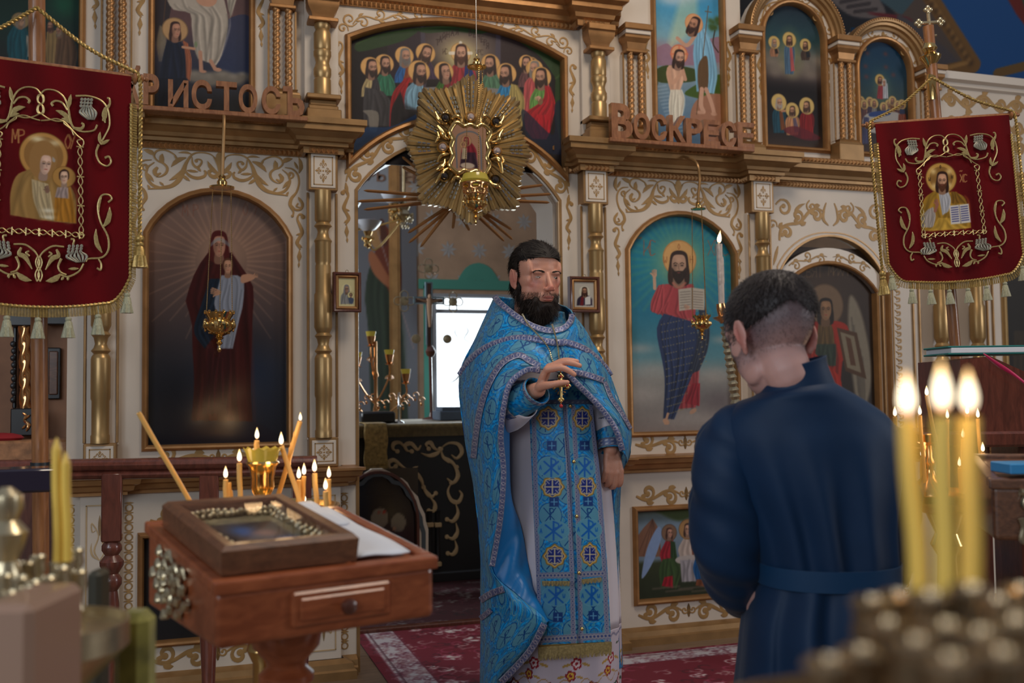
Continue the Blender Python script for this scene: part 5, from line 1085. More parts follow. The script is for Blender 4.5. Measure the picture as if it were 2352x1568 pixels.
# ------------------------------------------------------------ sunburst icon over the royal doors
SY=-.10; sc0=WX(1078,345,SY); sb=thing('sunburst_icon','star-shaped gilded sunburst with stones around a small icon, over the royal doors','icon',(sc0[0],SY,sc0[1]))
tips=[WX(a,b,SY) for a,b in ((1217,354),(1187,228),(1078,171),(964,207),(931,334),(962,468),(1077,517),(1187,481))]
ta=[math.atan2(z-sc0[1],x-sc0[0])%(2*PI) for x,z in tips]; tr=[math.dist(t,sc0) for t in tips]
idx=np.argsort(ta); ta=np.array(ta)[idx]; tr=np.array(tr)[idx]
mb=MB(); rows_=[]
for i in range(8):
 a0,a1=ta[i],ta[(i+1)%8]+(2*PI if i==7 else 0); r0,r1=tr[i],tr[(i+1)%8]; n=10
 for k in range(n):
  t=(k+.5)/n; a=a0+(a1-a0)*t; v=abs(t-.5)*2; rr=(r0*(1-t)+r1*t)*(.84+.16*v**1.7); hw=(a1-a0)/n/2*.96; ri=.10
  p=lambda r,q,h:(sc0[0]+r*cos(q),SY-h,sc0[1]+r*sin(q)); h0=.018+.010*(k%2)
  b_=rr*(.985)
  mb.add([p(ri,a-hw,h0*.72),p(ri,a,h0+.003),p(ri,a+hw,h0*.72),p(b_,a-hw,h0*.7),p(rr+.006,a,h0+.001),p(b_,a+hw,h0*.7),p(ri,a-hw,-.01),p(ri,a+hw,-.01),p(b_,a-hw,-.006),p(rr+.006,a,-.006),p(b_,a+hw,-.006)],
   [(0,1,4,3),(1,2,5,4),(3,4,9,8),(4,5,10,9),(0,3,8,6),(5,2,7,10),(6,8,9,10,7)])
  if k in (0,1,9) or k in (4,5):
   stones=MB(); lo=.17 if k in (4,5) else .19; m_=int((rr-.02-lo)/.021)
   for j in range(m_):
    r=lo+j*.021+.008; R=np.array(((cos(a),0,-sin(a)),(0,1,0),(sin(a),0,cos(a)))); stones.box(p(r,a,h0+.005),(.016,.006,.0075),R,bev=.0015)
   rows_.append(stones)
mb.build('rays',MAT['sun_gilt'],sb,ang=.3); mat('stones',(.72,.74,.76),.12,1.)
for q in rows_:q.build('stone_row',MAT['stones'],sb,smooth=False)
ZS=lambda x,y:WX(900+x/4.126,160+y/4.126,SY-.04)
kS=math.dist(ZS(700,700),ZS(800,700))/100
mb=MB(); w4=[ZS(a,b) for a,b in ((590,550),(885,570),(878,950),(592,935))]
ctr=np.mean(w4,0); loop=[]
for i in range(4):
 a,b=np.array(w4[i]),np.array(w4[(i+1)%4]); n=np.array(((b-a)[1],-(b-a)[0])); n /= np.linalg.norm(n); n=-n if np.dot((a+b)/2-ctr,n)<0 else n
 for t,o_ in ((0,.016),(.12,.022),(.3,.007),(.5,.018),(.7,.007),(.88,.022)):loop.append((a+(b-a)*t+n*o_))
L3=cr(loop,4,True); L3=np.stack([L3[:,0],np.full(len(L3),SY-.045),L3[:,1]],1); L3=np.vstack([L3,L3[:1]])
mb.tube(L3,.013,8,cap=False,up=(0,1,0)); L4=L3.copy(); L4[:,0]=ctr[0]+(L3[:,0]-ctr[0])*.90; L4[:,2]=ctr[1]+(L3[:,2]-ctr[1])*.93; L4[:,1]+=.004; mb.tube(L4,.007,8,cap=False,up=(0,1,0))
q=MB(); L5=L3.copy(); L5[:,0]=ctr[0]+(L3[:,0]-ctr[0])*1.0; mb.prism([(x,z) for x,_,z in L3[:-1]],[],SY-.04,SY-.005); mat('dark_stone',(.05,.045,.05),.2,.5); mat('pearl',(.5,.42,.42),.15,.3)
for (x,y,big) in ((505,460,1),(745,450,0),(985,497,1),(480,735,0),(995,772,0),(495,1010,1),(740,1030,0),(980,1045,1)):
 c_=ZS(x,y); mb.lathe((c_[0],SY-.03,c_[1]),[(50*kS,0),(52*kS,.014),(44*kS,.022),(36*kS,.016),(36*kS,.01)],18,axis=(0,-1,0))
 q=MB(); q.lathe((c_[0],SY-.04,c_[1]),[(34*kS,0),(30*kS,.012),(14*kS,.02)],14,axis=(0,-1,0)); q.build('medallion',MAT['dark_stone' if big else 'pearl'],sb)
for (pts,wd) in (([(410,400),(430,450),(470,500),(520,520)],30),([(560,470),(600,440),(650,460),(660,500)],26),([(840,500),(850,450),(900,440),(940,470)],26),([(1060,440),(1040,490),(1000,530),(960,540)],28),([(430,530),(470,580),(500,640),(540,660)],36),([(1050,570),(1020,620),(1000,680),(940,690)],36),
    ([(430,870),(460,820),(500,800),(540,800)],26),([(500,850),(490,900),(440,940),(420,950)],34),([(940,850),(1000,840),(1030,900),(1045,980)],34),([(410,1080),(440,1030),(490,960),(540,930)],26),([(560,1070),(600,1020),(650,1040),(640,1080)],28),([(920,1050),(960,1090),(1010,1110),(1030,1140)],34),([(560,420),(520,390),(530,430)],24),([(410,690),(440,640),(430,590)],24),([(1040,820),(1060,870),(1040,900)],20)):
 c3=cr([(*ZS(a,b),0) for a,b in pts],5); c3=np.stack([c3[:,0],np.full(len(c3),SY-.042),c3[:,1]],1); mb.tube(c3,np.interp(np.linspace(0,1,len(c3)),[0,.5,1],[wd*.3*kS,wd*.8*kS,wd*.35*kS]),8,up=(0,1,0))
mb.build('baroque_frame',MAT['brass'],sb,ang=1.)
c=wall_canvas(1040,288,1116,394,SY-.052,.0016,(150,112,88)); c.line([(1050,385),(1048,320),(1062,305),(1080,302),(1096,308),(1104,324),(1106,388)],4,(84,92,100),.8)
c.robe([(1068,326),(1060,345),(1058,372)],[(1082,326),(1094,345),(1094,375)],(120,30,40),3); c.robe([(1060,350),(1056,384)],[(1092,350),(1098,386)],(52,30,40),3); c.head(1071,324,14,-.2,(150,100,76),hood=(110,30,36),halo=(160,120,86)); c.head(1064,333,9,.3,(170,120,92),hair=(60,40,30),long=False,halo=(170,130,90)); c.robe([(1062,340),(1060,365)],[(1072,340),(1072,365)],(170,150,120),2); c.ell(1074,380,18,7,(170,150,130))
c.mesh('painting',wall_fr(SY-.052),'paint_glazed',sb,.006)
Z8=lambda x,y:(820+x/2.613,380+y/2.613); Z2=lambda x,y:(700+x/2.6137,y/2.6137)
rods=[(Z8(40,150),Z8(400,178)),(Z8(0,215),Z8(400,199)),(Z8(40,265),Z8(400,225)),(Z8(305,405),Z8(530,258)),(Z8(310,465),Z8(550,262)),(Z8(380,490),Z8(556,262)),(Z8(930,385),Z8(760,280)),(Z8(935,445),Z8(740,280)),(Z8(885,455),Z8(700,280)),(Z8(575,380),Z8(588,270)),(Z8(675,390),Z8(630,310)),(Z2(1430,1110),Z2(1220,1138)),(Z2(1480,1165),Z2(1220,1178)),(Z2(1470,1215),Z2(1220,1205)),(Z2(585,1000),Z2(720,1070)),(Z2(585,940),Z2(720,1050))]
for a,b in rods:
 A,B=W(*a,-.03),W(*b,-.06); mb=MB(); mb.tube([A,A+(B-A)*.06,B],[.001,.0065,.0085],4,up=(0,1,0)); mb.build('long_ray',MAT['gold'],sb,smooth=False)
# ------------------------------------------------------------ hanging oil lamps
def chain(mb,a,b,r=.0016,n=40):
 a,b=np.array(a),np.array(b); L=np.linalg.norm(b-a); k=int(L/.009); t=np.linspace(0,1,k*3+1); p=a+(b-a)*t[:,None]; ph=np.arange(len(t))*PI*2/3
 mb.tube(p,r*(1+.45*np.cos(ph)),5)
def lampada(label,hook,top,bowl,Y,s,bracket=None,canopy=True,cup=None):
 T,B=W(*top,Y),W(*bowl,Y); t=thing('hanging_oil_lamp',label,'oil lamp',tuple(B),'hanging oil lamps')
 if bracket is not None:
  mb=MB(); mb.tube(cr(bracket,8),.007,8); mb.build('bracket',MAT['gold_dull'],t)
 mb=MB(); mb.lathe(T+np.array((0,0,-.012*s)),[(.002,0),(.05*s,.004*s),(.052*s,.010*s),(.02*s,.018*s),(.022*s,.03*s),(.014*s,.042*s),(.018*s,.05*s),(.005*s,.064*s),(.003,.075*s)],16); mb.build('canopy',MAT['brass'],t)
 mb=MB(); R0,R1=.042*s,.060*s; A=[(.5,2.6,4.7)][0]
 for a in A:chain(mb,T+np.array((R0*cos(a),R0*sin(a),-.01)),B+np.array((R1*cos(a),R1*sin(a),.035*s)))
 mb.build('chains',MAT['brass'],t)
 mb=MB(); prof=[(.004,-.115),(.010,-.105),(.004,-.095),(.004,-.088),(.014,-.078),(.006,-.066),(.018,-.056),(.012,-.05),(.034,-.04),(.055,-.022),(.060,0),(.052,.012),(.044,.02),(.050,.03),(.058,.045),(.060,.05),(.053,.05),(.044,.035),(.038,.01)]
 mb.lathe(B,[(r*s,h*s) for r,h in prof],24)
 for k in range(12):
  a=k*PI/6; mb.ell(B+np.array((.058*s*cos(a),.058*s*sin(a),-.004*s)),(.009*s,.009*s,.014*s),n=7,k=5); mb.ell(B+np.array((.058*s*cos(a+.26),.058*s*sin(a+.26),.05*s)),(.006*s,.006*s,.009*s),n=6,k=4); mb.ell(B+np.array((.038*s*cos(a),.038*s*sin(a),-.034*s)),.006*s,n=6,k=4)
 mb.build('bowl',MAT['brass'],t)
 for a in A:mb=MB(); e=B+np.array((.064*s*cos(a),.064*s*sin(a),.012*s)); mb.ell(e,(.009*s,.009*s,.016*s),n=8,k=6); mb.ell(e+np.array((0,0,-.03*s)),(.005*s,.005*s,.012*s),n=6,k=5); mb.build('pendant',MAT['brass'],t)
 if cup:mb=MB(); mb.lathe(B,[(.034*s,.02*s),(.045*s,.06*s),(.05*s,.085*s),(.047*s,.085*s),(.03*s,.02*s)],18,cap=False); mb.build('glass_cup',MAT['yellow_glass'],t)
 return t
h0=W(512,278,-.10); T0=W(510,418,-.22)
lampada('brass oil lamp hanging on chains before the dark mother and child icon',None,(510,428),(504,745),-.22,.98,[h0+np.array((0,.05,0)),h0+np.array((0,-.05,.02)),h0+np.array((0,-.12,-.04)),T0])
h0=W(1573,352,-.10); T0=W(1604,470,-.24)
lampada('brass oil lamp hanging on a hooked bracket before the turquoise icon',None,(1604,478),(1612,742),-.24,.70,[h0+np.array((0,.05,0)),W(1598,372,-.22),W(1607,410,-.24),W(1604,445,-.24),T0])
t=lampada('pierced brass oil lamp hanging in front of the sunburst icon',None,(1095,152),(1092,466),-.42,.80,None)
mb=MB(); a,b=W(1092,-60,-.42),W(1095,148,-.42); mb.tube([a,b],.0022,5); mb.build('suspension_wire',MAT['silver'],t)
mb=MB(); B=W(1092,466,-.42)
rows=[]
for k in range(9):
 z=.035+.06*k/8; th=np.arange(28)*2*PI/28; rows.append(np.stack([B[0]+(.050+.008*k/8)*np.cos(th),B[1]+(.050+.008*k/8)*np.sin(th),np.full(28,B[2]+z*.9)],1))
g=np.array(rows); fs=[(i*28+j,i*28+(j+1)%28,(i+1)*28+(j+1)%28,(i+1)*28+j) for i in range(8) for j in range(28) if not (((i in (1,2)) and j%4 in (1,2)) or ((i in (4,5)) and (j+2)%4 in (1,2)))]
mb.add(g.reshape(-1,3),fs); o_=mb.build('pierced_gallery',MAT['copper_gold'],t); sm=o_.modifiers.new('t','SOLIDIFY'); sm.thickness=.002
mb=MB(); mb.lathe(B,[(.046,.086),(.062,.094),(.058,.10),(.05,.122),(.047,.122),(.052,.098)],22,cap=False); mb.build('glass_cup',MAT['yellow_glass'],t)
# ------------------------------------------------------------ carved wooden letters
def letters(label,chars,p0,p1,Y,plank,tilt_px):
 t=thing('wooden_inscription',label,'inscription',tuple(W(*p0,Y)))
 a,b=W(*plank[0],Y),W(*plank[1],Y); mb=MB(); d=b-a; L=np.linalg.norm(d); d /= L; n=np.array((-d[2],0,d[0])); R=np.stack([d,(0,1,0),n],1)
 mb.box((a+b)/2+np.array((0,.02,0)),(L,.07,.020),R,bev=.003); mb.build('plank',MAT['wood_letters'],t,smooth=False)
 for ch,x0,x1,yt,yb in chars:
  A,B_=W(x0,yb,Y),W(x1,yt,Y); wd,ht=abs(B_[0]-A[0]),abs(B_[2]-A[2])
  if ch=='Ъ':mb=MB(); mb.prism([(x*wd,z*ht) for x,z in ((0,1),(.44,1),(.44,.62),(.72,.62),(.92,.53),(1,.31),(.92,.09),(.72,0),(.2,0),(.2,.82),(0,.82))],[[(x*wd,z*ht) for x,z in ((.44,.44),(.66,.44),(.76,.31),(.66,.18),(.44,.18))]],-.012,.022,fr=(A,d,n,(0,1,0))); mb.build('letter',MAT['wood_letters'],t,smooth=False); continue
  cu=bpy.data.curves.new('t','FONT'); cu.body=ch; cu.size=1; cu.offset=.03; cu.extrude=.5; cu.resolution_u=6
  o=bpy.data.objects.new('t',cu); COL.objects.link(o); bpy.context.view_layer.update(); me=bpy.data.meshes.new_from_object(o.evaluated_get(bpy.context.evaluated_depsgraph_get())); bpy.data.objects.remove(o)
  v=np.empty(len(me.vertices)*3); me.vertices.foreach_get('co',v); v=v.reshape(-1,3); lo,hi=v.min(0),v.max(0); v=(v-lo)/(hi-lo); u=v.copy()
  q=A+np.outer(u[:,0]*wd,d)*1+np.outer(u[:,1]*ht,n); q[:,1]=Y-.012+(1-u[:,2])*.034; me.vertices.foreach_set('co',q.ravel()); me.materials.clear(); me.materials.append(MAT['wood_letters']); me.name='letter'; me.update(); link('letter',me,t)
 return t
letters('carved wooden inscription beginning with a big letter, left side over the dark icon',[('Х',284,323,153,238),('P',329,366,173,241),('И',386,433,187,246),('С',440,487,187,251),('Т',496,544,191,254),('О',548,591,197,259),('С',601,644,201,262),('Ъ',650,699,203,266)],(345,243),(700,270),-.195,((300,246),(706,275)),0)
letters('carved wooden inscription on the right side under the baptism icon',[('B',1403,1450,241,317),('О',1454,1490,262,320),('С',1495,1529,265,323),('К',1535,1572,268,326),('P',1574,1611,275,330),('Е',1614,1650,278,334),('С',1655,1688,281,337),('Е',1692,1729,284,340)],(1405,320),(1725,343),-.195,((1399,321),(1730,346)),0)
# ------------------------------------------------------------ two small framed icons on the door pilasters
def small_icon(label,x0,x1,y0,y1,Y,pal):
 t=thing('small_framed_icon',label,'icon',tuple(W((x0+x1)/2,y1,Y)),'small framed icons on the door posts'); a,b=WX(x0,y1,Y),WX(x1,y0,Y); lp=[(a[0],a[1]),(b[0],a[1]),(b[0],b[1]),(a[0],b[1])]
 mb=MB(); sweep2(mb,lp,[(0,-.026),(0,.006),(.004,.010),(.010,.008),(.014,.0),(.014,-.02)],True,Y); mb.box(((a[0]+b[0])/2,Y+.022,(a[1]+b[1])/2),(b[0]-a[0]-.004,.004,b[1]-a[1]-.004)); mb.build('frame',MAT['wood_dark'],t)
 mb=MB(); i_=.014; lp2=[(a[0]+i_,a[1]+i_),(b[0]-i_,a[1]+i_),(b[0]-i_,b[1]-i_),(a[0]+i_,b[1]-i_)]; sweep2(mb,lp2,[(0,.002),(.004,.004),(.010,0),(.012,-.006)],True,Y); mb.build('gilt_liner',MAT['gold'],t)
 c=wall_canvas(x0+8,y0+10,x1-8,y1-9,Y+.006,.0012,(176,168,156)); cx=(x0+x1)/2; cy=y0+(y1-y0)*.40
 if pal:c.ell(cx,cy+2,14,14,(196,190,170)); c.robe([(cx-7,cy+10),(cx-16,cy+18),(cx-18,y1-16)],[(cx+7,cy+10),(cx+16,cy+18),(cx+18,y1-16)],(50,40,56),4); c.robe([(cx-8,cy+14),(cx-10,y1-16)],[(cx-2,cy+12),(cx-3,y1-16)],(110,30,36),2); c.poly([(cx+1,y1-36),(cx+14,y1-37),(cx+14,y1-18),(cx+1,y1-17)],(200,196,190),smooth=False); c.head(cx,cy+1,17,0,(160,116,90),beard=(54,34,26),hair=(50,30,24))
 else:c.C[:]=(196,186,140); c.ell(cx-1,cy+1,13,13,(206,196,150)); c.robe([(cx-7,cy+8),(cx-14,cy+18),(cx-15,y1-18)],[(cx+6,cy+8),(cx+14,cy+20),(cx+15,y1-18)],(128,128,126),4,.6); c.head(cx-1,cy+2,15,.3,(150,120,100),hood=(120,116,118)); c.head(cx+9,cy+16,9,-.2,(150,120,100),long=False,halo=(200,190,140)); c.poly([(cx+4,cy+22),(cx+15,cy+24),(cx+13,y1-20),(cx+6,y1-20)],(70,80,100))
 c.mesh('painting',wall_fr(Y+.006),'paint_glazed',t,.003); mb=MB(); q=W((x0+x1)/2,y0-3,Y+.01); mb.tube([(q[0]+.006*cos(u),q[1],q[2]+.006*sin(u)) for u in np.linspace(0,2*PI,10)],.0012,5); mb.build('hanging_loop',MAT['brass'],t); return t
small_icon('small pale framed icon of mother and child on the left door post',765,829,626,716,-.112,0); small_icon('small framed icon of a bearded man with a book on the right door post',1309,1376,636,717,-.112,1)
# ------------------------------------------------------------ church banners
mat('velvet',(1,1,1),.85,attr=True,spec=.15,sheen=.04,bump=.15,bscale=400); mat('thread',(.50,.38,.16),.38,.55,noise=.3,nscale=200); mat('thread_silver',(.27,.25,.19),.45,.35,noise=.3,nscale=200); mat('tassel_silk',(.40,.38,.24),.55,noise=.45,nscale=120,stretch=(6,6,1),sheen=.4); mat('cord',(.46,.30,.09),.4,.5,noise=.4,nscale=150)
zb2=lambda x,y:(1960+x/3.268,240+y/3.268)
def embroidery(conv,k):
 f=lambda x,y:conv(*zb2(x,y)); o=Orn(f,k)
 R=lambda p,w:o.rib(p,w)
 R([(632,264),(600,240),(550,242),(508,270),(487,320),(480,390),(465,430),(420,450),(355,442),(332,412)],[8,7,7,8,10,12,10,8,8,10]); R([(470,432),(425,435),(408,415),(420,405)],[12,16,12,10])
 o.leaf((485,330),(465,258),22); o.leaf((486,400),(556,345),26,-.15); o.leaf((480,410),(528,385),20,-.1); R([(492,340),(515,305),(550,295),(574,308),(568,322)],[8,9,9,12,12])
 R([(440,265),(370,262),(300,282),(264,330),(262,410),(295,470),(315,500)],[9,8,8,9,8,8,10]); o.leaf((285,400),(256,300),26,.15); o.leaf((300,390),(280,320),26,-.1); R([(276,330),(252,300),(250,272),(264,268)],[20,12,9,9])
 o.leaf((318,515),(318,448),20,.1); o.leaf((322,515),(268,488),18); R([(332,515),(350,560),(335,610),(295,628),(270,605),(280,578),(304,585)],[12,10,9,8,9,10,12])
 for cy_,ry in ((290,24),(342,24)):t=np.linspace(0,2*PI,13); R([(634+16*cos(a),cy_+ry*sin(a)) for a in t],[7]*3)
 R([(640,362),(600,388),(560,400),(520,400),(512,415),(480,440),(468,470)],[6]*3); R([(640,400),(600,396),(560,388),(520,398),(490,425),(450,470),(415,500),(430,530),(452,500),(425,490)],[6]*3)
 for (a,b,n) in (((438,530),(470,990),9),((480,990),(700,972),5)):
  a,b=np.array(a,float),np.array(b,float); d=b-a; nn=np.array((-d[1],d[0]))/np.linalg.norm(d); t=np.linspace(0,1,n*6+1)
  for s_ in (-1,1):R([tuple(a+d*u+nn*s_*12*sin(u*n*PI)) for u in t],[5]*2)
  for u in (0,.34,.67,1):q=a+d*u; R([tuple(q-nn*20),tuple(q+nn*20)],[6]*2)
 t=np.linspace(0,2*PI,9); R([(472+15*cos(a),992+15*sin(a)) for a in t],[6]*2)
 R([(305,820),(282,800),(300,780),(340,785),(365,840),(358,920),(322,1000),(325,1070),(365,1110),(440,1115),(455,1130)],[10,9,8,9,9,9,10,10,9,8,6]); o.leaf((345,950),(298,845),30,-.12); o.leaf((362,870),(338,790),18,.1); o.leaf((362,1085),(385,960),26,.12); o.leaf((366,1070),(398,1030),20); R([(385,1118),(372,1145),(378,1175),(398,1165)],[8,9,10,10])
 R([(570,1050),(630,1045),(680,1070),(704,1095)],[8,9,9,7]); R([(612,1062),(604,1095),(640,1110),(680,1165)],[10,22,26,4]); R([(660,1100),(640,1085),(655,1075)],[8,10,8])
 R([(590,1110),(610,1150),(600,1180),(570,1195)],[14,10,8,8]); o.leaf((600,1190),(684,1224),30,.1); R([(470,1140),(500,1180),(560,1205),(600,1195)],[8,9,9,8]); o.leaf((500,1165),(558,1165),14); o.leaf((560,1205),(565,1225),14); o.leaf((585,1205),(600,1222),14); R([(520,1040),(512,1015),(530,1010)],[10,9,10])
 for s_ in (-1,1):R([tuple((704+u*10+s_*11*sin(u*2*PI),1095+u*130)) for u in np.linspace(0,1,15)],[6]*2)
 th=Orn(f,k)
 for (cx,cy_,rx,ry,rot) in ((378,328,56,62,.2),(505,1085,70,50,.15)):
  for i in range(6):u=-1+2*(i+.5)/6; th.rib([(cx+(u*rx*.5)*cos(rot),cy_-ry*.1),(cx+u*rx*.95,cy_+ry*.35),(cx+u*rx*.35-rx*.25,cy_+ry*.95)],[6,14,5])
  for i in range(4):
   for j in range(3):th.dot((cx-rx*.45+i*rx*.32+j*4,cy_-ry*.75+j*ry*.28),8.5)
 ax=conv(*zb2(672,640)); return o,th
def plane_fr(px,py,d,phi,roll):
 O=P(px,py,d); hF=np.array((cF[0],cF[1],0)); hF /= np.linalg.norm(hF); hR=np.array((hF[1],-hF[0],0)); e=hR*cos(phi)+hF*sin(phi); up=np.array((0,0,1.)); ex=e*cos(roll)+up*sin(roll); ez=up*cos(roll)-e*sin(roll); ey=np.cross(ez,ex);
 if np.dot(ey,cF)<0:ey=-ey
 def conv(px,py):r=ray(px,py); t=np.dot(O-CP,ey)/np.dot(r,ey); q=CP+r*t-O; return (np.dot(q,ex),np.dot(q,ez))
 return O,ex,ez,ey,conv
def tassel(mb,p,L,r,big=False,down=(0,0,-1)):
 d=np.array(down,float); q=Vector((0,0,-1)).rotation_difference(Vector(d)).to_matrix(); n=18; rows=[];
 for (rr,h) in [(.15,0),(.45,-.03),(.55,-.10),(.5,-.16),(.42,-.19),(.55,-.26),(.8,-.55),(1.,-.95),(1.0,-1.)]:
  th=np.arange(n)*2*PI/n; w_=1+(.16*np.cos(th*9+h*3) if h<-.2 else 0); rows.append(np.stack([rr*r*w_*np.cos(th),rr*r*w_*np.sin(th),np.full(n,h*L)],1))
 mb.grid(np.array(rows) @ np.array(q).T+np.array(p),True,True,flip=True)
def cord(mb,p,r=.006,strands=2,tw=260):
 p=rs(cr(p,10),1+max(10,int(np.sum(np.linalg.norm(np.diff(np.array(p,float),axis=0),axis=1))/.004))); T=np.gradient(p,axis=0); T /= np.linalg.norm(T,axis=1)[:,None]; s=np.arange(len(p))*.004
 for k in range(strands):
  a=s*tw+k*2*PI/strands; n1=np.cross(T,(0.3,1,0.1)); n1 /= np.linalg.norm(n1,axis=1)[:,None]; n2=np.cross(T,n1); mb.tube(p+n1*(r*.6*np.cos(a))[:,None]+n2*(r*.6*np.sin(a))[:,None],r*.62,6)
def banner(label,cen,w_,h,painter,kpx,emb,pole,poletop,right):
 O,ex,ez,ey,conv=cen; fr=(O,ex,ez,ey); t=thing('church_banner',label,'banner',tuple(W3(pole[1]))); hw=w_/2
 def edge(u):
  a=abs(u); return -h*(1-.045*a**2) if a<.72 else -h*(.977-.115*((a-.72)/.28)**2.2)
 C=Canvas(conv,-hw,hw,-h,0.0,.0019,(96,2,9),kpx); C.xm=0
 n=(.90+.10*np.sin(C.U*40+C.V*6)*np.cos(C.V*9))[...,None]; C.C=C.C*n; painter(C)
 # cloth sheet: rounded bottom corners, a little swell
 U,V=C.U,C.V; bot=np.vectorize(lambda u:edge(u/hw))(C.u); Vn=V/(-h)*bot[None,:]*-1
 Vn=(V/(-h))*bot[None,:]; sw=.006*np.sin(U/hw*3.1+1)*(V/-h)
 g=O+U[...,None]*ex+Vn[...,None]*ez+(sw-.0)[...,None]*ey; me=bpy.data.meshes.new('cloth'); i=(np.arange(C.nv-1)[:,None]*C.nu+np.arange(C.nu-1)[None]).ravel()
 me.from_pydata(g.reshape(-1,3).tolist(),[],np.stack([i,i+1,i+C.nu+1,i+C.nu],1).tolist()); me.materials.append(MAT['velvet']); setcol(me,lin(np.clip(C.C.reshape(-1,3),0,255))); o_=link('cloth',me,t); sm=o_.modifiers.new('t','SOLIDIFY'); sm.thickness=.004; sm.offset=-1
 S_=np.vectorize(lambda u,v:.006*sin(u/hw*3.1+1)*(v/-h))
 o,th=emb
 for oo,m_,nm,hh in ((o,'thread','gold_embroidery',.0022),(th,'thread_silver','embroidered_thistle',.0036)):
  n_=18 if oo is th else len(oo.q)
  for i_ in range(0,len(oo.q),n_):mb=MB(); q_=Orn(); q_.q=oo.q[i_:i_+n_]; q_.emit(mb,fr,y=-.006,h=hh); mb.build(nm,MAT[m_],t)
 # fringe
 mb=MB(); pts=[(-hw,-h*(.12+.72*k/60)) for k in range(61)]+[(u*hw,edge(u)) for u in np.linspace(-1,1,90)]+[(hw,-h*(.84-.72*k/60)) for k in range(61)]; q=rs(pts,420); d=np.gradient(q,axis=0); d /= np.linalg.norm(d,axis=1)[:,None]; nr=np.stack([d[:,1],-d[:,0]],1)
 c3=np.array([O+a*ex+b*ez-ey*.003 for a,b in q]); mb.tube(c3,.0045*(1+.3*np.cos(np.arange(420)*2.1)),6)
 for k in range(420):
  side=abs(nr[k][0]); L=.024 if side<.8 else .016; a=q[k]; b=a+nr[k]*L+np.array((0,-.004)); tt=d[k]*.0016
  A,B_=[O+p_[0]*ex+p_[1]*ez-ey*(.001+.002*(k%2)) for p_ in (a,b)]; e1=d[k][0]*ex+d[k][1]*ez; e2=ey
  mb.add([A-e1*.0012,A+e1*.0012,B_+e1*.0015,B_-e1*.0015,A+e2*.002,B_+e2*.002],[(0,1,2,3),(1,4,5,2),(4,0,3,5)])
 mb.build('fringe',MAT['cord'],t)
 # crossbar, finials
 mb=MB(); mb.tube([O-ex*(hw+.012)+ez*.0+ey*.012,O+ex*(hw+.012)+ey*.012],.011,12)
 for s_ in (-1,1):
  mb.lathe(O+ex*s_*(hw+.004)+ey*.012,[(.011,0),(.018,.004),(.019,.010),(.010,.016),(.009,.019),(.014,.023),(.014,.028),(.006,.032),(.005,.035),(.008,.039),(.005,.044),(.001,.047)],16,axis=tuple(ex*s_))
 mb.build('crossbar',MAT['wood_pole'],t)
 mb=MB(); pl,pt=W3(pole[1]),W3(pole[0]); mb.tube([pl,pt],pole[2],16); mb.build('pole',MAT['wood_pole'],t)
 for s_ in (-1,1):
  mb=MB(); A=O+ex*s_*(hw+.018)+ez*.012; B_=W3(poletop); cord(mb,[A,(A+B_)/2-ez*.02,B_],.0055)
  dz=pole[3][0 if s_<0 else 1]; E_=O+ex*s_*(hw+.026)-ez*dz; cord(mb,[A+ez*.0,A+ex*s_*.008-ez*.05,(A+E_)/2+ex*s_*.004,E_],.0055); mb.build('cord',MAT['cord'],t)
  mb=MB(); mb.ell(E_-ez*.008,.013,n=10,k=7); tassel(mb,E_-ez*.016,.075,.021,down=tuple(-ez)); mb.build('big_tassel',MAT['cord'],t)
 for u in np.linspace(-.97,.97,pole[4]):
  p_=O+ex*u*hw+ez*(edge(u)-.018); mb=MB(); mb.tube([p_+ez*.02,p_-ez*.012],.002,5); tassel(mb,p_-ez*.010,.058,.016,down=tuple(-ez)); mb.build('tassel',MAT['tassel_silk'],t)
 return t
def W3(q):return P(*q)
def halfsym(o,th,ax,u2x):
 for k in (o,th):k.q=[(a-(ax,0),b-(ax,0)) for a,b in k.q]; k.mirror(0)
cenR=plane_fr(2164,274,3.9,0.02,.062); eR=embroidery(cenR[4],3.9/2287/3.268); axs=[cenR[4](*zb2(x,y))[0] for x,y in ((640,300),(715,1230))]
for k in eR:
 k.q=[(a-(np.interp(a[:,1:2],[-1,0],[np.mean(axs)]*2)),b-np.mean(axs)) for a,b in [(a*(1,1),b*(1,1)) for a,b in k.q]]
 k.q=[(np.stack([a[:,0],a[:,1]],1),np.stack([b[:,0],b[:,1]],1)) for a,b in k.q]; k.mirror(0)
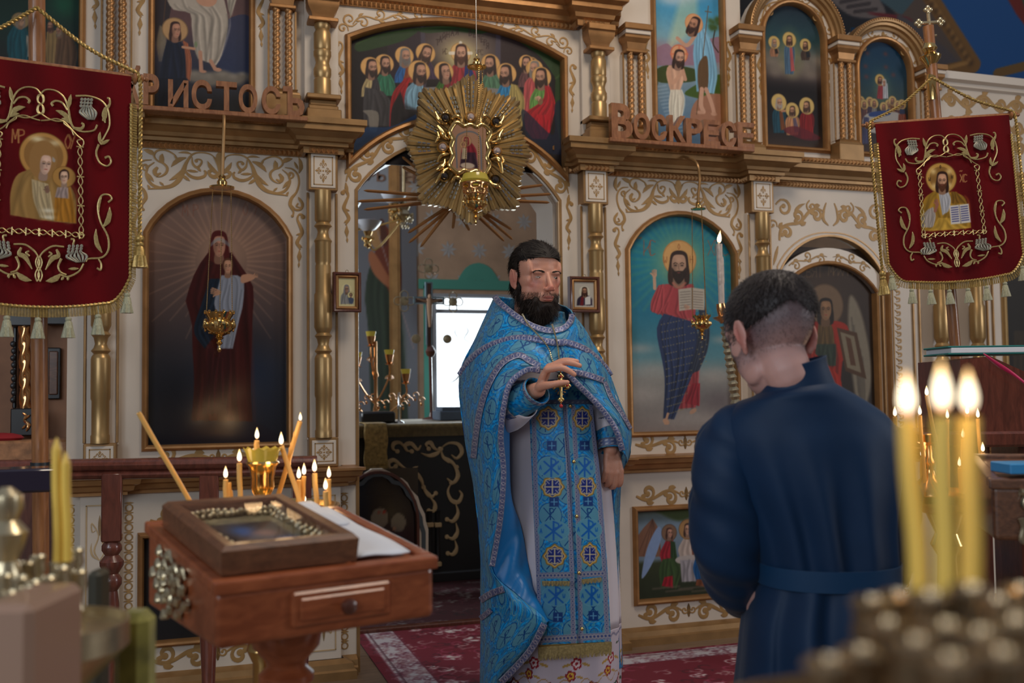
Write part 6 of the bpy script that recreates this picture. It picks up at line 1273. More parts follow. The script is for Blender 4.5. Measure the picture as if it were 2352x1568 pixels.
# subtracting a column from both coordinates above shifts z as well: undo it
for k in eR:k.q=[(a+(0,np.mean(axs)),b+(0,np.mean(axs))) for a,b in k.q]
def paint_right(C):
 f=lambda x,y:zb2(x,y); p=lambda l:[f(*q) for q in l]; X=lambda x,y:zb2(x,y)
 C.text(*X(480,545),'ІС',17,(170,130,80),6,2.2); C.text(*X(800,525),'ХС',17,(170,130,80),8,2.2); C.text(*X(474,520),'~',10,(170,130,80),10,2); C.text(*X(800,498),'~',10,(170,130,80),10,2)
 x,y=X(660,553); C.ell(x,y,36.5,36.5,(110,76,34)); C.ell(x,y,34.5,34.5,(176,134,66)); C.ell(x,y,27,27,(128,92,44))
 for a in (40,130,220,320):C.blob(x+24*cos(math.radians(a)),y+24*sin(math.radians(a)),7,7,(220,190,130),.8)
 C.text(*X(648,455),'О',7,(40,26,16),wd=1.4); C.text(*X(565,548),'W',8,(40,26,16),wd=1.4); C.text(*X(736,530),'Н',8,(40,26,16),wd=1.4)
 C.robe(p([(600,655),(540,700),(505,780),(500,860),(510,955)]),p([(720,655),(800,670),(850,720),(880,860),(888,925)]),(150,112,36),7,.55,1.3)
 C.robe(p([(640,650),(650,720),(670,830)]),p([(715,650),(735,720),(715,800)]),(164,164,170),5,.6); C.robe(p([(560,790),(515,850),(515,930)]),p([(600,770),(620,840),(600,925)]),(150,140,134),5,.6); C.robe(p([(640,850),(590,930),(520,955)]),p([(730,850),(800,900),(885,925)]),(186,146,56),4)
 C.robe(p([(735,650),(738,740)]),p([(780,655),(850,740)]),(120,84,26),3); C.poly(p([(722,758),(868,745),(886,885),(736,898)]),(196,190,184),smooth=False); C.line(p([(796,752),(812,892)]),1.5,(120,110,100))
 for k in range(7):C.line(p([(738+k*1.5,775+k*17),(786+k*1.5,770+k*17)]),2.6,(50,54,110),.85); C.line(p([(810+k*1.5,768+k*17),(858+k*2,763+k*17)]),2.6,(50,54,110),.85)
 x,y=X(668,575); C.head(x,y,37,.0,(186,140,112),hair=(46,26,20),beard=(74,40,24)); C.hand(*X(628,745),5.5,100,(150,96,76)); C.line(p([(615,800),(632,752)]),7,(140,90,72))
banner('crimson velvet banner on a pole with an embroidered man holding a book, at right',cenR,.530,.640,paint_right,3.9/2287,eR,((2132,60,3.96),(2262,1598,3.96),.021,(.58,.56),8),(2141,178,3.9),True)
t=[o for o in COL.objects if o.name.startswith('church_banner')][-1]
mb=MB(); b0,b1=P(2140,178,3.96),P(2135,110,3.96); ax_=(b1-b0)/np.linalg.norm(b1-b0); mb.lathe(b0,[(.021,-.09),(.022,0),(.016,.02),(.020,.05),(.040,.075),(.042,.085),(.02,.10),(.03,.115),(.018,.14),(.006,.15)],18,axis=tuple(ax_)); mb.build('pole_cap',MAT['brass'],t)
O2,e1,e2,e3=P(2135,60,3.96),cenR[1],cenR[2],cenR[3]; kk=3.96/2287
mb=MB(); mb.tube([O2-e2*48*kk,O2+e2*40*kk],.007,6); mb.tube([O2-e1*24*kk+e2*8*kk,O2+e1*26*kk+e2*8*kk],.007,6); mb.tube([O2-e1*14*kk-e2*28*kk,O2+e1*14*kk-e2*22*kk],.005,6)
for (a,b) in ((-24,8),(26,8),(0,38)):
 for (da,db) in ((0,6),(6,0),(-6,0),(0,-6)):mb.ell(O2+e1*(a+da)*kk+e2*(b+db)*kk,.009,n=8,k=5)
mb.build('finial_cross',MAT['brass_pale'],t)
# left banner
cenL=plane_fr(94,148,2.75,.50,.0); wl,hl=.47,.672; eL=[]
for k in eR:
 q=Orn(); q.q=[(a*(wl/.53,hl/.655)-(0,.004),b*(wl/.53,hl/.655)-(0,.004)) for a,b in k.q]; eL.append(q)
zl=lambda x,y:(x/2.615,120+y/2.615)
def paint_left(C):
 p=lambda l:[zl(*q) for q in l]; X=zl
 C.text(*X(70,465),'МР',30,(160,112,66),14,3); C.text(*X(385,495),'ОУ',32,(160,112,66),10,3)
 x,y=X(263,620); C.ell(x,y,51,54,(110,74,34)); C.ell(x,y,49,52,(170,124,66)); C.ell(x,y,41,44,(134,96,52)); C.blob(*X(225,520),14,7,(224,210,170),.8); C.blob(*X(330,545),12,7,(224,210,170),.6)
 C.robe(p([(185,700),(100,740),(62,850),(62,980)]),p([(340,690),(420,800),(455,880),(460,1035)]),(142,108,60),7,.7,1.2)
 C.robe(p([(190,760),(200,880),(240,990)]),p([(290,790),(310,880),(330,1010)]),(166,146,110),5,.6,1.3); C.robe(p([(330,860),(325,1010)]),p([(420,810),(458,1030)]),(160,106,34),4,.6)
 C.poly(p([(190,720),(175,640),(200,560),(260,530),(320,560),(345,640),(330,700),(300,760),(240,760)]),(142,104,60)); C.poly(p([(245,612),(290,612),(330,640),(325,660),(280,628),(240,632)]),(150,140,130))
 x,y=X(268,672); C.head(x,y,46,.45,(196,160,140),hair=(142,104,60),tilt=.12)
 C.poly(p([(222,640),(232,618),(250,612),(236,660),(236,720),(220,700)]),(142,104,60)); x,y=X(385,750); C.ell(x,y,25,25,(120,84,40)); C.ell(x,y,23.5,23.5,(160,118,62)); C.head(x,y+1,31,.05,(196,160,136),hair=(52,32,26),long=False)
 C.robe(p([(345,810),(330,870)]),p([(410,815),(410,880)]),(150,130,124),3); C.hand(*X(285,830),6,100,(120,90,74)); C.blob(*X(290,950),12,5,(230,225,205),.6); C.blob(*X(295,990),12,5,(230,225,205),.6)
banner('crimson velvet banner on a pole with an embroidered mother and child, at left',cenL,wl,hl,paint_left,2.75/2287,eL,((84,-60,2.80),(97,1700,2.80),.022,(.46,.46),7),(85,18,2.76),False)
# ------------------------------------------------------------ people: tools
hF=np.array((cF[0],cF[1],0)); hF /= np.linalg.norm(hF); hR=np.array((hF[1],-hF[0],0)); UPV=np.array((0,0,1.))
def remesh(mb,vox,it=4,fac=.5):
 me=bpy.data.meshes.new('raw'); me.from_pydata(np.vstack(mb.v).tolist(),[],mb.f); o=bpy.data.objects.new('raw',me); COL.objects.link(o)
 m=o.modifiers.new('r','REMESH'); m.mode='VOXEL'; m.voxel_size=vox; m.adaptivity=0
 if it:s=o.modifiers.new('s','SMOOTH'); s.factor=fac; s.iterations=it
 bpy.context.view_layer.update(); r=bpy.data.meshes.new_from_object(o.evaluated_get(bpy.context.evaluated_depsgraph_get())); bpy.data.objects.remove(o)
 r.polygons.foreach_set('use_smooth',[True]*len(r.polygons)); return r
def coords(me):v=np.empty(len(me.vertices)*3); me.vertices.foreach_get('co',v); return v.reshape(-1,3)
def normals(me):v=np.empty(len(me.vertices)*3); me.vertices.foreach_get('normal',v); return v.reshape(-1,3)
def limb(mb,pts,rad,n=14,k=6,flat=1.,up=None):
 p=cr(pts,k); r=np.interp(np.linspace(0,1,len(p)),np.linspace(0,1,len(rad)),rad); mb.tube(p,r,n,flat=flat,up=up); mb.ell(p[0],r[0]*1.,n=12,k=8); mb.ell(p[-1],r[-1]*1.,n=12,k=8)
def hand(mb,w,f,n,side,curls,thumb,sc=1.,nails=None,spread=.05):
 "w wrist, f palm direction, n side the palm faces, side=+1 if index side is cross(f,n)"
 f=np.array(f,float); f /= np.linalg.norm(f); n=np.array(n,float); n-=f*np.dot(f,n); n /= np.linalg.norm(n); s=np.cross(f,n)*side
 tips=[]
 for k,(o,L0) in enumerate(((.030,.044),(.010,.049),(-.010,.045),(-.028,.035))):
  o *= sc; kn=w+f*(.088-.006*abs(k-1.2))*sc+s*o; limb(mb,[w+f*.012*sc+s*o*.55,w+f*.05*sc+s*o*.85-n*.002,kn],[.013*sc,.0125*sc,.0105*sc],10,3)
  a=0; p=kn; pts=[kn-f*.004]; rr=[.0105]
  for j,L in enumerate((L0,L0*.62,L0*.48)):
   a+=math.radians(curls[k][j]); d=f*cos(a)+n*sin(a)+s*spread*(1.5-k)*(1 if j==0 else .5); d /= np.linalg.norm(d); p=p+d*L*sc; pts.append(p); rr.append((.0094,.0085,.0072)[j])
  limb(mb,pts,[r*sc*(1.08 if k==3 else 1.2) for r in rr],10,4); tips.append((p,d))
 mb.ell(w+f*.045*sc,(1,1,1),R=np.stack([f*.046*sc,s*.036*sc,n*.0155*sc],1),n=14,k=10)
 t0=w+f*.018*sc+s*.024*sc+n*.006*sc; td=[np.array(f*a+s*b+n*c) for a,b,c in thumb]; q=[w+f*.004*sc+s*.012*sc,t0]; p=t0
 for d,L in zip(td,(.040,.032,.024)):p=p+d/np.linalg.norm(d)*L*sc; q.append(p)
 limb(mb,q,[.015*sc,.0165*sc,.0125*sc,.0105*sc,.0085*sc],10,4); return tips,p
def sheet(rows,nu,nv,disp=None):
 "rows: list of rows of (px,py,d); smooth grid nv x nu of world points plus the px,py and metric uv of each"
 g=np.array(rows,float); a=np.array([cr(r,6) for r in g]); a=np.array([rs(r,nu) for r in a]); a=np.transpose(a,(1,0,2)); a=np.array([cr(c,6) for c in a]);
 m=[np.linspace(0,a.shape[1]-1,nv)]; a=np.array([[np.interp(m[0],np.arange(a.shape[1]),c[:,k]) for k in range(3)] for c in a]); a=np.transpose(a,(2,0,1))
 if disp is not None:a[...,2]+=disp(a[...,0],a[...,1])
 d=a[...,2:3]; w=CP+(cF*FPX+cR*(a[...,:1]-1176)-cU*(a[...,1:2]-784))*(d/FPX)
 du=np.r_['1',np.zeros((nv,1)),np.linalg.norm(np.diff(w,axis=1),axis=2)].cumsum(1); dv=np.vstack([np.zeros((1,nu)),np.linalg.norm(np.diff(w,axis=0),axis=2)]).cumsum(0)
 return w,a,du,dv
def grid_obj(name,w,col,m,parent,thick=0.,flip=False,attr=True):
 nv,nu=w.shape[:2]; me=bpy.data.meshes.new(name); i=(np.arange(nv-1)[:,None]*nu+np.arange(nu-1)[None]).ravel(); fs=np.stack([i,i+1,i+nu+1,i+nu],1)
 if flip:fs=fs[:,::-1]
 me.from_pydata(w.reshape(-1,3).tolist(),[],fs.tolist()); me.materials.append(MAT[m]); me.polygons.foreach_set('use_smooth',[True]*len(me.polygons))
 if col is not None:setcol(me,lin(np.clip(np.asarray(col).reshape(-1,3),0,255)))
 o=link(name,me,parent)
 if thick:s=o.modifiers.new('t','SOLIDIFY'); s.thickness=abs(thick); s.offset=-1 if thick>0 else 1
 return o
def brocade(u,v,base=(6,136,208),seed=0.):
 u=np.asarray(u,float)+seed; v=np.asarray(v,float)+seed*.7; C=np.zeros(u.shape+(3,))+np.array(base,float)
 def mixc(mk,col):mk=np.clip(mk,0,1)[...,None]; return C*(1-mk)+np.array(col,float)*mk
 f=np.sin(2*PI*u/.036+2.2*np.sin(2*PI*v/.058+.6*np.sin(2*PI*u/.09)))*np.sin(2*PI*v/.040+2*np.sin(2*PI*u/.064))
 C=mixc((f-.25)*4*.65,(60,140,172)); C=mixc((-.45-f)*4*.6,(10,160,232)); C=mixc((.13-np.abs(f))/.08*.6,(6,78,138)); C=mixc((.06-np.abs(f-.5))/.05*.6,(112,156,172))
 for (o1,o2,R) in ((0,0,.040),(.066,.085,.040),(.066,0,.013),(0,.085,.013)):
  x=(u-o1+.066)%.132-.066; y=(v-o2+.085)%.17-.085; r=np.sqrt(x*x+y*y*(.8 if R>.02 else 1)); w=.0022
  C=mixc((R-r)/.0012,(84,144,170) if R>.02 else (24,120,180)); C=mixc((w*.7-np.abs(r-R))/.0008,(10,76,140)); C=mixc((w*.5-np.abs(r-R*1.14))/.0008*.8,(124,160,176))
  if R>.02:
   ins=r<R*.82
   C=mixc(((.0026-np.abs(np.abs(x)-np.abs(y)*.8))/.0008)*ins,(4,66,128)); C=mixc(((.0024-np.abs(x))/.0008)*ins*(y>-.026),(4,66,128)); rp=np.sqrt((x-.006)**2+(y+.017)**2); C=mixc((.0022-np.abs(rp-.0075))/.0008,(4,66,128))
  else:C=mixc((.0018-np.minimum(np.abs(x),np.abs(y)))/.0008*(r<R*.8),(70,120,150))
 n=np.sin(u*2400)*np.sin(v*2100); return C*(1+.05*n[...,None])
mat('brocade',(1,1,1),.45,.05,attr=True,bump=.12,bscale=500,spec=.35); mat('lining',(.003,.15,.42),.4,bump=.08,bscale=30); mat('silk_white',(.66,.60,.66),.45,bump=.12,bscale=14,sheen=.3); mat('galloon',(1,1,1),.35,.25,attr=True,bump=.2,bscale=600)
mat('skin',(1,1,1),.48,attr=True,bump=.12,bscale=380,sss=.18); mat('hair_dark',(.014,.009,.007),.6,spec=.3); mat('hair_beard',(.018,.010,.007),.6,spec=.3); mat('black_cloth',(.012,.011,.013),.8)
def ribbon(name,parent,src,path,wpx,lift=.004,kind='galloon',nw=7):
 "trim band lying on a sheet: src=(w,a); path in pixels"
 w,a=src; A=a.reshape(-1,3); p=cr(path,8); L=np.sum(np.linalg.norm(np.diff(p,axis=0),axis=1)); p=rs(p,int(L/1.6)+2); d=np.gradient(p,axis=0); d /= np.linalg.norm(d,axis=1)[:,None]; nr=np.stack([d[:,1],-d[:,0]],1)
 rows=[]; cols=[]; s=np.arange(len(p))*1.6*.0015; wp=np.interp(np.linspace(0,1,len(p)),np.linspace(0,1,len(np.atleast_1d(wpx))),np.atleast_1d(wpx)) if np.ndim(wpx) else np.full(len(p),wpx)
 for j in range(nw):
  t=j/(nw-1)*2-1; q=p+nr*(t*wp/2)[:,None]; D=((q[:,None,:]-A[None,:,:2])**2).sum(2); k=np.argpartition(D,5,axis=1)[:,:5]; wt=1/(np.take_along_axis(D,k,1)+.3); dep=(A[k,2]*wt).sum(1)/wt.sum(1)-lift-(.0015 if abs(t)<.9 else 0)
  rows.append([P(x,y,e) for (x,y),e in zip(q,dep)])
  ph=s/.020; cell=(ph%1)-.5; rr=np.sqrt((cell*1.5)**2+(t*.62)**2); c=np.where((np.abs(rr-.36)<.09)[:,None],(178,174,188),(96,104,146)); c=np.where((rr<.14)[:,None],(40,66,130),c);
  if abs(t)>.8:c=np.tile((146,148,168),(len(p),1))
  cols.append(c)
 W_=np.transpose(np.array(rows),(1,0,2)); Cc=np.transpose(np.array(cols),(1,0,2)); return grid_obj(name,W_,Cc,'galloon',parent,.0025)
# ------------------------------------------------------------ the priest
PD=3.45
pr=thing('person','bearded man in a blue brocade vestment with a pectoral cross, one hand raised','person',(P(1270,1700,PD)[0],P(1270,1700,PD)[1],0.0))
def head_frame(px,py,d,yaw,pitch,roll=0.):
 c=P(px,py,d); f=-hF*cos(yaw)+hR*sin(yaw); x=hR*cos(yaw)+hF*sin(yaw); f,z=f*cos(pitch)-UPV*sin(pitch),UPV*cos(pitch)+f*sin(pitch); x,z=x*cos(roll)+z*sin(roll),z*cos(roll)-x*sin(roll); return c,np.stack([x,f,z],1)
Hc,HR=head_frame(1231,637,3.43,.47,.10,0.0)
HL=lambda x,y,z:Hc+HR @ np.array((x,y,z),float)
def head_mass(b,HL,HR,s=1.,jaw=1.):
 E=lambda c,r,rot=None:b.ell(HL(*(np.array(c)*s)),np.array(r)*s,R=HR if rot is None else HR @ rot,n=20,k=14)
 E((0,-.014,.030),(.076,.100,.088)); E((0,.028,-.030),(.062,.062,.086)); E((0,.040,.046),(.059,.044,.044)); E((0,.026,-.078),(.053*jaw,.056,.042)); E((0,.066,-.098),(.024,.022,.020))
 for sx in (-1,1):
  E((sx*.036,.049,-.024),(.025,.023,.019)); E((sx*.040,.034,-.046),(.029,.032,.040)); E((sx*.052,.030,-.012),(.021,.036,.030)); E((sx*.056,.018,.030),(.019,.050,.045)); E((sx*.028,.0735,.016),(.027,.013,.010)); E((sx*.031,.0655,-.001),(.0145,.0142,.0130))
  E((sx*.031,.0715,.0085),(.0165,.010,.0042)); E((sx*.012,.100,-.040),(.0085,.010,.008)); E((sx*.052,.02,-.07),(.014,.03,.026))
  q=math.radians(18)*sx; rot=np.array(((cos(q),-sin(q),0),(sin(q),cos(q),0),(0,0,1.)))
  E((sx*.080,-.012,-.008),(.0055,.019,.033),rot); E((sx*.083,-.020,.004),(.006,.012,.022),rot); E((sx*.076,-.006,-.034),(.006,.009,.012),rot);
  t=np.linspace(-2.2,2.0,14); b.tube([HL(sx*(.0845+.003*cos(a))*s,(-.016+.016*cos(a+1.57)*-1)*s,(-.004+.028*sin(a+1.57))*s) for a in t],.0034*s,7)
 b.tube([HL(0,.080*s,.012*s),HL(0,.090*s,-.004*s),HL(0,.103*s,-.024*s),HL(0,.109*s,-.037*s)],[.009*s,.0085*s,.0095*s,.012*s],12); E((0,.106,-.038),(.012,.011,.010))
 E((0,.062,-.066),(.035,.034,.028)); E((0,.0935,-.0655),(.023,.0075,.0048)); E((0,.0915,-.0755),(.019,.0085,.0058)); E((-.012,.094,-.064),(.008,.006,.0042)); E((.012,.094,-.064),(.008,.006,.0042))
b=MB(); head_mass(b,HL,HR)
nk=P(1238,735,3.50); limb(b,[HL(0,-.025,-.06),HL(0,-.03,-.13),nk+np.array((0,0,-.02))],[.058,.056,.064],18)
chest=P(1262,860,3.53); pel=P(1280,1060,3.55)
b.ell(P(1250,790,3.53),(1,1,1),R=np.stack([hR*.145,hF*.09,UPV*.07],1),n=20,k=12); b.ell(chest,(1,1,1),R=np.stack([hR*.165,hF*.115,UPV*.19],1),n=20,k=12); b.ell(P(1275,980,3.53),(1,1,1),R=np.stack([hR*.15,hF*.13,UPV*.15],1),n=20,k=12); b.ell(pel,(1,1,1),R=np.stack([hR*.165,hF*.12,UPV*.13],1),n=20,k=12)
for px in (1240,1318):limb(b,[P(px,1090,3.54),P(px,1380,3.54),P(px,1660,3.56)],[.085,.06,.045],14)
eR_,wR=P(1128,935,3.40),P(1236,895,3.14); limb(b,[P(1172,800,3.54),P(1132,870,3.50),eR_],[.06,.05,.043]); limb(b,[eR_,(eR_+wR)/2,wR],[.042,.036,.025])
eL_,wL=P(1388,930,3.50),P(1402,1032,3.40); limb(b,[P(1312,800,3.56),P(1352,862,3.55),eL_],[.06,.05,.043]); limb(b,[eL_,(eL_+wL)/2,wL],[.042,.036,.026])
T3=lambda r,u,t:hR*r+UPV*u-hF*t
tR,thR=hand(b,wR,T3(.42,.88,.18),T3(.88,-.42,.10),-1,[(62,22,14),(50,20,12),(42,18,12),(34,18,12)],[(.5,.5,.6),(.6,.0,.8),(.5,-.05,.85)],.97,spread=.02)
if np.dot(np.cross(T3(.42,.88,.18),T3(.88,-.42,.10))*-1,hF)>0:print('right hand index side is away from the viewer')
tL,thL=hand(b,wL,T3(.10,-.98,.10),T3(-.35,0,-.93),1,[(28,42,34),(34,46,36),(38,46,36),(42,46,36)],[(.75,.35,.5),(.9,-.1,.5),(.9,-.2,.3)],.95)
me=remesh(b,.0021,24,.5); v=coords(me); L=(v-Hc) @ HR
def skin_colour(L,base=(204,146,122)):
 C=np.zeros((len(L),3))+np.array(base,float)
 def add(c,r,col,a):d=(((L-np.array(c))/np.array(r))**2).sum(1); k=(np.exp(-d)*a)[:,None]; C[:]=C*(1-k)+np.array(col,float)*k
 for sx in (-1,1):add((sx*.045,.07,-.028),(.022,.03,.02),(196,100,84),.5); add((sx*.031,.08,-.016),(.016,.02,.007),(150,92,84),.5); add((sx*.085,-.01,-.01),(.02,.03,.035),(190,100,88),.5); add((sx*.031,.08,.010),(.018,.02,.005),(150,96,80),.4)
 add((0,.11,-.036),(.018,.02,.014),(196,96,80),.55); add((0,.095,-.066),(.021,.012,.0035),(150,62,58),.85); add((0,.093,-.076),(.018,.012,.005),(172,78,72),.8); add((0,.1,-.0705),(.023,.012,.0016),(84,34,32),.9); add((0,.1,-.047),(.012,.01,.004),(120,66,56),.5)
 return C
C=skin_colour(L); g=rng.random(len(v))*8-4; setcol(me,lin(np.clip(C+g[:,None],0,255))); me.materials.append(MAT['skin']); me.name='body'; body=link('body',me,pr)
# eyes: half closed, looking to the right and down
def eye(sx,HL,par,look=(.006,-.004),open_=.0037):
 mb=MB(); rows=[]; cols=[]; R0=.0150; nu,nv=23,9
 for j in range(nv):
  rr=[]
  for i in range(nu):
   a=(i/(nu-1)*2-1); hw=.0132; x=a*hw; o_=open_*(1-a*a)**.8; z=-.0012+(j/(nv-1)*2-1)*o_*(1.0 if j>nv/2 else .8); y=math.sqrt(max(R0**2-x*x-z*z,0)); rr.append(HL(sx*.031+x,.0655+y,z))
   di=math.hypot(x-look[0],z-look[1]*.6); c=(176,158,148); c=(62,40,26) if di<.0052 else c; c=(10,8,8) if di<.0024 else c; c=(30,18,14) if j >= nv-2 else c; cols.append(c)
  rows.append(rr)
 grid_obj('eye',np.array(rows),np.array(cols).reshape(nv,nu,3),'eye_m',par)
mat('eye_m',(1,1,1),.15,attr=True)
for sx in (-1,1):eye(sx,HL,pr)
def strands(mb,roots,dirs,L,r=.0006,curl=.3,seg=5,grav=0.,seed=1):
 rg=np.random.default_rng(seed)
 for p,d in zip(roots,dirs):
  d=d/np.linalg.norm(d); l=L*(0.7+.6*rg.random()); q=[p]; dd=d.copy()
  for k in range(seg):dd=dd+rg.normal(0,curl,3)*.5+np.array((0,0,-grav)); dd /= np.linalg.norm(dd); q.append(q[-1]+dd*l/seg)
  mb.tube(q,np.linspace(r,r*.35,seg+1),3,cap=False)
N=normals(me); idx=np.arange(len(v))
headm=(np.abs(L[:,0])<.1) & (L[:,2]>-.16) & (L[:,2]<.14) & (np.abs(L[:,1])<.14)
# beard mass under the strands
mb=MB(); E=lambda c,r:mb.ell(HL(*c),r,R=HR,n=18,k=12)
E((0,.052,-.108),(.050,.046,.042)); E((0,.048,-.145),(.042,.036,.040)); E((-.045,.02,-.085),(.020,.036,.040)); E((.045,.02,-.085),(.020,.036,.040)); E((0,.088,-.096),(.022,.014,.013)); E((-.036,.070,-.084),(.014,.014,.02)); E((.036,.070,-.084),(.014,.014,.02)); E((-.066,-.002,-.050),(.008,.014,.035)); E((.066,-.002,-.050),(.008,.014,.035))
bm=remesh(mb,.004,12); bv=coords(bm); bm.materials.append(MAT['hair_beard']); bm.name='beard'; beard=link('beard',bm,pr)
rg=np.random.default_rng(4); bn=normals(bm); bL=(bv-Hc) @ HR; k=rg.integers(0,len(bv),3200); roots=bv[k]-bn[k]*.004; out=bn[k]+HR[:,2]*-1.5+HR[:,1]*.15; mb=MB(); strands(mb,roots,out,.030,.0006,.35,4,.08);
fm=headm & (L[:,1]>.0) & (((L[:,2]<-.050) & (np.abs(L[:,0])>.024)) | (L[:,2]<-.083) | ((np.abs(L[:,2]+.055)<.006) & (np.abs(L[:,0])<.03) & (L[:,1]>.08))) & (L[:,2]>-.12) & (L[:,2]<-.03-.25*(np.clip(L[:,1],0,1)) + .012)
kk=rg.choice(idx[fm],1500); strands(mb,v[kk],N[kk]*.6-HR[:,2]*1.0+HR[:,0]*np.sign(L[kk,0])[:,None]*.3,.012,.0004,.3,3,.0,5); mb.build('beard_strands',MAT['hair_beard'],beard)
# hair: cap and combed-back strands
mb=MB(); mb.ell(HL(0,-.013,.036),(.0812,.109,.092),R=HR,n=26,k=18); mb.ell(HL(0,-.070,-.02),(.060,.050,.060),R=HR,n=16,k=10)
hm=remesh(mb,.0035,2); hv=coords(hm); hL=(hv-Hc) @ HR
import bmesh
bmm=bmesh.new(); bmm.from_mesh(hm); bmm.verts.ensure_lookup_table()
line=lambda x:.052-.26*max(0,abs(x)-.030)-(3.2*max(0,abs(x)-.045))**1.0*.25
dele=[vv for vv,l in zip(bmm.verts,hL) if (l[1]>line(l[0])+.10*0 and l[2]<.064-0.30*max(0,.060-l[1])) and not l[1]<.012] ; dele+=[vv for vv,l in zip(bmm.verts,hL) if l[1]>.012-.02*(l[2]<.02) and l[2]<.050]
bmesh.ops.delete(bmm,geom=list(set(dele)),context='VERTS'); bmm.to_mesh(hm); bmm.free(); hm.materials.append(MAT['hair_dark']); hm.name='hair'; hm.polygons.foreach_set('use_smooth',[True]*len(hm.polygons)); hair=link('hair',hm,pr)
hv=coords(hm); hn=normals(hm); hL=(hv-Hc) @ HR; k=rg.integers(0,len(hv),3800); mb=MB(); back=-HR[:,1]*1.0
d=back-HR[:,2]*(.25+1.6*np.clip(-hL[k,1]*8,0,1))[:,None]+HR[:,0]*(np.sign(hL[k,0])*.25)[:,None]; d=d-hn[k]*((d*hn[k]).sum(1))[:,None]+hn[k]*.05; strands(mb,hv[k]-hn[k]*.001,d,.035,.0007,.08,4,.03,9)
kk=rg.choice(idx[headm & (L[:,1]>.03) & (L[:,2]>.052+.006*np.sin(L[:,0]*300)) & (L[:,2]<.078)],900); strands(mb,v[kk]-N[kk]*.001,-HR[:,1]*.55+HR[:,2]*.9+N[kk]*.12+HR[:,0]*np.sign(L[kk,0])[:,None]*.15,.028,.0007,.10,4,0,12)
kk=rg.choice(idx[headm & (L[:,1]>.0) & (L[:,1]<.034) & (np.abs(L[:,0])>.05) & (np.abs(L[:,0])<.075) & (L[:,2]>.0) & (L[:,2]<.07)],500); strands(mb,v[kk]-N[kk]*.001,-HR[:,1]*1.-HR[:,2]*.3+N[kk]*.1,.03,.0007,.08,4,0,13)
mb.build('hair_strands',MAT['hair_dark'],hair)
mb=MB()
for sx in (-1,1):
 pts=[]; ds=[]
 for i in range(300):t=rg.random(); x=sx*(.014+.034*t); z=.0165+.0055*sin(t*2.6)-.003*t+rg.normal(0,.0012); y=.0900-.5*(x*x)*9-.002; pts.append(HL(x,y+.001,z)); ds.append(HR @ np.array((sx*1.,-.2,.35-.6*t)))
 strands(mb,pts,ds,.009,.0006,.15,3,0,11)
mb.build('eyebrows',MAT['hair_beard'],pr)
# black collar and undergarments
mb=MB()
def ring(c,rx,ry,n=40):t=np.linspace(0,2*PI,n,endpoint=False); return [c+hR*rx*cos(a)-hF*ry*sin(a) for a in t]
nc=P(1240,735,3.49); mb.grid([ring(nc+UPV*.045,.064,.066),ring(nc+UPV*.01,.070,.072),ring(nc-UPV*.04,.10,.09)],True); mb.build('black_collar',MAT['black_cloth'],pr)
bro=lambda u,v:brocade(u,v)
def tube_garment(name,pts,rads,m,colf=None,n=40,k=8,thick=.003,flat=1.,up=None):
 p=cr(pts,k); r=np.interp(np.linspace(0,1,len(p)),np.linspace(0,1,len(rads)),rads); mb=MB(); mb.tube(p,r,n,cap=False,flat=flat,up=up); g=np.vstack(mb.v).reshape(len(p),n,3); g=np.concatenate([g,g[:,:1]],1); s=np.r_[0,np.cumsum(np.linalg.norm(np.diff(p,axis=0),axis=1))]; u=(np.arange(n+1)/n*2*PI*np.mean(r))[None]+0*s[:,None]; v_=s[:,None]+0*u
 return grid_obj(name,g,colf(u,v_) if colf else None,m,pr,thick),g
def alb_ring(py,hw,hd,cx,d,folds,n=160):
 c=P(cx,py,d); th=np.linspace(0,2*PI,n+1); amp=folds*(.5+.5*np.sin(th*3+py*.01)); w_=1+amp*np.cos(th*13+2*np.sin(th*2)); return [c+hR*hw*w_[i]*cos(a)-hF*hd*w_[i]*sin(a) for i,a in enumerate(th)]
lev=[(800,.16,.10,1252,3.52,0),(880,.175,.135,1262,3.51,.005),(930,.165,.145,1268,3.51,.01),(1000,.18,.155,1272,3.51,.02),(1150,.195,.17,1282,3.51,.03),(1350,.20,.18,1290,3.51,.035),(1500,.205,.19,1290,3.51,.04),(1600,.21,.195,1288,3.52,.045),(1725,.215,.20,1286,3.52,.05)]
R_=np.array([alb_ring(*l) for l in lev]); R_=np.transpose(np.array([cr(R_[:,j],8) for j in range(R_.shape[1])]),(1,0,2))
zz=R_[...,2]; thg=np.linspace(0,2*PI,R_.shape[1])[None]*np.ones((len(R_),1)); Ca=np.zeros(R_.shape)+(190,178,190)
R_2=R_.copy(); n1,n2=R_.shape[:2]
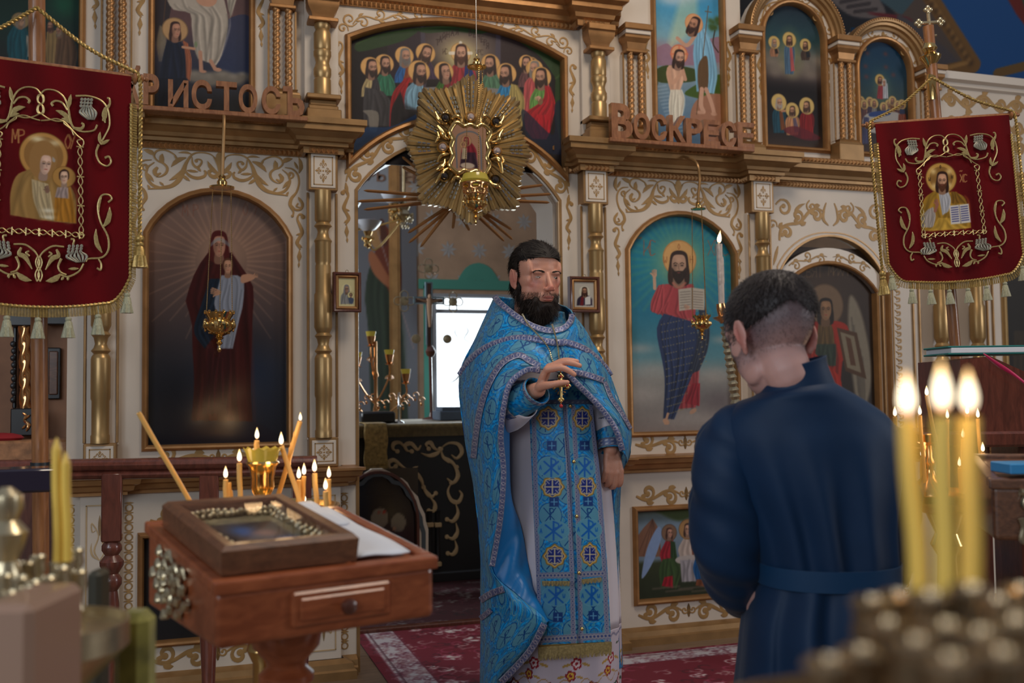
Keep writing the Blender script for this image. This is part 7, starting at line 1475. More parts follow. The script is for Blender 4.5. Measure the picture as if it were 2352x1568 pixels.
# refine the hem band and embroider it
hi=np.argmax(R_[:,0,2]<.42); hem=R_[hi:]; hem=np.transpose(np.array([rs(hem[:,j],120) for j in range(n2)]),(1,0,2)); hem=np.array([rs(r,520) for r in hem])
grid_obj('alb',R_[:hi+1],Ca[:hi+1],'silk_white',pr,.003)
s_=np.linspace(0,1.3,520)[None]*np.ones((120,1)); z_=hem[...,2]; Ch=np.zeros(hem.shape)+(192,180,192)
def mk(mask,col):
 global Ch; Ch=np.where(mask[...,None],np.array(col,float),Ch)
for j,(pu,z0,R0,col,c2) in enumerate(((.13,.31,.022,(150,16,34),(220,200,205)),(.065,.36,.014,(70,80,140),(200,196,210)),(.0,.27,.020,(140,30,40),(214,170,60)),(.065,.22,.026,(120,12,40),(230,210,210)),(.13,.17,.018,(70,90,60),(170,160,90)),(.0,.13,.022,(150,20,40),(220,200,205)))):
 x=(s_-pu+.075)%.15-.075; y=z_-z0; r=np.sqrt(x*x+y*y); a=np.arctan2(y,x); rr=R0*(.72+.28*np.abs(np.cos(2.5*a))); mk(r<rr,col); mk(r<rr*.62,c2); mk(r<rr*.3,col)
 for q in (1,-1):xl,yl=x-q*R0*1.6,y+.006; mk((xl*.5)**2+(yl*1.6+q*xl*.5)**2<(R0*.36)**2,(60,80,60) if j%2 else (176,140,70))
mk(np.abs(np.sin(s_*2*PI/.075)*.012-(z_-.245))<.0018,(170,130,60)); mk(np.abs(z_-.385-.004*np.sin(s_*180))<.004,(130,126,150)); grid_obj('alb_hem',hem,Ch,'paint_matt',pr,.003)
# sleeves and cuffs
tube_garment('sleeve',[P(1130,900,3.47),P(1140,948,3.40),P(1170,948,3.29),P(1205,925,3.21)],[.06,.066,.062,.050],'silk_white')
tube_garment('sleeve',[P(1362,880,3.54),P(1382,925,3.48),P(1394,965,3.44),P(1400,990,3.42)],[.05,.056,.055,.05],'silk_white')
o_,g1=tube_garment('cuff',[P(1176,928,3.245),P(1205,915,3.195),P(1226,903,3.158),P(1234,896,3.145)],[.057,.052,.047,.046],'brocade',lambda u,v:brocade(u,v,seed=.02),64,10)
def band_of(name,g,i0,i1,lift=1.05):
 s=g[i0:i1]; c=s[:,:-1].mean(1,keepdims=True); s=c+(s-c)*lift; n_,m_=s.shape[:2]; cell=(np.arange(m_)/m_*16)%1-.5; t=np.linspace(-1,1,n_)[:,None]; rr=np.sqrt((cell*1.3)**2+(t*.6)**2); c3=np.where((np.abs(rr-.34)<.1)[...,None],(176,172,176),(84,96,134)); c3[0]=c3[-1]=(150,150,160); grid_obj(name,s,c3,'galloon',pr,.002)
band_of('cuff_band',g1,-8,-1); band_of('cuff_band',g1,0,6)
o_,g2=tube_garment('cuff',[P(1396,965,3.44),P(1398,985,3.43),P(1400,1010,3.41),P(1402,1034,3.395)],[.054,.052,.049,.047],'brocade',lambda u,v:brocade(u,v,seed=.05),64,10)
band_of('cuff_band',g2,-9,-1); band_of('cuff_band',g2,0,4)
# belt
bl=lambda py:alb_ring(py,.172,.150,1266,3.508,0)
g=np.array([bl(y) for y in np.linspace(872,930,26)]); u=np.linspace(0,1.0,g.shape[1])[None]*np.ones((26,1)); v_=np.linspace(0,.085,26)[:,None]*np.ones((1,g.shape[1])); Cb=brocade(u,v_,seed=.03); Cb[:4]=(96,104,136); Cb[-6:]=(104,110,138); Cb[-4,::3]=(170,168,172); Cb[1,::3]=(160,160,170); c0=g.mean(1,keepdims=True); grid_obj('belt',c0+(g-c0)*1.02,Cb,'brocade',pr,.003)
# stole
SL=[(905,1213),(935,1215),(1100,1222),(1325,1232),(1400,1234),(1500,1237)]; SR=[(905,1358),(930,1361),(1100,1380),(1300,1395),(1400,1400),(1500,1405)]
fL=lambda y:np.interp(y,[a for a,_ in SL],[b for _,b in SL]); fR=lambda y:np.interp(y,[a for a,_ in SR],[b for _,b in SR])
SW,SH=.245,.89
sconv=lambda x,y:((x-fL(y))/(fR(y)-fL(y))*SW,-(y-928)/(1488-928)*SH)
K=Canvas(sconv,0,SW,-SH,0,.0016,(0,0,0),.00152); K.C=brocade(K.U*1.0+.008,-K.V*1.0+.02,base=(10,130,202)); K.xm=1300
Z6=lambda x,y:(1000+x/1.5106,530+y/1.5106)
def sline(pts,wd,col,a=1.):K.line([Z6(*q) for q in pts],wd,col,a,smooth=False)
def gal(pts,wd):
 sline(pts,wd,(104,112,150)); p=rs(np.array([Z6(*q) for q in pts]),2+int(np.sum(np.linalg.norm(np.diff(np.array([Z6(*q) for q in pts]),axis=0),axis=1))/9));
 for q in p:K.ell(q[0],q[1],wd*.36,wd*.36,(150,148,158),soft=1); K.ell(q[0],q[1],wd*.18,wd*.18,(60,76,130),soft=1)
 q=np.array(pts,float); d=q[-1]-q[0]; n=np.array((-d[1],d[0]))/np.linalg.norm(d)*wd*.72
 for s2 in (-1,1):sline([tuple(a+n*s2) for a in q],1.3,(150,150,160),.8)
for c_ in (0,1):
 x0=[(340,610),(356,1200),(364,1460)] if c_==0 else [(478,610),(500,1200),(506,1460)]; x1=[(450,610),(474,1200),(480,1460)] if c_==0 else [(540,610),(588,1200),(598,1460)]
 gal(x0,10); gal(x1,10)
for (x,y,s) in ((392,650,1),(510,650,.8),(406,888,1),(525,886,.8),(414,1128,1),(536,1122,.8)):
 X,Y=Z6(x,y); w1=27*s; h1=27
 d8=lambda k:[(X+w1*k*r*cos(a),Y+h1*k*r*sin(a)) for a,r in [(i*PI/4+PI/8*j,(1. if i%2==0 else .93) if j==0 else .84) for i in range(8) for j in (0,1)]]
 K.poly(d8(1.06),(150,112,46)); K.poly(d8(.93),(210,180,110)); K.poly(d8(.80),(14,34,120))
 for a in range(4):
  t=a*PI/2; dx,dy=cos(t)*w1,sin(t)*h1; nx,ny=-sin(t)*w1,cos(t)*h1; K.line([(X,Y),(X+dx*.6,Y+dy*.6)],3.4*s,(190,178,150)); K.line([(X+dx*.55-nx*.28,Y+dy*.55-ny*.28),(X+dx*.66,Y+dy*.66),(X+dx*.55+nx*.28,Y+dy*.55+ny*.28)],2.6*s,(190,178,150)); K.line([(X+(dx+nx)*.28,Y+(dy+ny)*.28),(X+(dx+nx)*.5,Y+(dy+ny)*.5)],3*s,(150,150,170))
for (x,y,s) in ((402,820,1),(518,820,.8),(410,1040,1.15),(532,1035,.95),(418,1265,1),(542,1265,.85)):
 X,Y=Z6(x,y); w1,h1=32*s,26; K.ell(X,Y,w1,h1,(100,156,178),.95); K.ell(X,Y,w1*.94,h1*.94,(84,146,174),.95)
 K.line([(X-w1*.5,Y-h1*.5),(X+w1*.5,Y+h1*.6)],4,(8,92,176),smooth=False); K.line([(X+w1*.5,Y-h1*.5),(X-w1*.5,Y+h1*.6)],4,(8,92,176),smooth=False); K.line([(X,Y-h1*.8),(X,Y+h1*.8)],4,(8,92,176)); K.line([(X,Y-h1*.8),(X+w1*.3,Y-h1*.6),(X+w1*.28,Y-h1*.3),(X,Y-h1*.2)],3.4,(8,92,176)); K.text(X-w1*.85,Y-4,'А',9,(8,92,176),wd=2); K.text(X+w1*.5,Y-4,'W',9,(8,92,176),wd=2)
for (x,y) in ((404,745),(518,745),(412,940),(530,938),(425,1340),(548,1335)):
 X,Y=Z6(x,y); K.poly([(X-11,Y-11),(X+11,Y-11),(X+11,Y+11),(X-11,Y+11)],(12,56,120),smooth=False); K.line([(X-7,Y),(X+7,Y)],2.5,(90,150,190)); K.line([(X,Y-7),(X,Y+7)],2.5,(90,150,190))
gal([(352,1196),(464,1194)],14); gal([(504,1192),(580,1188)],14); gal([(356,1418),(604,1404)],16)
K.line([Z6(357,1448),Z6(610,1436)],16,(128,100,48),smooth=False)
nvv,nuu=K.nv,K.nu; ss=np.linspace(0,1,nuu)[None]*np.ones((nvv,1)); tt=(-K.v/SH)[:,None]*np.ones((1,nuu)); py=928+tt*(1488-928); px=fL(py)+(fR(py)-fL(py))*ss
dd=3.335-.030*np.sin(ss*PI)-.014*tt+.006*np.sin(ss*PI*2+tt*4)+.010*np.exp(-((ss-.55)/.02)**2)-.003*np.sin(tt*9+ss*3)
Wt=CP+(cF*FPX+cR*(px[...,None]-1176)-cU*(py[...,None]-784))*(dd[...,None]/FPX); stole=grid_obj('stole',Wt,K.C,'brocade',pr,.004)
mat('fringe_gold',(.44,.34,.15),.45,.35,noise=.4,nscale=150)
def fringe(mb,p0,p1,L,n,d0,rr=.0016):
 for i in range(n):
  t=(i+.5)/n; a=P(p0[0]+(p1[0]-p0[0])*t,p0[1]+(p1[1]-p0[1])*t,d0(t)); mb.tube([a,a-UPV*L*.5+hR*.001*sin(i*1.3),a-UPV*L*(1+.08*sin(i*2.1))+hR*.003*sin(i*.9)],[rr,rr*1.1,rr*.8],4)
mb=MB(); dep=lambda t:3.319-.030*sin(t*PI)-.006; fringe(mb,(1236,1486),(1405,1474),.042,110,dep,.0019); mb.build('fringe',MAT['fringe_gold'],stole); mb=MB(); fringe(mb,(1245,1334),(1309,1334),.016,48,lambda t:3.325-.03*sin((.07+t*.42)*PI)-.016,.0012); mb.build('fringe',MAT['fringe_gold'],stole); mb=MB(); fringe(mb,(1336,1330),(1381,1325),.016,36,lambda t:3.325-.03*sin((.64+t*.26)*PI)-.016,.0012)
mb.build('fringe',MAT['fringe_gold'],stole)
mb=MB()
for (x,y) in ((460,607),(472,800),(482,990),(490,1186),(500,1380)):q=P(*Z6(x+8,y),3.283); mb.ell(q,.0065,n=12,k=8)
mb.build('button',MAT['brass'],stole)
# phelonion
up=[[(1136,678,3.56),(1144,690,3.47),(1162,706,3.40),(1185,724,3.35),(1222,746,3.31),(1262,757,3.29),(1292,752,3.30),(1310,735,3.34),(1315,716,3.40),(1300,703,3.47)],
[(1118,718,3.57),(1130,722,3.46),(1150,728,3.38),(1184,741,3.33),(1222,756,3.295),(1262,766,3.275),(1294,762,3.29),(1318,748,3.34),(1327,735,3.42),(1322,728,3.5)],
[(1092,775,3.57),(1108,765,3.45),(1132,760,3.37),(1175,760,3.32),(1218,768,3.285),(1262,776,3.265),(1298,774,3.28),(1330,766,3.33),(1347,763,3.42),(1350,768,3.52)],
[(1054,866,3.55),(1080,828,3.43),(1118,798,3.35),(1172,779,3.30),(1218,777,3.275),(1262,785,3.262),(1296,787,3.27),(1348,806,3.31),(1385,838,3.43),(1404,866,3.53)]]
lf=[[(1054,866,3.55),(1080,828,3.43),(1118,798,3.35),(1172,779,3.30),(1218,777,3.275),(1262,785,3.262),(1294,787,3.27)],
[(1054,876,3.55),(1078,848,3.41),(1116,818,3.32),(1165,800,3.27),(1215,800,3.25),(1262,812,3.25),(1297,818,3.26)],
[(1055,892,3.55),(1080,868,3.39),(1115,838,3.29),(1158,818,3.23),(1205,815,3.2),(1258,838,3.22),(1300,852,3.25)],
[(1057,915,3.55),(1078,892,3.38),(1108,862,3.27),(1145,838,3.2),(1180,828,3.165),(1215,835,3.15),(1243,846,3.16)],
[(1060,940,3.55),(1078,915,3.38),(1102,886,3.26),(1132,860,3.19),(1160,848,3.155),(1185,843,3.14),(1208,845,3.14)],
[(1063,970,3.55),(1080,942,3.38),(1098,918,3.27),(1118,894,3.2),(1138,878,3.16),(1154,872,3.145),(1168,875,3.14)],
[(1067,1010,3.55),(1080,990,3.4),(1094,970,3.29),(1110,950,3.22),(1126,935,3.17),(1140,928,3.15),(1153,930,3.15)],
[(1074,1050,3.54),(1086,1035,3.4),(1098,1022,3.3),(1110,1012,3.23),(1124,1004,3.19),(1137,1000,3.17),(1148,1000,3.17)],
[(1086,1110,3.53),(1095,1105,3.4),(1106,1102,3.31),(1118,1100,3.25),(1132,1099,3.21),(1146,1099,3.2),(1157,1100,3.21)],
[(1097,1190,3.52),(1105,1190,3.4),(1114,1190,3.32),(1124,1191,3.27),(1134,1192,3.24),(1143,1194,3.23),(1151,1197,3.24)],
[(1103,1280,3.5),(1108,1282,3.4),(1113,1285,3.33),(1118,1289,3.29),(1122,1294,3.27),(1126,1299,3.26),(1131,1306,3.27)],
[(1103,1340,3.5),(1112,1342,3.38),(1124,1344,3.31),(1140,1347,3.27),(1156,1352,3.25),(1172,1358,3.25),(1190,1368,3.26)],
[(1103,1405,3.5),(1116,1406,3.37),(1136,1408,3.3),(1162,1410,3.25),(1192,1413,3.23),(1224,1419,3.23),(1256,1430,3.24)],
[(1103,1470,3.5),(1116,1472,3.38),(1132,1474,3.3),(1152,1478,3.26),(1174,1482,3.24),(1196,1487,3.24),(1220,1492,3.26)],
[(1102,1560,3.5),(1110,1560,3.4),(1118,1560,3.34),(1126,1561,3.3),(1134,1562,3.28),(1142,1564,3.28),(1150,1568,3.3)],
[(1100,1700,3.5),(1106,1700,3.42),(1112,1700,3.38),(1118,1700,3.36),(1124,1700,3.35),(1130,1700,3.35),(1136,1700,3.36)]]
rt=[[(1292,787,3.27),(1320,794,3.28),(1348,806,3.31),(1370,822,3.36),(1388,842,3.43),(1404,866,3.53)],
[(1296,822,3.26),(1325,826,3.27),(1352,834,3.3),(1376,848,3.34),(1394,864,3.42),(1409,884,3.52)],
[(1300,852,3.255),(1330,856,3.26),(1358,864,3.28),(1382,878,3.33),(1402,894,3.41),(1418,908,3.51)],
[(1326,880,3.25),(1350,884,3.26),(1374,894,3.28),(1396,908,3.32),(1415,922,3.4),(1430,935,3.5)],
[(1354,908,3.26),(1374,914,3.27),(1394,924,3.285),(1412,936,3.32),(1428,948,3.4),(1441,960,3.49)],
[(1386,944,3.27),(1402,948,3.275),(1416,956,3.29),(1430,966,3.33),(1441,976,3.4),(1450,988,3.48)],
[(1414,986,3.29),(1422,988,3.3),(1430,992,3.31),(1438,1000,3.34),(1445,1010,3.4),(1450,1022,3.47)],
[(1430,1036,3.32),(1433,1040,3.33),(1436,1044,3.34),(1439,1050,3.36),(1441,1056,3.4),(1441,1063,3.45)]]
ph=thing('phelonion_rig',None,None) if False else None
def fold(a,b,c):return lambda x,y:a*np.sin((x*.9+y*.35)*b+c)*np.clip((y-760)/120,0,1)*.8+a*.6*np.sin((y-x*.4)*b*.63)
w1,a1,u1,v1=sheet(up,230,90,lambda x,y:.003*np.sin((y+x*.25)*.09)); S_up=(w1,a1); vest=grid_obj('vestment',w1,brocade(u1,v1),'brocade',pr,-.004)
w2,a2,u2,v2=sheet(lf,170,560,fold(.0055,.055,.4)); S_lf=(w2,a2); grid_obj('vestment_fall',w2,brocade(u2,v2*.98,seed=.31),'brocade',pr,-.004)
w3,a3,u3,v3=sheet(rt,130,170,fold(.005,.06,1.)); S_rt=(w3,a3); grid_obj('vestment_fall',w3,brocade(u3,v3,seed=.17),'brocade',pr,-.004)
bk=[[(1136,678,3.56),(1170,684,3.63),(1220,690,3.66),(1270,695,3.62),(1300,703,3.47)],[(1092,775,3.57),(1150,760,3.72),(1220,755,3.76),(1300,758,3.72),(1350,768,3.52)],[(1054,866,3.55),(1120,860,3.76),(1220,860,3.83),(1330,860,3.76),(1404,866,3.53)],
[(1067,1010,3.55),(1150,1010,3.78),(1250,1010,3.86),(1380,1010,3.76),(1449,1022,3.5)],[(1086,1110,3.53),(1170,1110,3.78),(1260,1110,3.86),(1370,1110,3.75),(1428,1100,3.56)],[(1103,1280,3.5),(1180,1280,3.78),(1260,1280,3.86),(1370,1280,3.78),(1423,1280,3.56)],[(1103,1470,3.5),(1180,1470,3.78),(1260,1470,3.86),(1370,1470,3.78),(1428,1470,3.56)],[(1102,1640,3.5),(1180,1610,3.78),(1260,1580,3.84),(1370,1550,3.76),(1431,1532,3.56)]]
w4,a4,u4,v4=sheet(bk,120,220,lambda x,y:.006*np.sin(x*.08)); grid_obj('vestment_back',w4,brocade(u4,v4),'brocade',pr,.004)
rf=[[(1449,1022,3.50),(1436,1030,3.47),(1420,1040,3.45),(1405,1050,3.46),(1392,1052,3.50)],[(1428,1100,3.56),(1420,1102,3.48),(1408,1104,3.46),(1394,1106,3.47),(1383,1108,3.50)],[(1423,1200,3.56),(1417,1200,3.49),(1408,1202,3.46),(1398,1204,3.48),(1388,1206,3.46)],[(1424,1330,3.56),(1420,1330,3.49),(1412,1332,3.46),(1402,1334,3.48),(1393,1336,3.45)],[(1428,1460,3.56),(1424,1460,3.50),(1417,1462,3.47),(1407,1464,3.48),(1399,1466,3.45)],[(1431,1532,3.56),(1427,1534,3.5),(1418,1536,3.47),(1408,1534,3.47),(1400,1528,3.45)]]
w5,a5,u5,v5=sheet(rf,60,200); C5=brocade(u5,v5,seed=.2); C5[:,22:]=(4,76,134); grid_obj('vestment_edge',w5,C5,'brocade',pr,.003)
li=[[(1150,950,3.18),(1160,950,3.25),(1168,950,3.30)],[(1157,1100,3.23),(1166,1110,3.29),(1172,1130,3.34)],[(1151,1197,3.26),(1175,1200,3.31),(1196,1212,3.36)],[(1131,1306,3.285),(1178,1290,3.31),(1218,1322,3.36)],[(1190,1368,3.275),(1216,1362,3.30),(1240,1376,3.35)],[(1256,1430,3.255),(1258,1428,3.28),(1260,1426,3.3)]]
w6,a6,u6,v6=sheet(li,60,160,lambda x,y:.006*np.sin(x*.12+y*.05)); grid_obj('vestment_lining',w6,None,'lining',pr,.003)
li2=[[(1136,680,3.565),(1155,688,3.55),(1175,700,3.52),(1195,716,3.49)],[(1130,700,3.56),(1150,712,3.52),(1172,726,3.47),(1195,742,3.44)]]
R=ribbon
R('galloon_trim',vest,S_up,[(1137,680),(1145,692),(1163,708),(1186,726),(1222,748),(1262,759),(1293,754),(1310,737),(1314,717)],13,.005)
R('galloon_trim',vest,S_up,[(1056,862),(1080,827),(1118,798),(1172,779),(1218,777),(1262,785),(1296,787)],14,.006); R('galloon_trim',vest,S_up,[(1292,784),(1320,792),(1348,805),(1385,838),(1402,862)],13,.006)
R('galloon_trim',vest,S_lf,[(1088,1052),(1095,990),(1105,935),(1122,885),(1152,836),(1190,816),(1215,828),(1240,842)],13,.006)
R('galloon_trim',vest,S_lf,[(1240,851),(1210,850),(1172,880),(1157,935),(1150,1000),(1155,1060),(1156,1100),(1149,1190),(1130,1300)],12,.006)
R('galloon_trim',vest,S_lf,[(1250,1432),(1222,1486),(1190,1525),(1150,1566)],15,.006); R('galloon_trim',vest,S_lf,[(1157,1352),(1130,1362),(1104,1378)],15,.006); R('galloon_trim',vest,S_lf,[(1128,1400),(1115,1412),(1104,1420)],12,.006)
R('galloon_trim',vest,S_rt,[(1302,852),(1326,856),(1358,864),(1386,874)],13,.006); R('galloon_trim',vest,S_rt,[(1304,858),(1328,884),(1356,911),(1388,947),(1415,988),(1429,1034)],12,.006); R('galloon_trim',vest,S_rt,[(1388,876),(1404,915),(1428,950),(1448,985)],9,.006)
# inner collar
mb=MB(); nc2=P(1243,738,3.47); g=np.array([ring(nc2+UPV*.030-hF*0,.082,.086,60),ring(nc2+UPV*.0,.09,.094,60),ring(nc2-UPV*.03,.11,.11,60)]); g=np.concatenate([g,g[:,:1]],1); g=np.transpose(np.array([cr(g[:,j],6) for j in range(g.shape[1])]),(1,0,2)); nn=g.shape; u=np.linspace(0,.5,nn[1])[None]*np.ones((nn[0],1)); v_=np.linspace(0,.06,nn[0])[:,None]*np.ones((1,nn[1])); Cc=brocade(u,v_)*.6+np.array((150,150,160))*.35; grid_obj('inner_collar',g,Cc,'galloon',pr,.003)
# pectoral cross on its chain
mb=MB()
for pts in ([(1200,722,3.33),(1213,745,3.29),(1232,765,3.26),(1250,785,3.25),(1262,805,3.24),(1268,825,3.235),(1280,850,3.23),(1286,862,3.23)],[(1268,745,3.28),(1274,765,3.255),(1280,790,3.25),(1283,812,3.245),(1286,840,3.235),(1287,862,3.23)]):
 p=rs(cr([P(*q) for q in pts],8),120); mb.tube(p,.0026*(1+.5*np.cos(np.arange(120)*2.1)),6)
mb.build('chain',MAT['brass_pale'],pr)
kx=3.22/2287; X0=P(1288,890,3.22); mb=MB(); sh=lambda a,b:X0+hR*a*kx+UPV*b*kx
for (a,b,c,d,r) in ((0,-26,0,26,4),(-15,4,15,4,4),(-7,16,7,16,3)):mb.tube([sh(a,b),sh(c,d)],r*kx*1.0,8)
for (a,b) in ((0,26),(-16,4),(16,4),(0,-27)):
 for (da,db) in ((4,0),(-4,0),(0,4),(0,-4)):mb.ell(sh(a+da,b+db),4.4*kx,n=8,k=6)
for i in range(14):t=i/14*2*PI; mb.tube([sh(9*cos(t),2+14*sin(t)),sh(15*cos(t+.2),2+20*sin(t+.2))],1.6*kx,5)
mb.tube([sh(0,30),sh(0,38)],2*kx,6); mb.tube([sh(0,-32),sh(0,-38)],1.4*kx,6); cr_=mb.build('pectoral_cross',MAT['brass'],pr)
mb=MB(); mb.ell(sh(0,-42)-hF*.002,4.5*kx,n=10,k=8); mb.ell(sh(15,5)-hF*.008,3*kx,n=8,k=6); mb.ell(sh(0,25)-hF*.008,3*kx,n=8,k=6); mb.build('ruby_drop',mat('ruby',(.45,.02,.02),.1),cr_)
for px in (1245,1322):
 mb=MB(); q=P(px,1690,3.46); q[2]=.03; mb.ell(q,(1,1,1),R=np.stack([hR*.045,-hF*.13,UPV*.032],1),n=14,k=8); mb.build('shoe',MAT['black'],pr)
# ------------------------------------------------------------ the young man seen from behind
YD=2.1; ym=thing('person','short-haired person in a dark blue cassock seen from behind, head bowed','person',(P(1850,1500,YD)[0],P(1850,1500,YD)[1],0.0))
Yc,YR=head_frame(1772,772,2.15,PI+.36,.42,0); YL=lambda x,y,z:Yc+YR @ np.array((x,y,z),float)
b=MB(); head_mass(b,YL,YR,1.07); limb(b,[YL(0,-.008,-.05),YL(0,-.018,-.10),P(1826,892,2.135)],[.054,.050,.050],18)
V=lambda r,f,u:np.stack([hR*r,hF*f,UPV*u],1)
b.ell(P(1845,1000,2.14),(1,1,1),R=V(.13,.09,.09),n=18,k=12); b.ell(P(1850,1110,2.16),(1,1,1),R=V(.14,.10,.20),n=18,k=12); b.ell(P(1870,1330,2.18),(1,1,1),R=V(.13,.10,.2),n=18,k=12)
for px in (1810,1930):limb(b,[P(px,1400,2.18),P(px,1800,2.18),(lambda q:np.array((q[0],q[1],.08)))(P(px,1800,2.2))],[.09,.06,.045],14)
sl,el,wl_=P(1715,1010,2.15),P(1674,1245,2.17),P(1712,1372,2.38); limb(b,[sl,(sl+el)/2,el],[.040,.040,.038]); limb(b,[el,(el+wl_)/2,wl_],[.042,.036,.027])
sr,er,wr_=P(1985,1020,2.17),P(2034,1225,2.20),P(1985,1372,2.42); limb(b,[sr,(sr+er)/2,er],[.040,.040,.038]); limb(b,[er,(er+wr_)/2,wr_],[.042,.036,.027])
hand(b,wl_,hR*.5+hF*.4-UPV*.7,hR*.8-hF*.2+UPV*.3,1,[(30,25,20)]*4,[(.6,.5,.3),(.8,.2,.3),(.8,.1,.3)],.95); hand(b,wr_,-hR*.6+hF*.4-UPV*.6,-hR*.8-hF*.2+UPV*.3,-1,[(30,25,20)]*4,[(.6,.5,.3),(.8,.2,.3),(.8,.1,.3)],.95)
me=remesh(b,.0034,12); v=coords(me); L=(v-Yc) @ YR; C=np.zeros((len(v),3))+(204,158,148)
nf=np.sin(L[:,0]*60); h0=L[:,2]-(-.012)-.004*nf+.25*np.clip(L[:,1]-.02,0,1); k=np.clip((h0+.060)/.065,0,1)[:,None]*(L[:,2:3]>-.10); near=((np.abs(L[:,0])<.074) & (L[:,1]<.075))[:,None]
k=k*near; C=C*(1-k*.8)+np.array((92,80,86))*k*.8
for sx in (-1,1):q=np.exp(-(((L-(sx*.085,-.012,-.008))/(.016,.02,.034))**2).sum(1))[:,None]*.7; C=C*(1-q)+np.array((206,110,100))*q
setcol(me,lin(C)); me.materials.append(MAT['skin']); me.name='body'; link('body',me,ym)
mb=MB(); mb.ell(YL(0,-.016,.042),(.0865,.113,.096),R=YR,n=26,k=18); hm=remesh(mb,.0035,2); hL=(coords(hm)-Yc) @ YR; bmm=bmesh.new(); bmm.from_mesh(hm); bmm.verts.ensure_lookup_table()
bmesh.ops.delete(bmm,geom=[q for q,l in zip(bmm.verts,hL) if l[2]<.012+.010*sin(l[0]*60) or (l[1]>.05 and l[2]<.075)],context='VERTS'); bmm.to_mesh(hm); bmm.free(); hm.materials.append(mat('hair_young',(.030,.022,.022),.6)); hm.name='hair'; hair=link('hair',hm,ym)
hv=coords(hm); hn=normals(hm); k=rg.integers(0,len(hv),5000); mb=MB(); strands(mb,hv[k]-hn[k]*.001,hn[k]*.55-YR[:,2]*.55+YR[:,1]*.2,.014,.0007,.3,3,.02,21)
kk=rg.choice(np.arange(len(v))[(near[:,0]) & (L[:,2]>-.055) & (L[:,2]<.04) & (np.abs(L[:,0])<.08)],1300); N=normals(me); strands(mb,v[kk],N[kk]*.5-YR[:,2]*.8,.005,.00025,.3,2,.0,22); mb.build('hair_strands',MAT['hair_young'],hair)
# cassock: torso, skirt, sleeves, collar, belt
mat('cassock',(.004,.026,.075),.6,noise=.2,nscale=5,bump=.1,bscale=22,sheen=.06,spec=.3); mat('cassock_belt',(.005,.038,.10),.5,sheen=.05,spec=.3)
def crow(py,x0,x1,d,hd,fa,nf_=9,n=150,ph=0.,tl=0.):
 c=P((x0+x1)/2,py,d); hw=(x1-x0)/2*d/FPX; th=np.linspace(0,2*PI,n+1); return [c+UPV*tl*cos(a)+hR*hw*cos(a)*(1+.2*fa*sin(nf_*a+ph))-hF*(hd*sin(a)*abs(sin(a))**-.25 if abs(sin(a))>1e-6 else 0)*(1+fa*cos(nf_*a+ph+.6*sin(3*a))) for a in th]
def loft(name,rows,m,par,k=7,thick=.003):
 R_=np.array(rows); R_=np.transpose(np.array([cr(R_[:,j],k) for j in range(R_.shape[1])]),(1,0,2)); return grid_obj(name,R_,None,m,par,thick)
cas=loft('cassock',[crow(880,1758,1894,2.12,.068,0,tl=.01),crow(900,1735,1930,2.12,.088,0,tl=.008),crow(925,1692,1985,2.14,.11,.0),crow(965,1655,2035,2.15,.125,.0),crow(1020,1650,2056,2.155,.14,.02,11),crow(1110,1680,2056,2.16,.15,.05,11),crow(1200,1715,2045,2.17,.155,.075,11),crow(1290,1738,2050,2.17,.15,.06,11),crow(1330,1742,2050,2.17,.152,.07,9),crow(1420,1715,2070,2.17,.175,.10,9),crow(1568,1700,2100,2.17,.20,.12,9),crow(2100,1640,2160,2.18,.25,.13,9),crow(2480,1600,2200,2.18,.28,.13,9)],'cassock',ym)
loft('standing_collar',[crow(836,1757,1893,2.12,.070,0,tl=.018),crow(856,1756,1896,2.12,.071,0,tl=.016),crow(888,1746,1910,2.12,.076,0,tl=.012),crow(915,1735,1925,2.12,.08,0,tl=.008)],'cassock',ym)
loft('belt',[crow(y,1734,2054,2.168,.158,.0) for y in (1284,1290,1312,1326,1330)],'cassock_belt',ym)
def sleeve(pts,rads,up=None,fa=.05):
 p=cr(pts,10); r=np.interp(np.linspace(0,1,len(p)),np.linspace(0,1,len(rads)),rads); mb=MB(); mb.tube(p,r,60,cap=False,up=up); g=np.vstack(mb.v).reshape(len(p),60,3); c=g.mean(1,keepdims=True); i=np.arange(len(p))[:,None]; j=np.arange(60)[None]; f=1+fa*np.sin(i*.55+j/60*2*PI*2+.8*np.sin(j/60*2*PI*3))+.03*np.sin(i*1.2+j*.3); g=c+(g-c)*f[...,None]; g=np.concatenate([g,g[:,:1]],1); grid_obj('sleeve',g,None,'cassock',ym,.003)
sleeve([P(1735,975,2.15),P(1685,1010,2.15),P(1668,1130,2.15),P(1672,1250,2.17),P(1690,1330,2.24),P(1708,1378,2.33)],[.05,.072,.077,.078,.066,.045]); sleeve([P(1960,985,2.16),P(2010,1030,2.17),P(2034,1130,2.18),P(2040,1230,2.20),P(2030,1300,2.27),P(1995,1360,2.38)],[.05,.07,.072,.07,.062,.05])
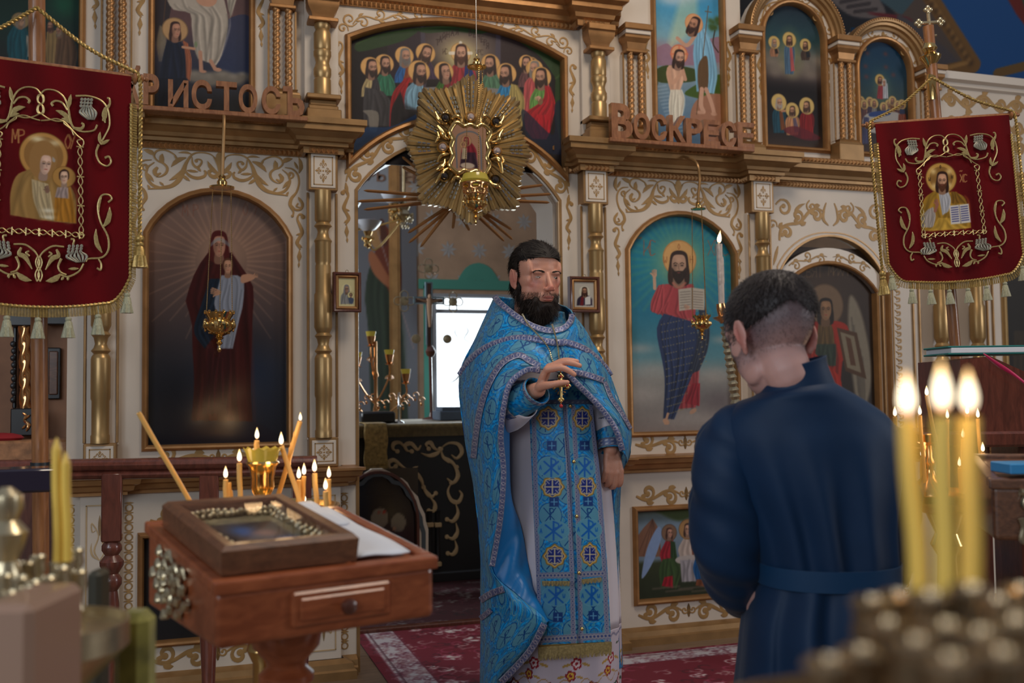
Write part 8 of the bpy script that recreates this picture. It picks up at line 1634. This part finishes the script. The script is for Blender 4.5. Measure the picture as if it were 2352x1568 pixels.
# candlestick with a tall candle that he stands behind
def flame(parent,p,h,w=None,name='flame',s=None):
 w=w or h*.17; n=14; rows=[]; cols=[]; tip=np.array(s if s is not None else (0,0,0),float)
 prof=[(0,0),(.45,.05),(.85,.16),(1.,.30),(.92,.45),(.68,.62),(.38,.80),(.14,.93),(0,1)]
 for (r,z) in prof:
  th=np.arange(n)*2*PI/n; rows.append(np.stack([p[0]+tip[0]*z*z+w*r*np.cos(th),p[1]+tip[1]*z*z+w*r*np.sin(th),np.full(n,p[2]+h*z)],1)); c=(1.,.42,.16) if z<.08 else ((1.,.84,.58) if z<.75 else (1.,.62,.25)); cols+=[c]*n
 mb=MB(); mb.grid(rows,True,False); o=mb.build(name,MAT['flame'],parent,col=cols,ang=3.1); return o
def candle(label,base,top,r,fh=0.,m='wax',group=None,drip=0,name='wax_candle',lean=None):
 base,top=np.array(base),np.array(top); t=thing(name,label,'candle',tuple(base),group); d=(top-base)/np.linalg.norm(top-base); mb=MB(); p=cr([base,base+(top-base)*.35+hR*.0008,base+(top-base)*.7-hR*.0005,top-d*.004,top],3); mb.tube(p,np.r_[np.full(len(p)-1,r),r*.7],10)
 for k in range(drip):q=base+(top-base)*(.45+.5*((k*.37)%1)); a=k*2.1; mb.ell(q+hR*r*.8*cos(a)-hF*r*.8*abs(sin(a)),(r*.5,r*.5,r*2.2),n=7,k=5)
 mb.build('wax_stick',MAT[m],t); mb=MB(); mb.tube([top-d*.002,top+d*.005],.0006,4); mb.build('wick',MAT['wick'],t)
 if fh:flame(t,top+d*.003,fh,s=lean); l=bpy.data.lights.new('flame_light','POINT'); l.energy=.07*(fh/.028)**2; l.color=(1,.62,.30); l.shadow_soft_size=.02; o=bpy.data.objects.new('flame_light',l); COL.objects.link(o); o.location=tuple(top+UPV*(fh*1.3)); o.parent=t; o.matrix_parent_inverse=Matrix.Translation(-t.location)
 return t
cs=thing('tall_candlestick','tall slender faceted brass candlestick leaning beside the person in the dark cassock','candlestick',tuple(P(1700,1000,2.75)))
a,c_=P(1700,990,2.75),P(1662,742,2.75); ax_=(c_-a)/np.linalg.norm(c_-a); L_=np.linalg.norm(c_-a); k=34; mb=MB(); mb.lathe(a-ax_*.8,[(.06,-.10),(.055,-.09),(.02,-.07),(.012,-.03),(.012,.8)]+[(.0125+(.004 if i%2 else -.001)-.004*i/k,.8+L_*i/k) for i in range(k)],8,axis=tuple(ax_)); mb.build('faceted_stem',MAT['brass_pale'],cs,smooth=False)
mb=MB(); mb.lathe(c_,[(.009,0),(.012,.006),(.024,.014),(.028,.020),(.012,.022),(.014,.04),(.012,.055)],20,axis=tuple(ax_)); mb.build('drip_cup',MAT['copper_gold'],cs)
candle('tall pale dripping candle burning in the leaning candlestick',c_+ax_*.035,P(1652,561,2.75),.0085,.036,'wax_white',drip=16,name='tall_candle',lean=hR*.004)
# ------------------------------------------------------------ railing before the screen
ra=thing('wooden_railing','dark red wooden railing with turned posts in front of the left icon','railing',tuple(P(480,1070,3.3)))
def turned(mb,px,py0,d,w,z1=None):
 a=P(px,py0,d); H=a[2]; s=w; mb.box((a[0],a[1],H-.11),(s,s,.22),bev=.004)
 mb.lathe((a[0],a[1],0),[(s*.5,0),(s*.5,.10),(s*.30,.12),(s*.42,.15),(s*.3,.18),(s*.36,.3),(s*.45,.42),(s*.38,H-.42),(s*.3,H-.38),(s*.5,H-.36),(s*.5,H-.34),(s*.34,H-.325),(s*.58,H-.30),(s*.6,H-.285),(s*.34,H-.265),(s*.5,H-.25),(s*.5,H-.235),(s*.36,H-.22)],18)
mb=MB(); A,B_=P(-60,1072,3.12),P(727,1060,3.42)
for (dz,r,fl) in ((0,.030,1),(-.032,.022,1),(.0,.02,1)):mb.tube([A+UPV*dz,B_+UPV*dz],r,12,flat=.7)
mb.build('handrail',MAT['wood_rail'],ra)
for px,d in ((258,3.24),(480,3.33),(692,3.40)):mb=MB(); turned(mb,px,1085,d,.062); mb.build('post',MAT['wood_rail'],ra)
mb=MB(); q=P(92,1076,2.80); mb.lathe(q-UPV*.018,[(.026,0),(.026,.036)],16); mb.tube([P(60,1080,2.9),P(88,1078,2.83),P(122,1076,2.9),P(135,1074,3.05)],.014,8); tag(mb.build('pole_clamp',mat('pipe',(.03,.035,.04),.3,.3)),'black pipe clamp holding the left banner pole at the railing','clamp')
mb=MB(); q=P(10,1075,2.5); mb.box(q-UPV*.03,(.30,.10,.06),bev=.006); tag(mb.build('glossy_dark_case',mat('gloss_black',(.02,.015,.03),.12,coat=.6)),'glossy dark flat case at the left edge beside the pole','case')
# ------------------------------------------------------------ lectern with drawer
def lectern(label,O,u,v,w,dp,zf,zb,h,m='wood_red'):
 "O front-left corner (x,y); u,v unit directions in plan; zf,zb heights of the top at front and back"
 t=thing('lectern',label,'lectern',(O[0]+u[0]*w/2+v[0]*dp/2,O[1]+u[1]*w/2+v[1]*dp/2,0)); Q=lambda a,b,z:np.array((O[0]+u[0]*a+v[0]*b,O[1]+u[1]*a+v[1]*b,z)); zl_=zf-h; c=.014
 def slab(a0,a1,b0,b1,f0,f1):
  vs=[Q(a,b,z) for a,b in ((a0,b0),(a1,b0),(a1,b1),(a0,b1)) for z in (f0(b),f1(b))]; return vs,[(0,2,3,1),(2,4,5,3),(4,6,7,5),(6,0,1,7),(1,3,5,7),(0,6,4,2)]
 top=lambda b:zf+(zb-zf)*b/dp
 mb=MB(); mb.add(*slab(0,w,0,dp,lambda b:zl_,lambda b:top(b)-.012)); o=mb.build('box',MAT[m],t,smooth=False); bv=o.modifiers.new('b','BEVEL'); bv.width=.010; bv.segments=3
 mb=MB();
 for (a0,a1,b0,b1) in ((-.006,w+.006,-.006,.018),(-.006,w+.006,dp-.018,dp+.006),(-.006,.018,.018,dp-.018),(w-.018,w+.006,.018,dp-.018)):mb.add(*slab(a0,a1,b0,b1,lambda b:top(b)-.016,lambda b:top(b)+.006))
 mb.add(*slab(.018,w-.018,.018,dp-.018,lambda b:top(b)-.016,lambda b:top(b)-.002)); o=mb.build('sloped_top',MAT[m],t,smooth=False); bv=o.modifiers.new('b','BEVEL'); bv.width=.004; bv.segments=2
 mb=MB(); c=Q(w/2,dp/2,0); mb.lathe(c,[(.16,0),(.16,.03),(.05,.06),(.04,.10),(.05,.14),(.034,.18),(.030,zl_-.33),(.045,zl_-.30),(.032,zl_-.27),(.055,zl_-.235),(.055,zl_-.22),(.036,zl_-.20),(.05,zl_-.17),(.05,zl_-.155),(.030,zl_-.14),(.048,zl_-.12),(.048,zl_-.108),(.034,zl_-.095),(.036,zl_-.085),(.058,zl_-.06),(.064,zl_-.03),(.06,zl_),(.06,zl_+.004)],24); mb.build('turned_post',MAT[m],t)
 return t,Q,top
f3=P(498,1335,1.5); fr_=P(997,1291,1.71); u_=(fr_-f3)[:2]; wL_=float(np.linalg.norm(u_)); u_ /= wL_; v_2=np.array((-u_[1],u_[0])); v_2=v_2 if np.dot(v_2,hF[:2])>0 else -v_2
lt,LQ,ltop=lectern('red-brown wooden lectern with a drawer, carrying a framed icon in the foreground',f3[:2],u_,v_2,wL_,.40,float((f3[2]+fr_[2])/2),float(P(345,1205,1.83)[2]),.098)
mb=MB(); zc=ltop(0)-.053; R=np.stack([(*u_,0),(*v_2,0),UPV],1); x0_=wL_*.54
mb.box(LQ(x0_,-.002,zc),(.172,.012,.056),R,bev=.004); dr=mb.build('drawer',MAT['wood_red'],lt,smooth=False); mb=MB(); mb.box(LQ(x0_,-.009,zc),(.148,.006,.036),R,bev=.003); mb.build('drawer_panel',MAT['wood_red'],dr,smooth=False)
mb=MB(); mb.lathe(LQ(x0_,-.010,zc),[(.006,0),(.006,.008),(.011,.012),(.0135,.020),(.011,.027),(.004,.030)],16,axis=(-v_2[0],-v_2[1],0)); mb.build('knob',MAT['wood_dark'],dr)
mb=MB()
for i in range(26):a=i*2.4; r=.014+.055*(i/26); q=LQ(-.008,.235+r*1.5*cos(a),ltop(.2)-.065+r*.9*sin(a)); mb.tube(cr([q,q+UPV*.012+np.array((*v_2,0))*.012*cos(a),q-UPV*.004*sin(a)+np.array((*v_2,0))*.024*cos(a+1)],4),[.007,.009,.008,.007,.006,.006,.004,.003,.002][:9],7)
mb.build('gilt_side_ornament',MAT['brass_pale'],lt)
# framed icon lying on the lectern
def ltq(a,b,h):q=LQ(a,b,ltop(b)); return q+UPV*h
it=thing('framed_icon_on_lectern','dark wooden framed icon under glass lying on the foreground lectern','icon',tuple(ltq(.12,.16,.01)))
ea=np.array((*u_,0)); eb=LQ(0,.4,ltop(.4))-LQ(0,0,ltop(0)); eb /= np.linalg.norm(eb); en=np.cross(ea,eb); en=en if en[2]>0 else -en; IO=ltq(.012,.015,.008); iw,ih=.225,.335; fri=(IO,ea,eb,-en)
mb=MB(); sweep2(mb,[(0,0),(iw,0),(iw,ih),(0,ih)],[(-.0,0),(-.002,.038),(.006,.046),(.022,.044),(.026,.036),(.026,0)],True,0,fr=fri); mb.prism([(.004,.004),(iw-.004,.004),(iw-.004,ih-.004),(.004,ih-.004)],[],-.012,0,fr=fri); mb.build('frame',MAT['wood_brown'],it,ang=.5)
K2=Canvas(ident,.026,iw-.026,.026,ih-.026,.002,(128,116,86),.002); K2.xm=0
for i in range(260):a=rng.random(3); x,y=.03+a[0]*(iw-.06),.03+a[1]*(ih-.06); K2.ell(x,y,2+2*a[2],1.4,(166,156,120) if i%2 else (84,74,50),.7)
K2.poly([(.055,.06),(iw-.055,.06),(iw-.055,.25),(.055,.25)],(66,52,44),smooth=False); K2.blob(.10,.19,12,22,(60,100,170),.9); K2.blob(.15,.12,14,14,(90,120,180),.8); K2.blob(.13,.17,12,12,(150,110,96),.9); K2.blob(.11,.10,16,14,(110,40,40),.8)
K2.mesh('painting',(IO+en*.014,ea,eb,-en),'paint',it,.004)
mb=MB(); g=[];
for i in range(150):t=i/150*4; k=int(t); s_=t-k; x,y=[(.032+s_*(iw-.064),.032),(iw-.034,.034+s_*(ih-.068)),(iw-.034-s_*(iw-.068),ih-.034),(.034,ih-.034-s_*(ih-.068))][k]; mb.ell(IO+en*(.018+.004*(i%3))+ea*(x+.006*sin(i*1.9))+eb*(y+.006*cos(i*2.3)),.0055,n=7,k=5)
mb.build('embossed_border',MAT['brass_pale'],it)
mb=MB(); mb.add([IO+en*.040+ea*a+eb*b for a,b in ((.024,.024),(iw-.024,.024),(iw-.024,ih-.024),(.024,ih-.024))]+[IO+en*.037+ea*a+eb*b for a,b in ((.024,.024),(iw-.024,.024),(iw-.024,ih-.024),(.024,ih-.024))],[(0,1,2,3),(7,6,5,4),(0,4,5,1),(1,5,6,2),(2,6,7,3),(3,7,4,0)]); gm=mat('clear_glass',(1,1,1),.03,trans=1.); gm.node_tree.nodes['Principled BSDF'].inputs['IOR'].default_value=1.07; mb.build('glass_pane',gm,it,smooth=False)
for nm,lab,(a0,a1,b0,b1),h in (('paper_sheets','white printed sheets lying on the lectern right of the framed icon',(.245,.345,.03,.38),.010),('paper_sheets','topmost pale blue-white sheet overhanging the back of the lectern, beside the framed icon',(.25,.325,.23,.415),.016)):
 mb=MB(); g=[[ltq(a0+(a1-a0)*i/6,b0+(b1-b0)*j/10,h+.002*sin(j*.9+i)+(.0 if nm else 0)) for i in range(7)] for j in range(11)]; mb.grid(g,flip=False); o=mb.build(nm,MAT['page']); sm=o.modifiers.new('t','SOLIDIFY'); sm.thickness=.003; tag(o,lab,'paper')
# ------------------------------------------------------------ brass candle stands
def stand(label,px,py,d,R_,extra=None):
 c=P(px,py,d); t=thing('candle_stand',label,'candle stand',(c[0],c[1],0),'brass candle stands'); z=c[2]
 mb=MB(); mb.lathe((c[0],c[1],0),[(.11,0),(.10,.03),(.05,.07),(.03,.12),(.045,.16),(.028,.2),(.026,z-.34),(.040,z-.31),(.03,z-.28),(.026,z-.16),(.042,z-.13),(.03,z-.10),(.05,z-.05),(R_*.8,z-.03),(R_,z-.012),(R_,z+.006),(R_*.96,z+.006),(R_*.92,z-.006),(.02,z-.006)],36)
 for i in range(60):a=i*.42; mb.ell((c[0]+.027*cos(a),c[1]+.027*sin(a),.24+(z-.62)*i/60),.009,n=6,k=4)
 mb.build('body',MAT['brass'],t); return t,c
def socket(par,c,x,y,z):mb=MB(); mb.lathe((x,y,z),[(.004,0),(.005,.006),(.009,.010),(.010,.016),(.006,.018),(.0065,.024)],10); mb.build('socket',MAT['brass'],par)
s1,c1=stand('brass candle stand with an upright central cup, behind the foreground lectern',608,1168,2.24,.168)
mb=MB(); q=np.array((c1[0],c1[1],c1[2])); q=P(603,1172,2.22); mb.lathe((q[0],q[1],c1[2]-.004),[(.02,0),(.013,.01),(.018,.02),(.022,.028),(.016,.034),(.022,.044),(.026,.055),(.025,.075),(.030,.10),(.037,.108),(.034,.112)],24); mb.build('central_cup',MAT['brass'],s1)
mb=MB(); n=24; zt=c1[2]+.104; rows=[[(q[0]+r*(1+.05*(j%2)*k)*cos(j*PI/12),q[1]+r*(1+.05*(j%2)*k)*sin(j*PI/12),zt+h+.006*(j%2)*k) for j in range(n)] for r,h,k in ((.030,0,0),(.034,.012,0),(.036,.022,1),(.041,.030,1),(.037,.026,1),(.030,.012,0))]; mb.grid(rows,True); mb.build('glass_rim',MAT['yellow_glass'],s1)
z5=lambda x,y:(480+x/5.227,920+y/5.227)
C1=[((200,1300),(200,945),.027,2.02,2,'double'),((375,1280),(365,748),.028,2.0,0,'tall straight, leftmost upright'),((560,660),(575,475),.026,2.05,1,'short, standing in the central cup'),((1130,1330),(872,545),.03,2.08,0,'leaning left, crossing another'),((790,1260),(1092,255),.02,2.12,5,'long dripping, leaning right across another'),((1065,1330),(1078,950),.028,2.14,0,'thin, left of a close pair'),((1118,1250),(1140,905),.028,2.16,0,'thin, right of a close pair'),((1300,1350),(1268,870),.028,2.0,0,'slightly bowed, right of the railing end'),((1410,1350),(1400,1085),.026,1.98,0,'short, near the right rim'),((1435,1340),(1440,940),.027,2.12,0,'rightmost upright'),((850,1330),(850,1262),.02,1.96,0,'nearly burnt down, centre'),((1150,1300),(1150,1225),.018,2.18,0,'nearly burnt down, right of centre'),((262,1290),(238,980),0,2.05,4,'unlit dripping, bent beside the double flame')]
for b_,t_,fh,d,dr,w_ in C1:
 d+=.17
 bz=P(*z5(*b_),d); tz=P(*z5(*t_),d); s_=(c1[2]+.004-bz[2])/(tz[2]-bz[2]) if b_[1]>900 and abs(tz[2]-bz[2])>.02 else 0; bz=bz+(tz-bz)*s_ if b_[1]>700 else bz
 if tz[2]-bz[2]<.02:bz=np.array((tz[0],tz[1],tz[2]-.03))
 candle('amber wax candle on the stand behind the lectern, '+w_,bz,tz,.0056,fh,'wax','amber candles on the left stand',dr)
t_=P(320,950,2.15); b_=P(450,1176,2.24); b_[2]=c1[2]-.006; candle('unlit amber candle leaning far to the left behind the lectern',b_,t_,.0055,0,'wax','amber candles on the left stand')
s2,c2=stand('brass candle stand at right, behind the three large blurred candles',2172,1135,2.62,.142)
z3=lambda x,y:(1950+x/3.137,600+y/3.137); q=P(2136,1140,2.66); mb=MB(); mb.lathe((q[0],q[1],c2[2]-.004),[(.05,0),(.045,.02),(.02,.045),(.012,.07),(.017,.085),(.010,.10),(.010,.13),(.03,.14),(.033,.16),(.028,.16),(.02,.145)],20); mb.build('central_cup',MAT['copper_gold'],s2)
C2=[((345,1500),(332,1125),'leftmost, at the dark blue shoulder'),((540,1500),(512,1115),'short, over the cup'),((680,1600),(562,975),'tallest, leaning left'),((715,1600),(710,1140),'behind the middle large candle'),((672,1600),(678,1280),'low, behind the middle large candle'),((860,1600),(852,1110),'tall, behind the right large candle'),((960,1560),(930,1135),'tall, right of the right large candle'),((818,1600),(820,1280),'left of the right large candle'),((870,1600),(860,1255),'thin, hidden by the right large candle'),((890,1600),(882,1320),'bent, hidden by the right large candle'),((975,1590),(966,1380),'rightmost, lower'),((525,1590),(528,1415),'low, left of the middle large candle'),((800,1580),(796,1485),'shortest, centre of the dish')]
for i,(b_,t_,w_) in enumerate(C2):
 d=2.55+.05*(i*.618%1)*3; tz=P(*z3(*t_),d); bz=P(*z3(*b_),d); bz=bz+(tz-bz)*((c2[2]+.004-bz[2])/(tz[2]-bz[2])) if tz[2]>c2[2]+.03 else tz-UPV*.04; candle('amber candle on the right-hand stand, '+w_,bz,tz,.0050,.026,'wax','amber candles on the right stand')
# ------------------------------------------------------------ near stands at both corners, strongly out of focus
def near_stand(label,cen,spots,zt,R_,m='brass_dim'):
 t=thing('candle_stand',label,'candle stand',(cen[0],cen[1],0),'near candle stands'); mb=MB(); mb.lathe((cen[0],cen[1],0),[(.07,0),(.06,.03),(.03,.08),(.025,zt-.12),(.05,zt-.08),(R_,zt-.03),(R_,zt),(R_*.97,zt),(R_*.95,zt-.012),(.01,zt-.012)],36); mb.build('body',MAT[m],t)
 for (x,y,z) in spots:mb=MB(); mb.lathe((x,y,zt-.012),[(.008,0),(.006,(z-zt)*.3),(.009,(z-zt)*.45),(.006,(z-zt)*.6),(.0075,z-zt-.008),(.0105,z-zt),(.0085,z-zt+.010),(.0108,z-zt+.016),(.0085,z-zt+.018),(.007,z-zt+.010)],12); mb.build('socket',MAT[m],t)
 return t
sp_=[]
for (px,py,d) in ((2000,1400,.52),(2035,1455,.48),(1975,1520,.46),(2060,1385,.55),(2135,1392,.47),(2170,1462,.44),(2230,1375,.47),(2100,1500,.42),(2250,1480,.42),(2290,1400,.50),(2330,1450,.45),(2300,1530,.40),(1900,1545,.44),(2180,1545,.38),(2345,1370,.55),(2075,1440,.62),(2205,1420,.60),(2320,1495,.6)):q=P(px,py,d); sp_.append(tuple(q))
cc=np.mean(np.array(sp_),0); zt_=min(q[2] for q in sp_)-.015; near_stand('brass candle stand with many sockets in the lower right corner, out of focus',cc,sp_,zt_,.13)
for (bx,by,tx_,ty,d,lab) in ((2113,1385,2084,962,.56,'thick yellow burning candle leaning left in the right foreground, leftmost of three'),(2169,1460,2165,955,.53,'thick yellow burning candle in the right foreground, tallest, middle of three'),(2230,1372,2226,958,.56,'thick yellow burning candle in the right foreground, rightmost of three')):
 candle(lab,P(bx,by,d),P(tx_,ty,d+.012),.0059 if d>.55 else .0056,.025 if tx_ != 2165 else .027,'wax_yellow','large candles in the right foreground',name='large_candle')
sl_=[tuple(P(px,py,d*1.25)) for px,py,d in ((10,1330,.95),(30,1300,1.02),(45,1335,.93),(62,1300,1.0),(75,1345,.92),(88,1285,1.06),(110,1335,.93),(140,1312,.96),(132,1300,1.0),(155,1290,1.03),(175,1270,1.07),(180,1320,.98),(60,1360,.9),(20,1370,.88),(105,1365,.9),(150,1355,.92))]
cc=np.mean(np.array(sl_),0); t=near_stand('brass candle stand with small sockets in the lower left corner, out of focus',cc,sl_,min(q[2] for q in sl_)-.05,.10,'brass_pale')
mb=MB(); q=P(14,1250,1.22); mb.lathe(q-UPV*.03,[(.014,-.06),(.022,-.01),(.014,.01),(.022,.03),(.026,.045),(.014,.06),(.020,.075),(.018,.09),(.006,.10)],16); mb.build('knob_finial',MAT['brass_pale'],t)
for (bx,by,tx_,ty,lab) in ((133,1302,130,1030,'unlit yellow candle at the left edge, the taller one of a pair'),(155,1288,151,1062,'unlit yellow candle at the left edge, the shorter one of a pair')):
 b0,t0=P(bx,by,1.25),P(tx_,ty,1.25); o=candle(lab,b0,t0,.0058,0,'wax_yellow','unlit candles at the left edge')
 mb=MB(); mb.lathe(t0-UPV*.004,[(.0058,0),(.0035,.010),(.0006,.018)],10); mb.build('pointed_tip',MAT['wax_yellow'],o)
mat('tan_box',(.33,.20,.14),.35,coat=.3); mat('green_cloth',(.30,.27,.05),.7,noise=.5,nscale=30,sheen=.3); mat('olive_dark',(.05,.045,.028),.5)
def pxbox(name,label,cat,x0,x1,y0,y1,d,dep,m,bev=.006,ztop_only=False):
 a,b=P(x0,y0,d),P(x1,y1,d); w_=np.linalg.norm((b-a)[:2]); zb_=0 if ztop_only else b[2]; c=(a+b)/2; c[2]=(a[2]+zb_)/2; c=c+hF*dep/2; mb=MB(); mb.box(c,(w_,dep,a[2]-zb_),np.stack([hR,hF,UPV],1),bev=bev); o=mb.build(name,MAT[m],smooth=False); return tag(o,label,cat)
pxbox('donation_box','tan polished box under the small sockets in the lower left corner','box',-60,72,1392,1700,1.0,.125,'tan_box',.008,True)
pxbox('dark_chest','dark olive box between the tan box and the green cloth','box',196,228,1315,1700,1.42,.04,'olive_dark',.006,True)
pxbox('green_draped_lectern','low stand draped in mossy green cloth at lower left','draped stand',252,335,1412,1700,1.3,.05,'green_cloth',.012,True)
# ------------------------------------------------------------ lecterns at the right edge
r0,r1=P(2210,1030,3.2),P(2440,1040,3.0); t=thing('tall_lectern','tall reddish-brown wooden reading desk at the right edge with a green book on it','lectern',tuple((r0+r1)/2*(1,1,0)))
mb=MB(); a=P(2205,812,3.25); b_=P(2225,1010,3.25); dirv=hR; pts=[(0,a[2]-.02),(0,b_[2]),(.42,b_[2]),(.42,a[2]-.16),(.10,a[2]-.01)]; mb.prism([(x,z) for x,z in pts][::1],[],0,.34,fr=((a[0],a[1],0),hR,UPV,hF)); mb.build('desk_box',MAT['wood_rail'],t,smooth=False)
mb=MB(); mb.box(P(2290,1008,3.22)+hF*.16,(.50,.36,.05),np.stack([hR,hF,UPV],1),bev=.008); zt=P(2290,1008,3.22)[2]; mb.box((*(P(2262,1100,3.25)+hF*.16)[:2],zt/2),(.10,.2,zt),np.stack([hR,hF,UPV],1),bev=.006); mb.box((*(P(2400,1100,3.25)+hF*.16)[:2],zt/2),(.10,.2,zt),np.stack([hR,hF,UPV],1),bev=.006); mb.build('desk_legs',MAT['wood_rail'],t,smooth=False)
mat('book_green',(.01,.16,.15),.5); mat('ribbon_red',(.55,.015,.10),.5,sheen=.3)
bk_=thing('green_book','green covered book lying on the tall right-hand desk with a crimson ribbon','book',tuple(a)); q=P(2290,812,3.25)+hF*.12
Rb=np.stack([hR,hF,UPV],1)
for z_,h_,m_,s_ in ((.006,.006,'book_green',.30),(.017,.018,'page',.28),(.029,.006,'book_green',.30)):mb=MB(); mb.box(q+UPV*(z_-.004),(s_,.2,h_),Rb,bev=.002); mb.build('cover' if m_ != 'page' else 'page_block',MAT[m_],bk_,smooth=False)
mb=MB(); p=cr([P(2258,812,3.22),P(2275,822,3.20),P(2310,842,3.19),P(2345,868,3.19),P(2380,900,3.19)],6); g=np.stack([p,p+UPV*-.034+hR*.03],1); mb.grid(g); o=mb.build('ribbon',MAT['ribbon_red'],bk_); o.modifiers.new('t','SOLIDIFY').thickness=.003
f3=P(2278,1112,2.12); u2=np.array((hR*.96-hF*.28)[:2]); u2 /= np.linalg.norm(u2); v2b=np.array((-u2[1],u2[0])); v2b=v2b if np.dot(v2b,hF[:2])>0 else -v2b
l2,Q2,top2=lectern('dark wooden lectern with a gilt carved ornament at the right edge',f3[:2],u2,v2b,.34,.28,float(P(2278,1105,2.12)[2]),float(P(2278,1105,2.12)[2])+.035,.125,'wood_brown')
mb=MB(); oc=Q2(.085,-.006,top2(0)-.075)
for (p_,r_) in (([(-.035,.055),(-.02,.05),(-.028,.03),(-.015,.02)],.008),([(-.02,.03),(.0,.02),(.02,.0),(.012,-.03),(-.01,-.035),(-.02,-.015),(-.005,-.005)],.008),([(-.035,.0),(-.03,-.02),(-.035,-.045),(-.02,-.05)],.007),([(.02,.03),(.035,.01),(.03,-.02),(.035,-.045)],.008)):
 mb.tube(cr([oc+hR*x+UPV*z for x,z in p_],5),r_,8)
mb.build('gilt_ornament',MAT['brass_pale'],l2)
mat('blue_card',(.05,.30,.62),.4); mb=MB(); mb.box(Q2(.06,.05,top2(.05)+.020),(.075,.09,.022),Rb,bev=.002); tag(mb.build('blue_booklet',MAT['blue_card'],smooth=False),'small bright blue booklet lying on the dark right-hand lectern','booklet')
mb=MB(); mb.box(Q2(.20,.10,top2(.1)+.034),(.17,.16,.045),Rb,bev=.006); tag(mb.build('dark_book',MAT['wood_dark'],smooth=False),'thick dark book lying on the right-hand lectern beside the blue booklet','book')
